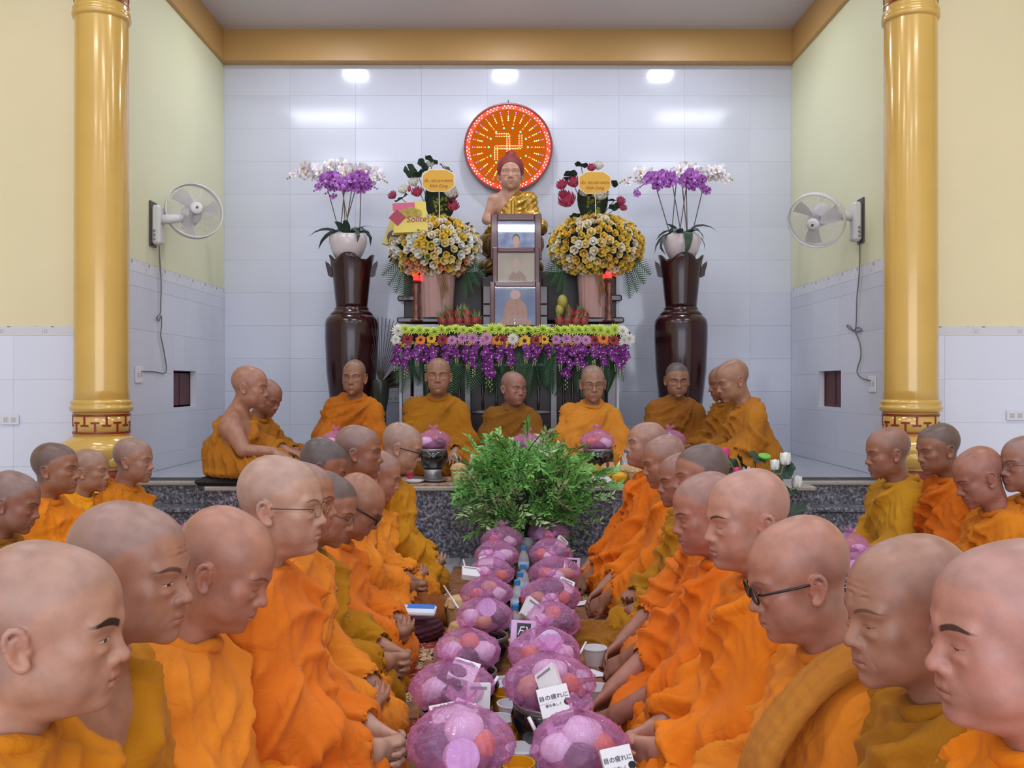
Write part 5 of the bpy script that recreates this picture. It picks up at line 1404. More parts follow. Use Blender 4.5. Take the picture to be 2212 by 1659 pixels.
def text(s_, size, m, parent, loc, rot=(math.pi / 2, 0, 0), nm='lettering', sx=1.0, shear=0.0, ext=.0006, align='CENTER'):
    cu = bpy.data.curves.new(nm, 'FONT'); cu.body = s_; cu.size = size; cu.align_x = align; cu.align_y = 'CENTER'; cu.extrude = ext; cu.shear = shear; cu.resolution_u = 3
    o = bpy.data.objects.new(nm, cu); C.objects.link(o); bpy.context.view_layer.update()
    me = bpy.data.meshes.new_from_object(o.evaluated_get(bpy.context.evaluated_depsgraph_get())); bpy.data.objects.remove(o)
    me.materials.clear(); me.materials.append(m); t = link(nm, me, parent, loc=loc, rot=rot); t.scale = (sx, 1, 1); return t
def lotus_mesh(key, m, n=9, R0=.05, open_=.6):
    if key in MESHES: return MESHES[key]
    b = MB()
    for ring in range(2):
        for k in range(n):
            a0 = 2 * math.pi * (k + .5 * ring) / n; vs = []; fs = []
            for j in range(5):
                t = j / 4; rr = R0 * (.25 + (open_ + .2 * ring) * math.sin(t * 1.9) * .9); z = R0 * 1.5 * t * (1 - .25 * ring); ww = .8 * math.sin(math.pi * (.12 + .85 * t)) * (1 if t < 1 else .1)
                for i in (-1, 0, 1): a = a0 + i * ww * .42; vs.append((rr * math.cos(a) * (1.0 if i else 1.08), rr * math.sin(a) * (1.0 if i else 1.08), z))
            for j in range(4):
                for i in range(2): fs.append((j * 3 + i, j * 3 + i + 1, j * 3 + i + 4, j * 3 + i + 3))
            b.add(vs, fs)
    MESHES[key] = b.mesh('lotus', m, smooth=True); return MESHES[key]
M_LP = mat('lotus_pink', '#c44a6c', .55, var=.2, vscale=30); M_LW = mat('lotus_white', '#e9e6dc', .55, var=.05, vscale=30)
def basket(cx, top, d, label, seed, pal, x0, x1, ytop, ybot, bx0, bx1, by, sx, sy):
    s = d / F_PX; r_ = random.Random(seed)
    base = P((bx0 + bx1) / 2, by, d); o = thing('flower_basket', label, 'flower basket', base, 0, 'rose baskets beside the statue')
    W_ = (bx1 - bx0) * s; hB = (by - ybot + 12) * s
    # wrapped pot: pleated pink paper
    vs = []; fs = []; n = 60
    for j, (t, k) in enumerate(((0, .92), (.5, .97), (1, 1.05))):
        for i in range(n):
            a = 2 * math.pi * i / n; rr = W_ / 2 * k * (1 + .05 * math.cos(a * 20)); vs.append((rr * math.cos(a), rr * math.sin(a) * .8, hB * t))
    for j in range(2):
        for i in range(n): fs.append((j * n + i, j * n + (i + 1) % n, (j + 1) * n + (i + 1) % n, (j + 1) * n + i))
    m = MB(); m.add(vs, fs); m.obj('pleated_wrap', mat('wrap_pink', '#b58f88', .7), o, smooth=True)
    rb = mat('ribbon_gold', '#b98f5e', .4, var=.2, vscale=30)
    sgn = 1 if seed % 2 else 1
    for k in range(5):
        q = MB(); x = W_ * (.22 + .06 * k) - .02; q.tube([(x - .03, -W_ * .42, hB), (x + .01 * math.sin(k), -W_ * .46, hB * .7), (x + .02 * math.cos(k * 2), -W_ * .45, hB * (.25 + .08 * k))], [.012, .016, .008], 6, flat=.25); q.obj('ribbon', rb, o)
    cx_ = ((x0 + x1) / 2 - (bx0 + bx1) / 2) * s; cz = (by - (ytop + ybot) / 2) * s; RX = (x1 - x0) / 2 * s * .93; RZ = (ybot - ytop) / 2 * s * .90; RY = .24
    # dark foliage core
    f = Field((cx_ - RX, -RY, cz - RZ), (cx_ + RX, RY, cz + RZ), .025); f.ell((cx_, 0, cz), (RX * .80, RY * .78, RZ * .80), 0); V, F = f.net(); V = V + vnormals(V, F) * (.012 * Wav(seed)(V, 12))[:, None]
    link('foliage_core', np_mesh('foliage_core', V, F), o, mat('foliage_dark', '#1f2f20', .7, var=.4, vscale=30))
    pts = []; tries = 0
    while len(pts) < 150 and tries < 9000:
        tries += 1; n_ = Vector((r_.gauss(0, 1), r_.gauss(0, 1), r_.gauss(0, 1))).normalized()
        if n_.y > .15 or n_.z < -.9: continue
        p = Vector((cx_ + n_.x * RX * .95, n_.y * RY * .95, cz + n_.z * RZ * .95))
        if all((p - q[0]).length > .047 for q in pts): pts.append((p, n_))
    for p, n_ in pts:
        k = pal(r_, (p.x - cx_) / RX, (p.z - cz) / RZ); e = face_out(Vector((n_.x, n_.y - .3, n_.z * .8)) + Vector((r_.uniform(-.3, .3), 0, r_.uniform(-.3, .3))))
        b_ = link('rose', ROSE[k], o, loc=p * 1.0, rot=e); b_.scale = (r_.uniform(.9, 1.25),) * 3
    for k in range(70):
        a = r_.uniform(-2.2, 2.2); ph = r_.uniform(-1.3, 1.4); n_ = Vector((math.sin(a) * math.cos(ph), -math.cos(a) * math.cos(ph), math.sin(ph)))
        l = link('leaf', leaf_mesh('leaf', M_GREEN, .07, .035, .4), o, loc=(cx_ + n_.x * RX * .92, n_.y * RY * .92, cz + n_.z * RZ * .92)); l.rotation_euler = (r_.uniform(-1, 1), r_.uniform(-1.2, .6), a - 1.57)
    for k in range(22):
        a = r_.uniform(-1.5, 1.5); q = link('berry_spray', mum_mesh('berry', mat('berry_brown', '#6f3b30', .6), 26, .02, .9), o, loc=(cx_ + RX * r_.uniform(-.85, .85), -RY * .78, cz + RZ * r_.uniform(-.7, .7)))
        q.rotation_euler = (1.4, 0, a)
    for sg in (-1, 1):
        for k in range(4):
            l = link('fern_leaf', fern_mesh('fern', M_GREEN2, .26, 13, .075), o, loc=(cx_ + sg * RX * .62, -.05 + .03 * k, cz - RZ * (.25 + .14 * k))); l.rotation_euler = (R_(-60 * sg), R_(35 + 13 * k), 0 if sg > 0 else math.pi)
    # lotus top piece with round leaves
    tz0 = cz + RZ * .8; tz1 = (by - top) * s
    m = MB(); m.ball((sx, .03, (tz0 + tz1) / 2 - .04), (.13, .08, (tz1 - tz0) * .40), 14, 10); m.obj('moss_mound', mat('foliage_dark', '#1f2f20', .7), o, smooth=True)
    for k in range(64):
        q = link('filler_sprig', mum_mesh('sprig', mat('sprig_yellow', '#a6ab3a', .6), 18, .016, .8), o, loc=(sx + r_.uniform(-.05, .06), -.07 + r_.uniform(-.02, .01), tz0 + r_.uniform(-.03, .20))); q.rotation_euler = (1.4, 0, r_.uniform(0, 6))
    spots = sy
    for (px, py, kind, sc_) in spots:
        loc = Vector(((px - (bx0 + bx1) / 2) * s, -.06 + r_.uniform(-.02, .03), (by - py) * s))
        if kind in 'pw':
            b_ = link('lotus', lotus_mesh('lotus_' + kind, M_LP if kind == 'p' else M_LW), o, loc=loc, rot=face_out((loc.x * 1.5, -.55, .55))); b_.scale = (sc_,) * 3
        elif kind == 'b':
            q = MB(); q.ball((0, 0, 0), (.016, .016, .028), 10, 8); q.obj('lotus_bud', M_LP, o, smooth=True, loc=loc)
        else:
            b_ = link('round_leaf', round_leaf(), o, loc=loc, rot=(R_(sc_ * 40 - 50), R_(r_.uniform(-60, 60)), r_.uniform(-.5, .5)))
            q = MB(); q.tube([loc, Vector((sx + (loc.x - sx) * .5, 0, tz0 + (loc.z - tz0) * .4)), (sx, 0, tz0)], .003, 5); q.obj('leaf_stem', M_GREEN, o)
    sign(o, sx + (.0), (by - (top + 48)) * s, -.16, tz0)
    return o
def round_leaf():
    if 'rl' not in MESHES:
        vs = [(0, 0, 0)]; n = 18
        for i in range(n + 1):
            a = -math.pi * .92 + 2 * math.pi * .92 * i / n; vs.append((.062 * math.cos(a), .062 * math.sin(a), .014 + .010 * math.sin(5 * a)))
        b = MB(); b.add(vs, [(0, i, i + 1) for i in range(1, n + 1)]); MESHES['rl'] = b.mesh('round_leaf', mat('lotus_leaf', '#2c4436', .5, var=.2, vscale=20), smooth=True)
    return MESHES['rl']
def palL(r_, x, z):
    if z > .45: return r_.choice((0, 0, 0, 1, 3, 4))
    if z < -.35: return r_.choice((1, 5, 6, 2, 1, 0))
    if x < -.5: return r_.choice((3, 3, 1, 0))
    return r_.choice((0, 1, 1, 2, 0, 3, 3, 1))
def palR(r_, x, z): return r_.choice((0, 0, 0, 4, 1, 3, 2) if z > -.2 else (0, 4, 4, 2, 0, 1))
basket(938, 350, 7.5, 'basket of yellow, white and peach roses left of the statue', 31, palL, 835, 1045, 462, 606, 905, 980, 686, .03,
       [(886, 372, 'l', .4), (913, 360, 'l', .9), (932, 352, 'l', 1.3), (962, 366, 'l', 1.6), (905, 382, 'l', .7), (854, 428, 'p', .8), (878, 418, 'w', .9), (898, 402, 'w', .9), (906, 425, 'p', 1.0), (973, 428, 'w', 1.2), (982, 430, 'p', .6), (977, 455, 'p', 1.1), (886, 410, 'b', 1), (932, 362, 'w', .7), (870, 432, 'l', 1.2), (975, 480, 'l', 1.4), (965, 445, 'l', 1.0)])
basket(1288, 354, 7.5, 'basket of mostly yellow roses right of the statue', 32, palR, 1178, 1398, 458, 604, 1250, 1312, 686, .0,
       [(1254, 362, 'l', 1.2), (1232, 382, 'l', .5), (1217, 408, 'p', 1.0), (1218, 426, 'p', .8), (1241, 405, 'p', 1.1), (1229, 446, 'p', 1.5), (1292, 432, 'w', 1.5), (1262, 424, 'w', .9), (1290, 366, 'w', .9), (1276, 371, 'p', .8), (1318, 400, 'l', .9), (1302, 415, 'p', .9), (1335, 442, 'p', .8), (1340, 456, 'p', .7), (1325, 435, 'l', 1.5), (1312, 402, 'w', .7), (1245, 470, 'l', 1.1), (1330, 450, 'l', .9)])
# cake boxes tucked behind the left basket
o = thing('biscuit_box', 'pink and yellow biscuit box leaning in the left rose basket', 'box', P(888, 500, 7.255), rot=(R_(-12), R_(-4), R_(6)))
s = 7.36 / F_PX
m = MB(); m.box(-36 * s, 36 * s, 0, .05, 0, 68 * s, .002); m.obj('carton', mat('carton_yellow', '#d9c558', .4), o)
m = MB(); m.box(-35 * s, 12 * s, -.002, 0, 50 * s, 67 * s); m.obj('printed_band', mat('carton_pink', '#c65a7c', .4), o)
for k, (x, z, r0) in enumerate(((-12, 42, 11), (4, 45, 12), (16, 42, 10), (-22, 36, 9))):
    m = MB(); m.lathe([(.001, 0), (r0 * s, 0)], 18, M=Matrix.Translation((x * s, -.0035, z * s)) @ Matrix.Rotation(R_(90), 4, 'X')); m.obj('printed_cloud', mat('carton_yellow', '#d9c558', .4), o)
text('Solite', .072, mat('ink_magenta', '#8c2466', .5), o, (13 * s, -.006, 28 * s), shear=.2)
m = MB(); m.box(-13 * s, 13 * s, -.004, 0, -13 * s, 13 * s, M=Matrix.Translation((-27 * s, -.003, 34 * s)) @ Matrix.Rotation(R_(45), 4, 'Y')); m.obj('printed_diamond', mat('carton_red', '#9c2a44', .4), o)
o = thing('gift_packet', 'pale yellow packet behind the left rose basket, beside the biscuit box', 'packet', P(842, 530, 7.55), rot=(R_(-8), R_(18), 0))
m = MB(); m.box(-19 * s, 19 * s, 0, .03, 0, 62 * s, .003); m.obj('carton', mat('carton_cream', '#cfc07a', .45), o)
m = MB(); m.lathe([(.001, 0), (15 * s, 0)], 24, M=Matrix.Translation((2 * s, -.003, 22 * s)) @ Matrix.Rotation(R_(90), 4, 'X')); m.obj('printed_disc', mat('carton_mauve', '#8a6a7c', .45), o)
# candle lamps
for px, lab, top in ((899, 'left', 594), (1316, 'right', 588)):
    d = 7.42; s = d / F_PX; c = P(px, 693, d); o = thing('candle_lamp', 'turned wooden candle lamp with a red bulb, %s side of the altar' % lab, 'lamp', c, 0, 'candle lamps with red bulbs')
    H_ = (693 - top - 12) * s
    m = MB(); m.lathe([(.045, 0), (.048, .012), (.020, .03), (.030, .06), (.018, .08), (.034, .11), (.020, .15), (.026, .19), (.017, .22), (.036, .26), (.028, .30), (.034, .335), (.044, H_ - .01), (.040, H_)], 24); m.obj('turned_post', mat('turned_wood', '#6b2f1f', .25, coat=.5), o, smooth=True)
    m = MB(); m.ball((0, 0, H_ + .022), (.024, .024, .034), 14, 10); m.obj('bulb', mat('red_bulb', '#ff2020', .3, emit='#ff1a18', estr=6), o, smooth=True)
# dragon fruit bowls
def fruit_mesh():
    b = MB(); b.cur = 0; b.ball((0, 0, 0), (.038, .038, .048), 14, 10); b.cur = 1
    r_ = random.Random(3)
    for k in range(22):
        t = (k + .5) / 22; a = k * 2.4; ph = -1.0 + 2.5 * t; p = Vector((.038 * math.cos(ph) * math.cos(a), .038 * math.cos(ph) * math.sin(a), .048 * math.sin(ph))); n = p.normalized(); s_ = n.cross(Vector((0, 0, 1))).normalized() * .009
        L = .022 + .035 * max(0, t - .5); b.add([p - s_, p + s_, p + n * L * .6 + Vector((0, 0, L))], [(0, 1, 2)])
    return b.mesh('dragon_fruit', [mat('dragon_red', '#9c2c3a', .45, var=.15, vscale=20), mat('dragon_scale', '#7d8a50', .5)], smooth=True)
FM = fruit_mesh()
def spot_name(i, lab):
    if lab == 'left':
        return ('front row, ' if i < 5 else 'back row, ') + ['far left', 'left of centre', 'centre', 'right of centre', 'far right'][i % 5] if i < 10 else 'on top, ' + ['left', 'centre', 'right'][i - 10]
    return ['front row, far left', 'front row, left of centre', 'front row, right of centre', 'front row, far right', 'back row, left', 'back row, right', 'on top, centre', 'on top, right', 'highest, left'][i]
for bx, lab, cnt in ((992, 'left', 13), (1233, 'right', 9)):
    d = 7.36; s = d / F_PX; c = P(bx, 709, d); rr = 44 * s
    o = thing('fruit_dish', 'wide dark dish heaped with dragon fruit on the %s of the altar top' % lab, 'dish', c, 0, 'fruit dishes on the altar')
    m = MB(); m.lathe([(rr * .5, 0), (rr * .8, .008), (rr * 1.02, .03), (rr * .98, .032), (rr * .7, .015), (.01, .013)], 32); m.obj('dish', mat('dish_bronze', '#6d5136', .35), o, smooth=True)
    r_ = random.Random(bx); n = 0
    pos = [(i * .072 - .144 + j * .02, j * .06 - .03, .062) for j in range(2) for i in range(5)] + [(-.09, 0, .125), (-.01, .01, .13), (.07, 0, .125)] if lab == 'left' else [(-.10, -.03, .062), (-.03, -.04, .062), (.045, -.035, .062), (.115, -.02, .062), (.0, .04, .062), (.08, .05, .062), (.06, 0, .125), (.12, .02, .12), (-.005, 0, .14)]
    for i, p in enumerate(pos):
        q = link('dragon_fruit', FM, None, loc=c + Vector(p) * .92, rot=(r_.uniform(-.5, .5), r_.uniform(-.5, .5), r_.uniform(0, 6))); tag(q, 'red dragon fruit in the %s altar dish, %s' % (lab, spot_name(i, lab)), 'fruit', 'dragon fruit in the %s dish' % lab)
for k, (px, py, r0, lab) in enumerate(((1209, 668, .036, 'lower'), (1215, 650, .042, 'upper'))):
    q = MB(); q.ball((0, 0, 0), (r0, r0, r0 * 1.4), 14, 10); o = q.obj('mango', mat('mango_yellow', '#a79a44', .4, var=.15, vscale=16), None, smooth=True, loc=P(px, py, 7.36)); tag(o, 'yellow green mango in the right fruit dish, %s one' % lab, 'fruit')
# incense pot with palm, left of the altar
o = thing('incense_urn', 'dark pot of incense sticks and folded leaves between left urn and altar', 'pot', P(822, 905, 7.5))
s = 7.5 / F_PX
m = MB(); m.lathe([(.05, -.30), (.07, -.2), (.05, -.08), (.045, .05), (.07, .20), (.075, .30), (.07, .33)], 24); m.obj('pot', mat('pot_green', '#33362c', .3), o, smooth=True)
for k in range(14):
    q = MB(); a = -.5 + k * .09; q.tube([(0, 0, .3), (math.sin(a) * .35, .02 * math.sin(k), .30 + math.cos(a) * .55)], .0028, 5); q.obj('incense_stick', mat('stick_dark', '#3a2a24', .6), o)
for k in range(4):
    l = link('leaf', leaf_mesh('leaf', mat('leaf_brown', '#4a3a34', .6), .42, .11, .2), o, loc=(0, .0, .28)); l.rotation_euler = (.4 * k, R_(-50 + 12 * k), R_(10))
# ---------------------------------------------------------------- garland along the altar front
g = thing('flower_garland', 'long garland of mums, gerberas, hanging orchids and ferns along the altar edge', 'garland', P(1106, 735, AY0))
r_ = random.Random(5); s = 7.2 / F_PX
cols = {'lime': '#c9dc5a', 'pink': '#d79ac6', 'white': '#e8e6dc', 'yellow': '#dfae2c', 'orange': '#dd7a2a', 'red': '#8d1620', 'gold': '#c9982c'}
MU = {k: mum_mesh('mum_' + k, mat('mum_' + k, c, .6, var=.08, vscale=40), 64 if k in ('lime', 'pink', 'white') else 34, .052, .55 if k in ('lime', 'pink', 'white') else .3, None if k in ('lime', 'pink', 'white') else mat('flower_eye', '#4a2414' if k != 'gold' else '#8a5a1c', .8)) for k, c in cols.items()}
ox = P(1106, 735, AY0)
def gp(px, py, dy=0): q = P(px, py, 7.2); return Vector((q.x - ox.x, -.07 + dy, q.z - ox.z))
q = MB(); q.tube([gp(852, 722, .05), gp(1000, 724, .05), gp(1200, 724, .05), gp(1360, 726, .05)], .040, 10); q.obj('foam_core', mat('foliage_dark', '#1f2f20', .7), g, smooth=True)
x = 862
while x < 1350:
    f_ = link('mum', MU['lime' if 875 < x < 1335 else 'white'], g, loc=gp(x, 714 + r_.uniform(-3, 3), r_.uniform(-.01, .02)), rot=(R_(55 + r_.uniform(-15, 15)), r_.uniform(-.3, .3), r_.uniform(-.3, .3))); f_.scale = (r_.uniform(.95, 1.25),) * 3; x += 15.5
seq = [(858, 'white'), (883, 'red'), (911, 'orange'), (934, 'yellow'), (958, 'red'), (978, 'pink'), (1000, 'pink'), (1022, 'pink'), (1045, 'pink'), (1052, 'pink'), (1074, 'orange'), (1084, 'red'), (1108, 'white'), (1101, 'yellow'), (1133, 'yellow'), (1158, 'red'), (1175, 'yellow'), (1200, 'pink'), (1222, 'pink'), (1245, 'pink'), (1264, 'pink'), (1283, 'red'), (1301, 'orange'), (1323, 'red'), (1346, 'white'), (1356, 'white')]
for px, k in seq:
    f_ = link({'red': 'gerbera', 'orange': 'gerbera', 'yellow': 'sunflower'}.get(k, 'mum'), MU[k], g, loc=gp(px, (733 if k != 'yellow' or px != 1101 else 745) + r_.uniform(-3, 3), -.015), rot=(R_(80 + r_.uniform(-12, 12)), r_.uniform(-.2, .2), r_.uniform(-.2, .2))); f_.scale = (r_.uniform(.9, 1.1),) * 3
for k in range(95):
    f_ = link('small_daisy', MU['gold'], g, loc=gp(860 + k * 5.2 + r_.uniform(-3, 3), 744 + r_.uniform(-5, 5), -.005 + r_.uniform(-.02, .01)), rot=(R_(85), r_.uniform(-.6, .6), r_.uniform(-.4, .4))); f_.scale = (r_.uniform(.26, .4),) * 3
MD = mat('dendro_purple', '#96389c', .5, var=.4, vscale=60, col2='#5a1a60'); MDL = mat('dendro_white', '#e2cfe2', .5)
DO = orchid_mesh(MD, .95, 'dendro', MDL)
ends = [(868, 800), (885, 815), (905, 790), (925, 800), (940, 790), (965, 800), (985, 785), (1010, 800), (1025, 812), (1050, 835), (1056, 845), (1085, 790), (1100, 802), (1135, 785), (1160, 790), (1185, 775), (1205, 800), (1222, 840), (1240, 800), (1258, 812), (1275, 790), (1300, 805), (1318, 800), (1335, 812), (1345, 800)]
nb_ = 0
for i, (px, py) in enumerate(ends):
    p0 = gp(px, 748); p1 = gp(px + r_.uniform(-10, 10), py); p1.y -= .04
    q = MB(); pts = [p0.lerp(p1, t) + Vector((0, -.06 * math.sin(t * 2.5), 0)) for t in (0, .25, .5, .75, 1)]; q.tube(pts, .0025, 5); q.obj('orchid_stem', M_GREEN, g)
    n = int((py - 748) / 7.5)
    for k in range(n):
        t = (k + .3) / n * .72; p = p0.lerp(p1, t) + Vector((r_.uniform(-.018, .018), -.06 * math.sin(t * 2.5) - .012, r_.uniform(-.006, .006)))
        for rep in range(r_.choice((1, 1, 2))):
            f_ = link('orchid_blossom', DO, g, loc=p + Vector((r_.uniform(-.02, .02), r_.uniform(-.02, .005), 0)), rot=(r_.uniform(-.4, .6), r_.uniform(-1, 1), r_.uniform(-.9, .9))); f_.scale = (r_.uniform(.8, 1.15),) * 3; nb_ += 1
    for k in range(6):
        t = .74 + .05 * k; p = p0.lerp(p1, t) + Vector((.008 * (-1) ** k, -.06 * math.sin(t * 2.5), 0)); q = MESHES.get('obud')
        if not q: b_ = MB(); b_.ball((0, 0, 0), (.0055, .0055, .010), 6, 5); q = MESHES['obud'] = b_.mesh('orchid_bud', mat('bud_pale', '#b9bf7e', .5), smooth=True)
        link('orchid_bud', q, g, loc=p, scale=1.1 - .08 * k)
for k in range(46):
    px = 866 + k * 10.6; l = link('palm_leaf', fern_mesh('palm', M_GREEN2, .34, 20, .10), g, loc=gp(px, 755, .03), rot=(r_.uniform(-.7, .7), R_(62 + r_.uniform(-22, 30)), R_(r_.choice((-1, 1)) * r_.uniform(20, 80) - 90 + r_.choice((-35, 35)))))
    l.scale = (r_.uniform(.7, 1.1),) * 3
# ---------------------------------------------------------------- bowls, pink bags and what lies between them
def bag_mat():
    m = bpy.data.materials.new('pink_film'); m.use_nodes = True; nt = m.node_tree; N = nt.nodes.new; L = nt.links.new; b = nt.nodes['Principled BSDF']
    b.inputs['Base Color'].default_value = srgb('#ee9fdc'); b.inputs['Roughness'].default_value = .10; b.inputs['Specular IOR Level'].default_value = 1.0; b.inputs['Coat Weight'].default_value = 1.0; b.inputs['Coat Roughness'].default_value = .04
    tc = N('ShaderNodeTexCoord'); n = N('ShaderNodeTexNoise'); n.inputs['Scale'].default_value = 14; n.inputs['Detail'].default_value = 7; n.inputs['Distortion'].default_value = 2.2; n.inputs['Roughness'].default_value = .62
    L(tc.outputs['Object'], n.inputs['Vector']); bp = N('ShaderNodeBump'); bp.inputs['Strength'].default_value = .9; bp.inputs['Distance'].default_value = .02
    L(n.outputs['Fac'], bp.inputs['Height']); L(bp.outputs[0], b.inputs['Normal'])
    tr = N('ShaderNodeBsdfTransparent'); tr.inputs[0].default_value = (1.0, .86, .98, 1)
    lw = N('ShaderNodeLayerWeight'); lw.inputs['Blend'].default_value = .35; L(bp.outputs[0], lw.inputs['Normal'])
    mr = N('ShaderNodeMapRange'); mr.inputs['To Min'].default_value = .16; mr.inputs['To Max'].default_value = .66; L(lw.outputs['Facing'], mr.inputs['Value'])
    mx = N('ShaderNodeMixShader'); L(mr.outputs[0], mx.inputs[0]); L(tr.outputs[0], mx.inputs[1]); L(b.outputs[0], mx.inputs[2]); L(mx.outputs[0], nt.nodes['Material Output'].inputs[0]); return m
M_BAG = bag_mat()
M_BLK = mat('bowl_black', '#17151a', .12, spec=.7, coat=.5); M_STEEL = mat('bowl_steel', '#9a989c', .3, .7)
def bowl_mesh():
    if 'bowl' not in MESHES:
        m = MB(); m.lathe([(.001, 0), (.055, .0), (.085, .025), (.108, .07), (.113, .105), (.104, .135), (.098, .14), (.094, .135), (.10, .10), (.07, .03), (.001, .02)], 40); MESHES['bowl'] = m.mesh('bowl', M_BLK, smooth=True)
        m = MB(); m.lathe([(.097, .134), (.103, .136), (.106, .152), (.101, .156), (.096, .150), (.097, .134)], 40); MESHES['rim'] = m.mesh('rim', M_STEEL, smooth=True)
    return MESHES['bowl'], MESHES['rim']
def bag_mesh(seed, nu=108, nv=60, tail=1.0):
    r_ = np.random.RandomState(seed); th = np.linspace(0, 2 * np.pi, nu, endpoint=False); V = []
    npl = int(r_.uniform(14, 20)); ph = r_.uniform(0, 6); kx = r_.uniform(-.12, .12); ky = r_.uniform(-.1, .1)
    for j in range(nv):
        t = j / (nv - 1)
        if t < .8:
            u = t / .8; zz = u; rr = (math.sin(math.pi * min(1, (.10 + .90 * u)) ** .80)) ** .62 if u > 0 else .55
            rr = max(rr, .07 + .02 * u) if u > .5 else max(rr, .5)
        else:
            u = (t - .8) / .2; zz = 1 + .16 * u * tail; rr = .07 + .22 * u ** .8 * tail
        pl = (t / .8) ** 1.4 if t < .8 else 1
        w_ = np.sin(npl * th + ph + 1.5 * np.sin(2 * th)) ; fold = (np.abs(w_) ** .6 - .5) * .22 * pl + .05 * np.sin(3 * th + seed) * (1 - pl) + .05 * np.sin(2 * th + seed * 2 + 3 * t)
        R = rr * (1 + fold); q = 1 if t > .78 else 0
        z = zz * .78 + (.05 * np.sin(5 * th + seed) * (1 if t > .8 else 0)) * ((t - .8) * 5 if t > .8 else 0)
        V.append(np.stack([R * np.cos(th) * (1.0) + kx * zz ** 2, R * np.sin(th) + ky * zz ** 2, z + 0 * th], 1))
    V = np.concatenate(V).astype(np.float32); F = []
    i = np.arange(nu); k = (i + 1) % nu
    for j in range(nv - 1): F.append(np.stack([j * nu + i, j * nu + k, (j + 1) * nu + k, (j + 1) * nu + i], 1))
    F = np.concatenate(F).astype(np.int32); N = vnormals(V, F); w1, w2, w3 = Wav(seed + 50), Wav(seed + 60), Wav(seed + 70)
    amp = np.clip(1.2 - V[:, 2], .3, 1)
    cr = (1 - np.abs(np.sin(w1(V, .9) * 3.2))) ** 2.2 * .060 + (1 - np.abs(np.sin(w2(V, 1.7) * 3 + w3(V, .8)))) ** 2.2 * .035 - .038
    return V + N * (cr * amp)[:, None], F
def crumple(m, r, seed, loc, rot=(0, 0, 0), name='item', lab='', cat='item', grp=None, amp=.10, f_=2.0):
    b = MB(); b.ball((0, 0, 0), (1, 1, 1), 22, 14); V = np.array(b.v); w_ = Wav(seed); V = V * (1 + amp * w_(V, f_ * .3))[:, None] * np.array(r)
    b.v = [tuple(v) for v in V]; o = b.obj(name, m, None, smooth=True, loc=loc, rot=rot); tag(o, lab, cat, grp); return o
M_ORG = mat('orange_peel', '#d9742c', .45, var=.1, vscale=30, bump=.3, bscale=200); M_WPK = mat('white_packet', '#e0d6e2', .35, bump=.3, bscale=30); M_DKP = mat('dark_packet', '#3a2c34', .35, bump=.4, bscale=30)
M_PAP = mat('paper_cup_lilac', '#d8c4ea', .4); M_BUN = mat('bread_tan', '#c79a62', .6, bump=.3, bscale=20)
def near_name(k, side): return ['nearest', 'second', 'third', 'fourth', 'fifth', 'sixth', 'seventh', 'farthest'][k] + ' in the ' + side + ' row'
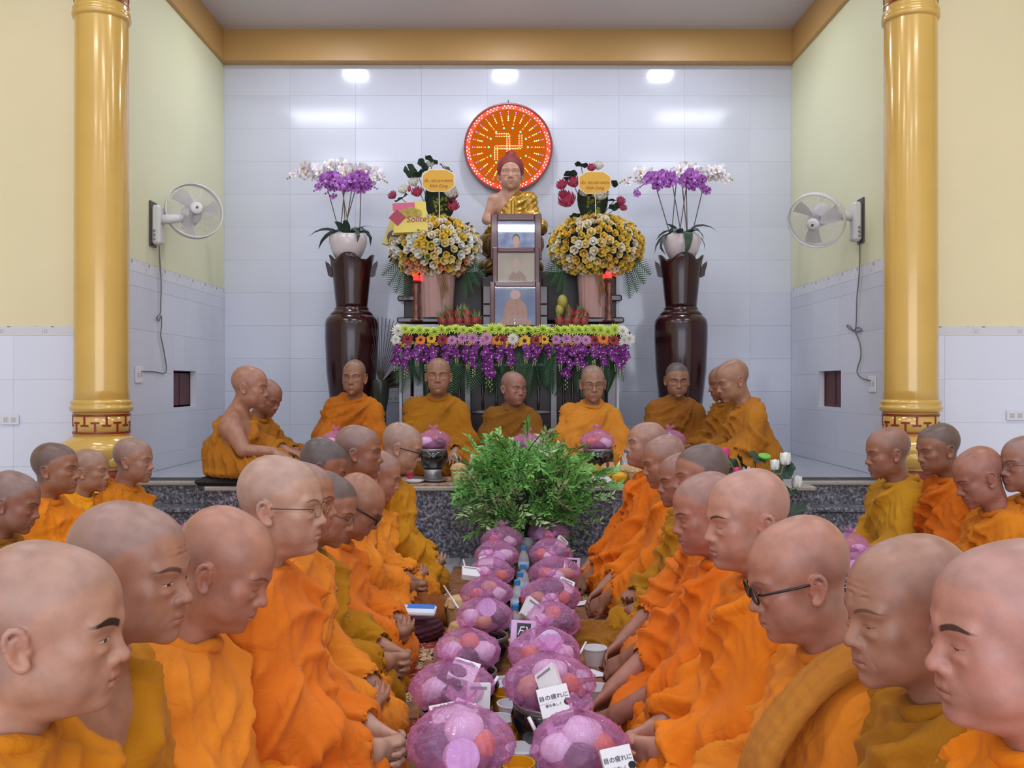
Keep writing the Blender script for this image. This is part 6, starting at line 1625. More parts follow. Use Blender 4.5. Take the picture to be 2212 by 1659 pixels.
def offering(px, py, wpx, lab, seed, d=None, bowl=True, zc=.225, floor=0.0, kinds=None, hi=True, grp='pink bags of offerings', R=None):
    if d is None: d = (CAM_Z - floor - zc) * F_PX / (py - 828)
    c = P(px, py, d); R = R or wpx * d / F_PX / 2
    zb = .115 if bowl else .01; h_bag = (c.z - floor + .62 * R) - zb if bowl else 1.35 * R
    if bowl:
        t = thing('alms_bowl', 'black alms bowl under the bag ' + lab, 'bowl', (c.x, c.y, (.020 if floor == 0 else max(floor + .02, c.z - .44 * R - .155 * min(1, R / .125)))), 0, 'black alms bowls')
        if floor > 0:
            hs_ = t.location.z - floor; q = MB(); q.lathe([(.062, -hs_), (.070, -hs_), (.060, -hs_ * .5), (.074, .006), (.066, .008), (.052, -hs_ * .5), (.062, -hs_)], 28); q.obj('ring_stand', M_STEEL, t, smooth=True)
        b1, r1 = bowl_mesh(); link('shell', b1, t); link('rim', r1, t); t.scale = (R / .125,) * 3 if R < .12 else (1, 1, 1)
    V, F = bag_mesh(seed, *((108, 60) if hi else (64, 34)))
    V = V * np.array((R, R * .92, R * 1.50))
    o = link('plastic_bag', np_mesh('plastic_bag', V, F), None, M_BAG, loc=(c.x, c.y, c.z - .50 * R), rot=(0, 0, seed)); tag(o, 'tied pink plastic bag ' + lab, 'plastic bag', grp)
    z0 = c.z - .58 * R
    r_ = random.Random(seed); kinds = kinds or r_.choice(['owd', 'wdo', 'wwo', 'pwo', 'wdw'])
    if hi and len(kinds) == 3: kinds = kinds + 'ow'[seed % 2]
    pos_w = {1: ['on top'], 2: ['left', 'right'], 3: ['left', 'front', 'right'], 4: ['left', 'front', 'right', 'topmost']}[len(kinds)]
    for i, k in enumerate(kinds):
        a = {2: (3.3, -.3), 3: (3.3, -1.57, -.1), 4: (3.3, -1.57, -.1, 0), 1: (0,)}[len(kinds)][i]; rad = R * (.40 if i < 3 and len(kinds) > 1 else .05)
        l = (c.x + rad * math.cos(a), c.y + rad * math.sin(a) * .9, z0 + R * ((.50, .42, .52, .80)[i] if len(kinds) > 1 else .6))
        nm, mm, rr, lb, ct = {'o': ('orange', M_ORG, (.29, .29, .27), 'orange', 'fruit'), 'w': ('rice_packet', M_WPK, (.38, .33, .30), 'white wrapped packet', 'packet'), 'd': ('dark_packet', M_DKP, (.44, .34, .30), 'dark wrapped packet', 'packet'), 'p': ('paper_cup', M_PAP, (.36, .30, .40), 'lilac white paper tub', 'tub'), 'b': ('bread_roll', M_BUN, (.34, .30, .24), 'tan bread roll', 'bread')}[k]
        if k == 'p':
            q = MB(); q.lathe([(.001, -.4 * R), (.26 * R, -.4 * R), (.33 * R, .30 * R), (.31 * R, .34 * R), (.001, .34 * R)], 28); o = q.obj(nm, mm, None, smooth=False, angle=40, loc=l, rot=(R_(70), 0, .3)); tag(o, 'lilac white paper tub in the bag ' + lab, 'tub')
        else: crumple(mm, tuple(v * R for v in rr), seed * 7 + i, l, (0, 0, a), nm, '%s in the bag %s, %s item' % (lb, lab, pos_w[i]), ct, None, .03 if k == 'o' else .09)
    q = MB(); q.ball((c.x, c.y, z0 + R * .25), (R * .62, R * .58, R * .32), 20, 10); o = q.obj('packed_food', mat('food_plum', '#7c4c62', .5, var=.4, vscale=30, bump=.5, bscale=40), None, smooth=True); tag(o, 'packed food low in the bag ' + lab, 'food')
    return c, R
LB = [(993, 1598, 232), (980, 1480, 180), (1011, 1402, 150), (1045, 1327, 124), (1053, 1278, 108), (1063, 1234, 104), (1072, 1196, 98), (1084, 1162, 86)]
RB = [(1252, 1604, 218), (1186, 1472, 192), (1178, 1405, 158), (1192, 1338, 126), (1189, 1285, 124), (1200, 1234, 112), (1189, 1192, 96), (1184, 1149, 86)]
kL = ['dpow', 'wdod', 'wdwo', 'wbdp', 'odwb', 'wo', 'wpw', 'ow']; kR = ['wdow', 'bdow', 'odwp', 'wddo', 'bwod', 'owb', 'owd', 'pod']
for k, (a, b_, c_) in enumerate(LB): offering(a, b_, c_, near_name(k, 'left'), 100 + k, kinds=kL[k], hi=k < 5)
for k, (a, b_, c_) in enumerate(RB): offering(a, b_, c_, near_name(k, 'right'), 200 + k, kinds=kR[k], hi=k < 5)
FLP = PLAT + .006
offering(935, 950, 72, 'before the mustard robed elder', 301, d=5.98, floor=FLP, kinds='wd', hi=False, R=.115)
offering(1140, 958, 84, 'right behind the bush top', 302, d=6.05, floor=FLP, kinds='dw', hi=False, R=.12)
offering(1292, 950, 76, 'before the bespectacled elder', 303, d=6.0, floor=FLP, kinds='ow', hi=False, R=.118)
offering(728, 952, 70, 'before the left urn', 304, d=6.05, floor=FLP, kinds='wo', hi=False, R=.115)
offering(1447, 948, 62, 'before the right urn', 305, d=6.15, floor=FLP, kinds='dw', hi=False, R=.11)
offering(1838, 1178, 74, 'near the right steps', 306, d=4.35, kinds='ow', hi=False, R=.10)
offering(1858, 1222, 78, 'above the lined face', 307, d=4.0, kinds='pw', hi=False, R=.10)
offering(1778, 1160, 60, 'behind the shawl wearer', 308, d=4.6, kinds='w', hi=False, R=.10)
offering(2082, 1296, 60, 'at far right', 309, d=3.6, kinds='w', hi=False, R=.10)
offering(404, 1172, 52, 'between the second and third heads', 310, d=4.3, kinds='ow', hi=False, R=.10)
offering(500, 1238, 60, 'behind the third head', 311, d=3.9, kinds='ow', hi=False, R=.10)
# small printed cartons
M_CW = mat('carton_white', '#dcdce0', .35); M_CPK = mat('carton_lilac', '#d9b4dc', .35); M_INK = mat('ink_black', '#1c1a1e', .4); M_INW = mat('ink_white', '#e8e8ea', .4)
def carton(px, py, d, rx, ry, rz, lab, kind='fx', sc=1.0):
    o = thing('eye_drop_carton', lab, 'box', P(px, py, d), rot=(R_(rx), R_(ry), R_(rz)), group='small printed cartons on the bags')
    W_, H_, D_ = .074 * sc, .078 * sc, .022 * sc
    m = MB(); m.box(-W_ / 2, W_ / 2, 0, D_, -H_ / 2, H_ / 2, .001); m.obj('carton', M_CPK if kind == 'fx' else M_CW, o)
    if kind == 'fx':
        m = MB(); m.box(-W_ * .26, W_ * .30, -.0008, .001, -H_ * .22, H_ * .40); m.obj('printed_square', M_INK, o)
        text('FX', .036 * sc, M_INW, o, (W_ * .02, -.0014, H_ * .10), shear=.35, ext=.0003)
        pass
        text('●●  ━━', .006 * sc, M_INK, o, (0, -.0014, -H_ * .32), ext=.0002)
    if kind == 'jp':
        text('目の疲れに', .0142 * sc, M_INK, o, (-W_ * .0, -.0014, H_ * .12), ext=.0003)
        text('薬を楽しく', .008 * sc, M_INK, o, (-W_ * .05, -.0014, -H_ * .14), ext=.0002)
        m = MB(); m.lathe([(.001, 0), (.009 * sc, 0)], 20, M=Matrix.Translation((W_ * .40, -.0012, -H_ * .12)) @ Matrix.Rotation(R_(90), 4, 'X')); m.obj('printed_dot', M_INK, o)
    if kind == 'plain':
        m = MB(); m.box(-W_ * .5, W_ * .5, -.0006, .001, H_ * .18, H_ * .42); m.obj('printed_band', M_CW, o)
        m = MB(); m.box(-W_ * .40, W_ * .34, -.0010, .001, H_ * .24, H_ * .36); m.obj('printed_line', mat('ink_grey', '#8a8490', .4), o)
    return o
carton(1236, 1222, 4.22, -8, 3, 4, 'pink carton with a black printed square on the sixth right bag'); 
carton(1130, 1368, 3.02, -14, 4, 2, 'pink carton with a black printed square by the middle right bags', sc=1.12)
carton(1208, 1548, 2.40, -28, -14, 8, 'pink carton with a black printed square behind the nearest right bag', sc=1.12)
carton(1198, 1512, 2.42, -52, -12, 4, 'white carton printed with Japanese characters behind the nearest right bag', 'jp', 1.15)
carton(1337, 1648, 2.02, -38, -9, 8, 'white carton printed with Japanese characters at the bottom edge', 'jp', .95)
carton(1003, 1444, 2.58, -68, 14, -10, 'flat white carton on top of the second left bag', 'plain', 1.05)
carton(965, 1536, 2.35, -78, -6, 14, 'flat grey white carton left on the nearest left bag', 'plain', 1.1)
carton(1000, 1536, 2.33, -60, 14, -20, 'flat white carton right on the nearest left bag', 'plain', .9)
carton(1018, 1232, 4.05, -74, 8, 6, 'flat white carton on the fifth left bag', 'plain', 1.1)
carton(1050, 1209, 4.45, -70, -4, -6, 'flat white carton on the sixth left bag', 'plain', 1.0)
carton(1180, 1466, 2.50, -40, -40, -20, 'pink carton lying askew inside the second right bag', 'plain', .9)
carton(1152, 1316, 3.32, -30, 38, 14, 'pink carton leaning on the left of the fourth right bag', 'plain', 1.0)
carton(1034, 1502, 2.52, -12, 4, 8, 'pale carton inside the right of the second left bag', 'plain', .9)
carton(1224, 1262, 3.8, -55, 24, 0, 'white carton on the fifth right bag', 'plain', .9)
carton(1215, 1172, 4.75, -30, 42, 20, 'grey white carton on the seventh right bag', 'plain', .85)
# bottles with blue caps
M_PET = mat('clear_plastic', '#e8eef4', .08, alpha=.35, spec=.8); M_CAPB = mat('cap_blue', '#3f8fd0', .35); M_LABB = mat('label_blue', '#9fb8dc', .4)
def bottle(px, py, d, lab, floor=.02, h=.20, cap=M_CAPB, body=M_PET, labm=M_LABB, r=.030):
    c = P(px, py, d); o = thing('drink_bottle', lab, 'bottle', (c.x, c.y, floor), group='drink bottles')
    m = MB(); m.lathe([(.001, 0), (r * .9, 0), (r, .01), (r, h * .62), (r * .8, h * .74), (r * .42, h * .86), (r * .40, h * .90)], 24); m.obj('bottle_body', body, o, smooth=True)
    m = MB(); m.lathe([(r * .45, h * .89), (r * .48, h * .89), (r * .48, h), (.001, h)], 20); m.obj('cap', cap, o, smooth=False, angle=40)
    m = MB(); m.lathe([(r * 1.01, h * .28), (r * 1.01, h * .56)], 24); m.obj('paper_label', labm, o, smooth=True)
for i, (a, b_, dd) in enumerate(((1131, 1180, 4.9), (1130, 1213, 4.4), (1117, 1243, 4.05), (1114, 1275, 3.72), (1124, 1228, 4.22))):
    bottle(a, b_, dd, ['blue capped water bottle farthest up the middle of the runner', 'blue capped water bottle second from the bush', 'blue capped water bottle in the middle of the runner', 'small blue capped bottle nearest to the camera', 'blue capped bottle behind the red capped one'][i], h=.19 if i != 3 else .16)
bottle(1128, 1262, 3.9, 'dark soy bottle with a red cap in the middle of the runner', h=.15, cap=mat('cap_red', '#b02020', .4), body=mat('soy_dark', '#241414', .15), labm=mat('label_yellow', '#d9b12c', .4))
M_POR = mat('porcelain_white', '#e6e6ea', .15, spec=.6); M_YCUP = mat('yellow_tub', '#e2a51e', .3)
def tub(px, py, d, lab, m_, r=.045, h=.06, floor=.02, lid=None):
    c = P(px, py, d); o = thing('food_tub', lab, 'tub', (c.x, c.y, floor), group='small food tubs')
    m = MB(); m.lathe([(.001, 0), (r * .8, 0), (r, h), (r * 1.05, h), (r * 1.05, h + .004), (r * .95, h + .004), (r * .9, h * .6), (.001, h * .55)], 28); m.obj('tub_body', m_, o, smooth=False, angle=40)
    if lid: m = MB(); m.lathe([(.001, h * .56), (r * .9, h * .6)], 24); m.obj('filling', lid, o)
for i, (a, b_, dd, mm, fl2) in enumerate(((1108, 1568, 2.62, M_YCUP, M_YCUP), (1090, 1482, 2.95, M_YCUP, M_YCUP), (1118, 1650, 2.40, M_YCUP, M_YCUP), (1078, 1545, 2.72, M_POR, None), (1105, 1500, 2.85, M_POR, None), (1118, 1440, 3.1, M_POR, None), (1106, 1362, 3.5, M_YCUP, None), (1124, 1325, 3.55, M_POR, M_YCUP), (1119, 1300, 3.75, M_YCUP, None), (1128, 1610, 2.5, M_POR, None), (1285, 1352, 3.45, M_POR, None), (1290, 1425, 3.0, M_POR, None))):
    tub(a, b_, dd, ('yellow' if mm is M_YCUP else 'white') + ' food tub on the runner, ' + ['beside the nearest right bowl', 'between the second bags', 'at the bottom edge of the photo', 'right of the nearest left bag', 'between second left and right bags', 'between the third bags', 'right of the fourth left bag', 'left of the fourth right bag', 'between the fifth bags', 'left of the nearest right bag', 'right of the fourth right bag', 'right of the third right bag'][i], mm, lid=fl2)
# trays and lids on the runner
for i, (a, b_, dd, rr) in enumerate(((1100, 1540, 2.72, .09), (1110, 1420, 3.2, .08), (1112, 1640, 2.45, .085), (1120, 1345, 3.6, .07))):
    c = P(a, b_, dd); o = thing('tray', 'white plastic tray flat on the runner, ' + ['second from the bottom edge', 'third from the bottom edge', 'at the bottom edge', 'farthest of the four'][i], 'tray', (c.x, c.y, .0205), .2 * i)
    m = MB(); m.box(-rr, rr, -rr * .8, rr * .8, 0, .004, .002); m.obj('tray_base', mat('plastic_pale', '#d9dae2', .25), o)
    for (x0, x1, y0, y1) in ((-rr, -rr + .004, -rr * .8, rr * .8), (rr - .004, rr, -rr * .8, rr * .8), (-rr, rr, -rr * .8, -rr * .8 + .004), (-rr, rr, rr * .8 - .004, rr * .8)):
        m = MB(); m.box(x0, x1, y0, y1, .003, .018, .001); m.obj('tray_side', mat('plastic_pale', '#d9dae2', .25), o)
# coconuts
M_COC = mat('coconut_husk', '#cfae7c', .6, var=.12, vscale=14, bump=.4, bscale=30)
def coconut(px, py, d, lab, floor=.02, sc=1.0, straw=True):
    c = P(px, py, d); o = thing('coconut', lab, 'coconut', (c.x, c.y, floor), group='peeled drinking coconuts'); o.scale = (sc,) * 3
    m = MB(); m.lathe([(.001, 0), (.046, 0), (.050, .01), (.052, .07), (.056, .095), (.040, .118), (.018, .128), (.001, .128)], 14); m.obj('husk', M_COC, o, smooth=False, angle=25)
    for k in range(9):
        a = k * .7; m = MB(); m.box(-.015, .015, -.003, .003, -.02, .02, .003, M=Matrix.Translation((.050 * math.cos(a), .050 * math.sin(a), .10)) @ Matrix.Rotation(a + 1.57, 4, 'Z') @ Matrix.Rotation(R_(-25), 4, 'X')); m.obj('cut_facet', M_COC, o)
    if straw: m = MB(); m.tube([(0, 0, .11), (-.012, 0, .16), (-.03, .0, .20), (-.045, 0, .185)], .003, 6); m.obj('straw', mat('straw_white', '#e8e8ec', .4), o)
coconut(990, 1262, 4.0, 'tan peeled coconut left of the fifth left bag', sc=1.05, straw=False); coconut(976, 1342, 3.35, 'tan peeled coconut left of the fourth left bag', straw=False); coconut(998, 1340, 3.6, 'tan peeled coconut behind the fourth left bag', straw=False)
coconut(991, 1008, 5.86, 'peeled coconut with a straw on the platform left of the bush', floor=FLP, sc=.95)
coconut(1310, 1000, 5.95, 'peeled coconut behind the sauce bottle on the platform', floor=FLP, straw=False); coconut(1351, 1000, 5.9, 'peeled coconut with a straw right of the yellow bowl', floor=FLP, sc=.85); coconut(1372, 1012, 5.8, 'peeled coconut at the right end of the platform food', floor=FLP, sc=.85, straw=False)
def stick_thing(nm, a, b_, d1, d2, r, m_, lab, cat):
    q = MB(); q.tube([P(a[0], a[1], d1), P(b_[0], b_[1], d2)], r, 8); o = q.obj(nm, m_, None, smooth=True); tag(o, lab, cat)
M_STR = mat('straw_clear', '#dcdce4', .3)
stick_thing('straw', (1001, 1208), (1005, 1226), 4.25, 4.2, .004, M_STR, 'white straw standing left of the sixth left bag', 'straw')
stick_thing('straw', (959, 1264), (990, 1312), 3.75, 3.5, .004, M_STR, 'white straw leaning towards the fourth left bag', 'straw')
stick_thing('straw', (1266, 1386), (1252, 1412), 2.95, 2.9, .004, M_STR, 'clear straw sticking out beside the third right bag', 'straw')
stick_thing('straw', (1142, 1548), (1156, 1576), 2.28, 2.26, .005, M_STR, 'clear straw leaning by the nearest right bowl', 'straw')
stick_thing('straw', (1076, 1460), (1062, 1482), 2.62, 2.6, .005, M_STR, 'clear straw beside the second left bag', 'straw')
def paper(px, py, d, pts, lab, m_=None, z=.0225):
    c = P(px, py, d); t = .0012; n = len(pts); b = MB(); vs = [(x, y, zz) for x, y, zz in pts] + [(x, y, zz + t) for x, y, zz in pts]
    b.add(vs, [tuple(range(n))[::-1], tuple(range(n, 2 * n))] + [(i, (i + 1) % n, n + (i + 1) % n, n + i) for i in range(n)])
    o = b.obj('napkin', m_ or mat('paper_white', '#e4e6f2', .6), None, loc=(c.x, c.y, z)); tag(o, lab, 'napkin', 'white napkins on the runner')
paper(1280, 1464, 3.30, [(-.07, -.03, 0), (.07, -.005, .002), (.0, .04, .012), (-.06, .05, .004)], 'white folded napkin pointing right by the second right bag')
paper(1262, 1398, 3.62, [(-.07, -.03, 0), (.06, -.01, .002), (-.0, .04, .01), (-.06, .05, .004)], 'white folded napkin pointing right by the third right bag')
paper(1262, 1370, 3.82, [(-.05, -.03, 0), (.07, -.0, .004), (.02, .03, .01), (-.05, .04, .004)], 'white folded napkin right of the fourth right bag')
paper(1258, 1298, 4.35, [(-.04, -.02, 0), (.04, -.01, .01), (.03, .03, .02), (-.04, .03, .004)], 'small crumpled napkin right of the fifth right bag')
# cloths, bags and cushions on the floor
def cloth_heap(nm, px, py, d, r, hexc, lab, seed, floor=.01, rot=0, cat='cloth', sharp=1.0):
    c = P(px, py, d); f = Field((-r[0] * 1.15, -r[1] * 1.15, -.01), (r[0] * 1.15, r[1] * 1.15, r[2] * 1.4), .006)
    f.ell((0, 0, r[2] * .35), (r[0], r[1], r[2] * .65), 0); V, F = f.net(); V = relax(V, F, 1); N = vnormals(V, F); w_ = Wav(seed); u = w_(V, 4) * 1.6 + V[:, 2] / r[2] * 2.0 + V[:, 0] / r[0]
    V = V + N * (fold_profile(u) * .014 * sharp)[:, None]; V[:, 2] = np.maximum(V[:, 2], 0)
    o = link(nm, np_mesh(nm, V, F), None, cloth_mat(hexc) if isinstance(hexc, str) else hexc, loc=(c.x, c.y, floor), rot=(0, 0, rot)); tag(o, lab, cat); return o
cloth_heap('folded_cloth', 1300, 1398, 3.75, (.16, .16, .07), '#9a6420', 'folded brown robe cloth on the floor at the right of the runner', 1)
cloth_heap('folded_cloth', 1248, 1222, 4.85, (.12, .13, .09), '#8a5a24', 'brown cloth crumpled on the floor beside the sixth right bag', 2)
cloth_heap('cloth_bag', 918, 1318, 4.05, (.115, .13, .13), '#8a4f24', 'brown cloth shoulder bag standing open left of the runner', 3, cat='bag')
cloth_heap('cloth_bag', 900, 1375, 3.85, (.115, .09, .10), mat('maroon_cloth', '#4a1428', .7), 'maroon cloth bag left of the runner under a blue packet', 4, cat='bag', sharp=.5)
c = P(905, 1348, 3.80); o = thing('tissue_packet', 'blue and white tissue packet on the maroon bag', 'packet', (c.x, c.y - .02, .135), rot=(R_(25), 0, R_(-8)))
m = MB(); m.box(-.075, .075, -.03, .03, 0, .018, .006); m.obj('packet', mat('packet_white', '#dfe6f4', .3), o); m = MB(); m.box(-.05, .07, .0, .031, .001, .0188, .002); m.obj('printed_band', mat('packet_blue', '#2f74d0', .3), o)
cc = P(505, 1038, 5.82); m = MB(); m.box(-.20, .22, -.17, .24, 0, .045, .02); o = m.obj('floor_cushion', mat('cushion_black', '#241f20', .8), None, smooth=False, loc=(cc.x, cc.y, PLAT + .001)); tag(o, 'thin dark cushion under the bare shouldered elder on the platform', 'cushion')
# ---------------------------------------------------------------- food on the platform edge
M_MAT = mat('woven_mat', '#c9a98a', .7, var=.6, vscale=26, col2='#6a3f34', detail=5)
for (a, b_, lab) in ((-.72, -.12, 'left of the bush'), (.16, .92, 'right of the bush'), (-.12, .16, 'behind the bush')):
    m = MB(); m.box(a, b_, 5.68, 6.35, PLAT + .0006, PLAT + .006, .002); o = m.obj('woven_mat', M_MAT); tag(o, 'patterned brown and cream mat on the platform edge ' + lab, 'mat')
def plate(px, py, d, r, lab, heap=None, floor=FLP, m_=None):
    c = P(px, py, d); o = thing('plate', lab, 'plate', (c.x, c.y, floor)); m = MB(); m.lathe([(.001, 0), (r * .6, 0), (r, .016), (r * .97, .018), (r * .6, .005), (.001, .004)], 32); m.obj('dish', m_ or M_POR, o, smooth=True)
    if heap:
        q = MB(); q.ball((0, 0, 0), (1, 1, 1), 24, 12); V = np.array(q.v); w_ = Wav(9); V = V * (1 + .06 * w_(V, 2))[:, None] * np.array((r * .75, r * .6, .040)) + np.array((0, 0, .012)); q.v = [tuple(v) for v in V]
        h_ = q.obj('rice_heap', heap, None, smooth=True, loc=(c.x, c.y, floor)); tag(h_, 'mound of food on the ' + lab, 'food')
M_RICE = mat('rice_white', '#e6e8f0', .6, bump=.8, bscale=200)
plate(1298, 1030, 5.76, .10, 'white plate of rice at the platform edge', M_RICE)
plate(896, 1028, 5.80, .06, 'small white plate by the pink lotus on the platform')
plate(940, 1018, 5.86, .085, 'shallow steel dish in front of the platform bowl', m_=M_STEEL); plate(905, 1018, 5.95, .07, 'steel dish left of the platform bowl', m_=M_STEEL)
plate(1265, 1018, 5.92, .07, 'steel bowl between bush and rice plate', m_=M_STEEL)
c = P(1338, 1028, 5.78); o = thing('lidded_bowl', 'bright yellow bowl on the platform right of the rice', 'bowl', (c.x, c.y, FLP)); m = MB(); m.lathe([(.001, 0), (.03, 0), (.046, .02), (.052, .045), (.050, .055), (.02, .070), (.001, .072)], 28); m.obj('bowl', M_YCUP, o, smooth=True); m = MB(); m.ball((0, 0, .075), .008); m.obj('lid_knob', M_YCUP, o, smooth=True)
c = P(1052, 1020, 5.85); o = thing('food_bowl', 'brown bowl of red and yellow food half hidden by the bush', 'bowl', (c.x, c.y, FLP)); m = MB(); m.lathe([(.001, 0), (.04, 0), (.07, .04), (.066, .04), (.001, .02)], 28); m.obj('bowl', mat('bowl_brown', '#5a2c20', .3), o, smooth=True)
for k in range(6):
    m = MB(); m.ball((.03 * math.cos(k), .03 * math.sin(k), .045), (.018, .018, .012), 8, 6); m.obj('vegetable_slice', mat('food_red', '#a83a24', .4) if k % 2 else mat('food_yellow', '#d9a92c', .4), o, smooth=True)
bottle(1313, 1000, 5.80, 'dark sauce bottle with red cap on the platform', FLP, .13, mat('cap_red', '#b02020', .4), mat('soy_dark', '#241414', .15), mat('label_yellow', '#d9b12c', .4), r=.022)
bottle(1020, 990, 5.9, 'clear water bottle with navy label left of the bush', FLP, .175, mat('cap_white', '#e0e0e6', .4), M_PET, mat('label_navy', '#1c2c6a', .4), r=.026)
bottle(1352, 985, 6.1, 'clear water bottle at the right end of the platform food', FLP, .19, M_CAPB); bottle(645, 975, 6.3, 'blue capped water bottle beside the bare shouldered elder', FLP, .15); bottle(1207, 990, 6.0, 'clear bottle with a straw right of the bush', FLP, .15, mat('cap_white', '#e0e0e6', .4))
cloth_heap('napkin_cloth', 1283, 985, 5.99, (.13, .10, .13), '#cf9a3a', 'yellow cloth wrapped round the bowl of the elder in bright orange', 8, FLP)
for (px, py, d, lab) in ((887, 1022, 5.76, 'pink lotus bloom lying at the left of the platform food'),):
    o = link('lotus_bloom', lotus_mesh('lotus_q', mat('lotus_hot_pink', '#d83a80', .5, var=.2, vscale=30), 8, .03, .5), None, loc=P(px, py + 6, d), rot=(R_(60), 0, 0)); tag(o, lab, 'flower')
# ---------------------------------------------------------------- the leafy bush in front of the platform
M_BUSH = mat('bush_green', '#7fbf62', .5, var=.35, vscale=8); M_BUSHV = mat('bush_variegated', '#b9d296', .5, var=.3, vscale=40, col2='#4a7340'); M_TWIG = mat('twig', '#2c3226', .7)
def spray(key, m_, n=6, L=.11, seed=0):
    if key in MESHES: return MESHES[key]
    r_ = random.Random(seed); b = MB(); pts = []
    for i in range(n + 1): t = i / n; pts.append(Vector((L * t, .01 * math.sin(3 * t + seed), -.10 * L * t * t)))
    b.cur = 1; b.tube(pts, .0016, 4, cap=False); b.cur = 0
    for i in range(1, n + 1):
        for sg in (-1, 1):
            p = pts[i]; l_ = .040 * r_.uniform(.75, 1.2); w_ = l_ * .21; d = Vector((.75, sg * r_.uniform(.4, .9), r_.uniform(-.35, .45))).normalized(); s_ = Vector((-d.y, d.x, 0)).normalized(); up = Vector((0, 0, .22))
            b.add([p, p + d * l_ * .45 + s_ * w_ - up * w_ * .3, p + d * l_, p + d * l_ * .45 - s_ * w_ - up * w_ * .3, p + d * l_ * .5 + up * w_], [(0, 1, 4), (1, 2, 4), (2, 3, 4), (3, 0, 4)])
    MESHES[key] = b.mesh('leaf_spray', [m_, M_TWIG]); return MESHES[key]
c = P(1138, 1175, 5.45); bush = thing('leafy_bush', 'bushy green potted plant in front of the platform at the end of the runner', 'plant', (c.x, 5.36, 0))
m = MB(); m.lathe([(.001, 0), (.09, 0), (.12, .12), (.13, .20), (.12, .20), (.10, .18), (.001, .17)], 32); m.obj('pot', mat('pot_grey', '#9a9ba4', .3), bush, smooth=True)
r_ = random.Random(12); SP = [spray('spray%d' % i, M_BUSH if i < 2 else M_BUSHV, seed=i) for i in range(4)]; ctr = Vector((0, 0, .445))
for k in range(16):
    a = k * 2.4; m = MB(); e = Vector((math.cos(a) * r_.uniform(.08, .26), math.sin(a) * r_.uniform(.04, .14), .46 + r_.uniform(-.12, .25))); m.tube([(0, 0, .17), e * .5 + Vector((0, 0, .14)), e], [.006, .005, .003], 5); m.obj('branch', M_TWIG, bush)
def bush_spot(r_):
    a = r_.uniform(0, 6.283); ph = math.asin(r_.uniform(-.95, 1)); q = r_.uniform(.35, 1.0) ** .7
    n_ = Vector((math.cos(a) * math.cos(ph), math.sin(a) * math.cos(ph), math.sin(ph)))
    lump = 1 + .16 * math.sin(3 * a + 1) * math.cos(ph) + .14 * math.sin(5 * a + 2 * ph)
    return n_, ctr + Vector((n_.x * .37 * q * lump, n_.y * .20 * q, n_.z * .29 * q * lump)), a
for k in range(290):
    n_, p, a = bush_spot(r_); low = p.z < .44
    l = link('leaf_spray', SP[r_.choice((0, 1, 0, 1, 2)) if not low else r_.choice((0, 1, 2, 3, 3))], bush, loc=p)
    l.rotation_euler = (r_.uniform(-1, 1), -r_.uniform(-.5, 1.2), a + r_.uniform(-.8, .8)); l.scale = (r_.uniform(.95, 1.45),) * 3
rest = MB()
for k in range(330):
    n_, p, a = bush_spot(r_); me = SP[k % 3]; Mx = Matrix.Translation(p) @ Euler((r_.uniform(-1, 1), -r_.uniform(-.6, 1.2), a + r_.uniform(-.8, .8))).to_matrix().to_4x4()
    rest.add([Mx @ v.co for v in me.vertices], [tuple(f.vertices) for f in me.polygons])
o = rest.obj('inner_leaves', M_BUSH, bush); o['kind'] = 'stuff'
for (x0, z0, x1, z1) in ((.05, .55, .42, .43), (-.05, .5, -.38, .38), (.0, .7, .12, .86), (-.1, .66, -.18, .80)):
    q = MB(); pts = [Vector((x0 + (x1 - x0) * t, -.12 - .04 * t, z0 + (z1 - z0) * t ** (1.5 if abs(x1) > .3 else 1))) for t in (0, .3, .6, 1)]; q.tube(pts, .003, 5); q.obj('branch', M_TWIG, bush)
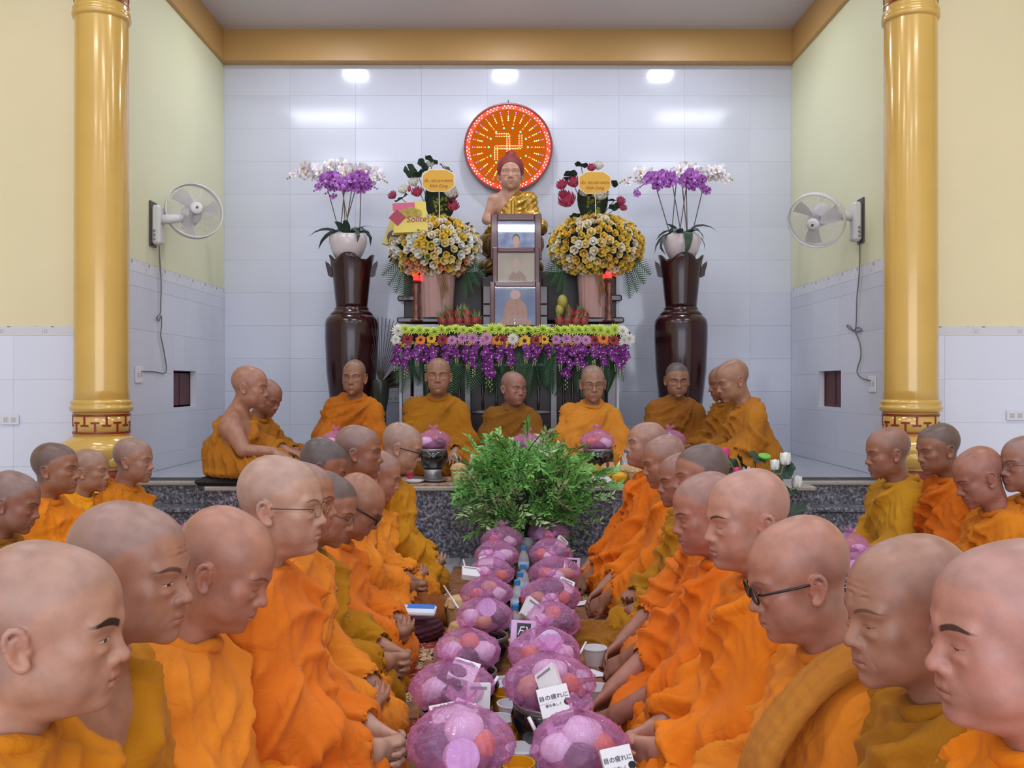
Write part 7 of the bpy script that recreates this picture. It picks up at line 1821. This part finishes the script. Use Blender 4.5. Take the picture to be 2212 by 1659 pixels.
# artificial lotus plant on the right
c = P(1650, 1120, 5.45); lp = thing('lotus_plant', 'artificial lotus plant with white and pink buds right of the steps', 'plant', (c.x, 5.40, 0)); s = 5.40 / F_PX
m = MB(); m.lathe([(.001, 0), (.09, 0), (.12, .14), (.13, .22), (.12, .22), (.001, .18)], 28); m.obj('pot', mat('pot_dark', '#3a3a40', .3), lp, smooth=True)
def lpp(px, py, dy=0): q = P(px, py, 5.40 + dy); return Vector((q.x - c.x, dy, q.z))
for (px, py, kind, sc_, dy) in ((1566, 978, 'p', 1.15, 0), (1592, 1018, 'p', .9, -.03), (1612, 1016, 'w', .9, 0), (1697, 990, 'w', 1.25, 0), (1674, 1003, 'w', 1.05, -.02), (1722, 1040, 'w', 1.2, 0), (1652, 985, 's', 1, 0)):
    p = lpp(px, py, dy); q = MB(); q.tube([p, p * .6 + Vector((0, 0, .1)), Vector((0, 0, .2))], .004, 5); q.obj('stem', mat('stem_pale', '#8a9a5a', .5), lp)
    if kind == 's': q = MB(); q.lathe([(.001, -.03), (.012, -.028), (.036, .0), (.036, .008), (.001, .010)], 20); o = q.obj('seed_pod', mat('pod_green', '#6fc04a', .5), lp, smooth=False, angle=40, loc=p); o.rotation_euler = (.35, 0, 0)
    else:
        q = MB(); q.ball((0, 0, 0), (.026 * sc_, .026 * sc_, .033 * sc_), 14, 10); q.obj('bud', mat('lotus_hot_pink', '#d83a80', .5) if kind == 'p' else mat('bud_white', '#e6ece6', .5), lp, smooth=True, loc=p, rot=(0, .2, 0))
        for kk in range(5):
            a = kk * 1.256; q = MB(); q.ball((0, 0, 0), (.012 * sc_, .004, .030 * sc_), 8, 6); o = q.obj('bud_petal', mat('lotus_hot_pink', '#d83a80', .5) if kind == 'p' else mat('bud_white', '#e6ece6', .5), lp, smooth=True, loc=p + Vector((.022 * sc_ * math.cos(a), .022 * sc_ * math.sin(a), .002)), rot=(0, 0, a + 1.57))
for (px, py, rx, ry, sc_, dy) in ((1630, 990, -70, 20, .9, .02), (1693, 1020, -60, -30, 1.0, 0), (1580, 1010, -50, 40, .9, .02), (1700, 1062, -75, 10, .8, -.02), (1712, 1108, -68, -20, 1.2, 0), (1660, 1040, -60, 0, 1.1, .03), (1600, 1045, -60, 0, 1.1, .03), (1600, 998, -85, 60, .7, 0), (1690, 1140, -65, 20, 1.2, .03), (1655, 1090, -65, -10, 1.2, .04)):
    p = lpp(px, py, dy); l = link('round_leaf', round_leaf(), lp, loc=p, rot=(R_(rx + 90), R_(ry), 0)); l.scale = (sc_ * 1.25,) * 3
    q = MB(); q.tube([p, p * .6 + Vector((0, 0, .08)), Vector((0, 0, .2))], .0035, 5); q.obj('stem', M_GREEN, lp)
# ---------------------------------------------------------------- the people
OR, OR2, MU_, BR, YE, DO_ = '#de7622', '#e4882a', '#c08218', '#a9661c', '#e39a2c', '#d9661a'
T1, T2, T3, T4 = '#c9937e', '#bb7f68', '#a86f58', '#d2a08e'
def near(**k): return dict(fold=1.2, h=.0098, hh=.0030, **k)
def mid(**k): return dict(fold=1.2, h=.0122, hh=.0045, **k)
def far(**k): return dict(h=.0138, hh=.0052, fold=1.45, **k)
GL, GR, GB, GW, GE = 'people seated in the left row', 'people seated in the right row', 'people seated by the left column', 'people seated by the right column', 'elders seated on the platform'
pp = lambda *a, **k: make_person(*a, **{'lap': .93, **k})
# left row, nearest first
pp('young person in mustard robe with thick dark eyebrow, nearest at left', 110, 1356, 1.34, .240, 96, head=98, pitch=6, lean=.10, robe='#c97c16', H=dict(eye=.55, brow=1.6, browt=.0056, tone='#c4907c', w=1.02, jaw=1.05, stubble=.22, fat=.3), group=GL, seed=1, **near())
pp('person with bare right shoulder and mustard sash, second at left', 284, 1238, 1.62, .240, 90, head=84, pitch=5, lean=.12, robe='#bd7c14', H=dict(eye=.45, brow=.75, browt=.0040, tone='#b9826e', age=.6, stubble=.42, nose=1.15, jaw=1.05), bare=True, wide=1.15, legw=.8, hands='lap', group=GL, seed=2, h=.0098, hh=.0036)
pp('person bowing a domed bald head in an orange robe, third at left', 484, 1228, 1.93, .236, 95, head=90, pitch=24, lean=.14, robe=OR2, H=dict(tone='#bf8370', bald=.9, stubble=.15, fat=.5, age=.2, crown=1.04, brow=.6), group=GL, seed=3, **near())
pp('tall person with thin wire glasses in a vivid orange robe, fourth at left', 610, 1092, 2.28, .238, 95, head=85, pitch=3, lean=.08, robe=OR, H=dict(tone='#d0a08e', stubble=.3, fat=.4, w=1.04, brow=.6, eye=.12), glasses='thin', group=GL, seed=4, hands='clasp', **near())
pp('person in orange almost hidden behind the tall glasses wearer', 654, 1080, 2.66, .215, 94, head=94, pitch=6, lean=.08, robe=OR2, H=dict(tone=T2, stubble=.5), group=GL, seed=5, **mid())
pp('person with dark stubble and wire glasses bowing in mustard, left row', 705, 1098, 3.02, .228, 92, head=88, pitch=22, lean=.13, robe='#b57a14', H=dict(tone='#b9826c', stubble=.85, brow=.7, w=.96), glasses='thin', hands='clasp', group=GL, seed=6, **mid())
pp('person in orange with bald bowed head and thick dark glasses, left row', 772, 1092, 3.42, .222, 93, head=92, pitch=34, lean=.16, robe=OR, H=dict(tone='#b07a64', bald=1, stubble=.1), glasses='heavy', group=GL, seed=7, **mid())
pp('person with dark cropped hair bowing in the left row, turned away', 697, 1010, 3.85, .235, 96, head=98, pitch=24, lean=.12, robe=OR2, H=dict(tone=T3, stubble=.95), group=GL, seed=8, **mid())
pp('lean dark skinned person with long face looking right, left row', 776, 976, 4.10, .232, 92, head=90, pitch=4, lean=.08, robe=OR2, H=dict(tone='#a46d58', stubble=.5, jaw=1.08, w=.96, age=.4, brow=.8, eye=.2), hands='clasp', group=GL, seed=9, **mid())
pp('small pinkish faced person in pale orange bowing, left row', 822, 1026, 4.42, .222, 92, head=92, pitch=20, lean=.12, robe='#e8932c', H=dict(tone='#c48a78', stubble=.45, brow=.6), group=GL, seed=10, **mid())
pp('person with dark rimmed glasses in mustard, farthest of the left row', 868, 966, 4.72, .240, 92, head=90, pitch=18, lean=.14, robe='#c98a1c', H=dict(tone='#c89a88', stubble=.4, fat=.3), glasses='dark', group=GL, seed=11, **mid())
# right row, nearest first
pp('person with round pink face and bright orange robe, nearest at right', 2186, 1372, 1.27, .250, -96, head=-92, pitch=4, lean=.08, robe='#f08a14', H=dict(tone='#c98c80', stubble=.25, brow=.9, browt=.0042, eye=.15, fat=.8, w=1.05), group=GR, seed=21, **near())
pp('person with long lined face in a brown mustard robe, second at right', 1962, 1322, 1.55, .245, -94, head=-84, pitch=7, lean=.10, robe='#a9701a', H=dict(tone='#b58270', stubble=.22, eye=.12, brow=.6, age=.6, jaw=1.05, bald=.6), group=GR, seed=22, **near())
pp('person with black rimmed glasses in orange with a brown shawl, right row', 1726, 1250, 1.90, .240, -92, head=-92, pitch=16, lean=.12, robe='#de8428', H=dict(tone='#c08474', stubble=.12, bald=.9, fat=.6, w=1.02, brow=.4), glasses='dark', hands='clasp', sash='#b5742c', group=GR, seed=23, **near())
pp('person with closed eyes and pink cheeks in orange, right row', 1612, 1122, 2.30, .240, -92, head=-80, pitch=6, lean=.08, robe='#e37c1c', H=dict(tone='#cd9282', stubble=.2, brow=.85, fat=.5, w=1.02), hands='clasp', group=GR, seed=24, **near())
pp('person looking down with shaven head in orange, right row', 1524, 1108, 2.80, .235, -92, head=-82, pitch=12, lean=.10, robe='#e07018', H=dict(tone='#c08070', stubble=.4, brow=.75, fat=.3), hands='down', slv=.6, group=GR, seed=25, **near())
pp('person with dark cropped hair and face turned left, right row', 1514, 1028, 3.35, .225, -92, head=-86, pitch=5, lean=.10, robe=OR, H=dict(tone='#b87c6a', stubble=.85, brow=.7), hands='down', slv=.55, group=GR, seed=26, **mid())
pp('person squeezed behind the dark haired one in mustard, right row', 1468, 1036, 3.80, .215, -90, head=-76, pitch=8, lean=.10, robe='#b8801c', H=dict(tone='#b07464', stubble=.3, brow=.9, age=.4), group=GR, seed=27, **mid())
pp('person with round cropped head in orange, second farthest of right row', 1434, 996, 4.25, .230, -92, head=-86, pitch=14, lean=.10, robe='#e27a1c', H=dict(tone='#b87f6a', stubble=.42, fat=.5), hands='down', group=GR, seed=28, **mid())
pp('person with chin raised in orange, farthest of the right row', 1394, 960, 4.72, .228, -92, head=-80, pitch=-4, lean=.06, robe='#dd7018', H=dict(tone='#c08c7a', stubble=.3, brow=.9, fat=.4), hands='down', group=GR, seed=29, **mid())
# groups by the columns
pp('person in brown robe bowing at the left edge of the photo', 30, 1084, 3.7, .236, 92, head=98, pitch=16, lean=.12, robe='#94601c', H=dict(tone='#a87262', stubble=.5, age=.6), group=GB, seed=41, **mid())
pp('person with dark cropped hair in orange near the left edge', 122, 1012, 4.3, .236, 92, head=92, pitch=3, lean=.06, robe='#ea8a1e', H=dict(tone='#b47c64', stubble=.75), group=GB, seed=42, **mid())
pp('small person in yellow orange before the left column', 196, 1016, 4.85, .222, 92, head=90, pitch=3, lean=.06, robe='#efa022', H=dict(tone='#c0907a', stubble=.3), group=GB, seed=43, **mid())
pp('person in brown orange right of the left column', 290, 994, 5.0, .238, 92, head=90, pitch=4, lean=.08, robe='#d07e1c', H=dict(tone='#bc8a78', stubble=.4), group=GB, seed=44, **mid())
pp('person in mustard robe before the right column, facing left', 1918, 978, 4.75, .255, -92, head=-90, pitch=8, lean=.08, robe='#c18a22', H=dict(tone='#b07a66', stubble=.35, bald=.3), group=GW, seed=51, **mid())
pp('person with dark cropped hair in orange behind the right column', 2028, 970, 4.45, .236, -92, head=-84, pitch=12, lean=.10, robe='#d06c1a', H=dict(tone='#aa7864', stubble=.75), group=GW, seed=52, **mid())
pp('bowed bald person in orange brown near the right edge', 2116, 1030, 4.0, .245, -92, head=-92, pitch=24, lean=.14, robe='#cf7a1c', H=dict(tone='#b5786a', stubble=.12, bald=1, ear=1.15), group=GW, seed=53, **mid())
pp('person with wire glasses cut by the right edge of the photo', 2216, 1002, 3.95, .238, -92, head=-84, pitch=4, lean=.06, robe='#c87420', H=dict(tone='#b07a6a', stubble=.4, eye=.2), glasses='thin', group=GW, seed=54, **mid())
# elders on the platform
pp('elder with bare right shoulder on a dark cushion, at the platform left', 541, 836, 5.86, .262, 88, head=86, pitch=6, lean=.12, seat=PLAT + .045, robe='#b37222', H=dict(tone='#bd8470', stubble=.15, bald=.8, jaw=.95), bare=True, hands='knee', group=GE, seed=61, h=.012, hh=.0050)
pp('elder half hidden behind the bare shouldered one, bowing', 578, 858, 6.30, .235, 76, head=66, pitch=26, lean=.12, seat=PLAT, robe='#a86c1c', H=dict(tone='#ad7464', stubble=.2, bald=.6), group=GE, seed=62, **far())
pp('thin elder with prominent ears in orange before the left urn', 765, 815, 6.55, .250, 0, head=-4, pitch=2, lean=.04, seat=PLAT, robe='#bd6c1c', H=dict(tone='#a8765e', stubble=.3, age=.8, w=.90, jaw=.9, ear=1.2, brow=.85, browt=.0040, eye=.25), group=GE, seed=63, **far(hands='lap', wide=.98))
pp('elder in dark mustard robe before the left part of the altar', 947, 812, 6.52, .255, 0, head=2, pitch=0, lean=.04, seat=PLAT, robe='#a56b18', H=dict(tone='#ad7a64', stubble=.2, age=.3, fat=.3, brow=.85, browt=.0040, eye=.25), group=GE, seed=64, **far(hands='knee', wide=1.04))
pp('elder in brown robe looking aside at the middle of the altar', 1110, 838, 6.75, .240, 2, head=32, pitch=4, lean=.05, seat=PLAT, robe='#87581e', H=dict(tone='#b0786a', stubble=.25, fat=.8, w=1.05, brow=.9, browt=.0040, eye=.35), group=GE, seed=65, **far(hands='lap', wide=1.0))
pp('elder with clear glasses in bright yellow orange before the altar', 1281, 828, 6.42, .245, 0, head=0, pitch=8, lean=.05, seat=PLAT, robe='#cf8630', H=dict(tone='#b48470', stubble=.35, age=.5, ear=1.1, brow=.8, browt=.0040, eye=.25), glasses='thin', group=GE, seed=66, **far(hands='lap', wide=1.03))
pp('elder with black cropped hair and closed eyes before the right urn', 1463, 820, 6.75, .245, 0, head=-2, pitch=10, lean=.05, seat=PLAT, robe='#915a20', H=dict(tone='#b2806a', stubble=.95, ear=1.1, brow=1.0, browt=.0042), group=GE, seed=67, **far(hands='lap', wide=1.03))
pp('tall elder in orange bowing to the left at the platform right', 1582, 822, 6.20, .268, -84, head=-78, pitch=18, lean=.16, seat=PLAT, robe='#b37326', H=dict(tone='#b8856e', stubble=.2, age=.5, bald=.5, jaw=.95), group=GE, seed=68, h=.0125, hh=.0046, fold=1.3, wide=1.15)
pp('elder hidden behind the tall bowing elder, only the profile showing', 1562, 826, 6.48, .240, -80, head=-84, pitch=12, lean=.06, seat=PLAT, robe='#a0661c', H=dict(tone='#a87460', stubble=.3), group=GE, seed=69, **far())
print('TIME', time.time() - T0)
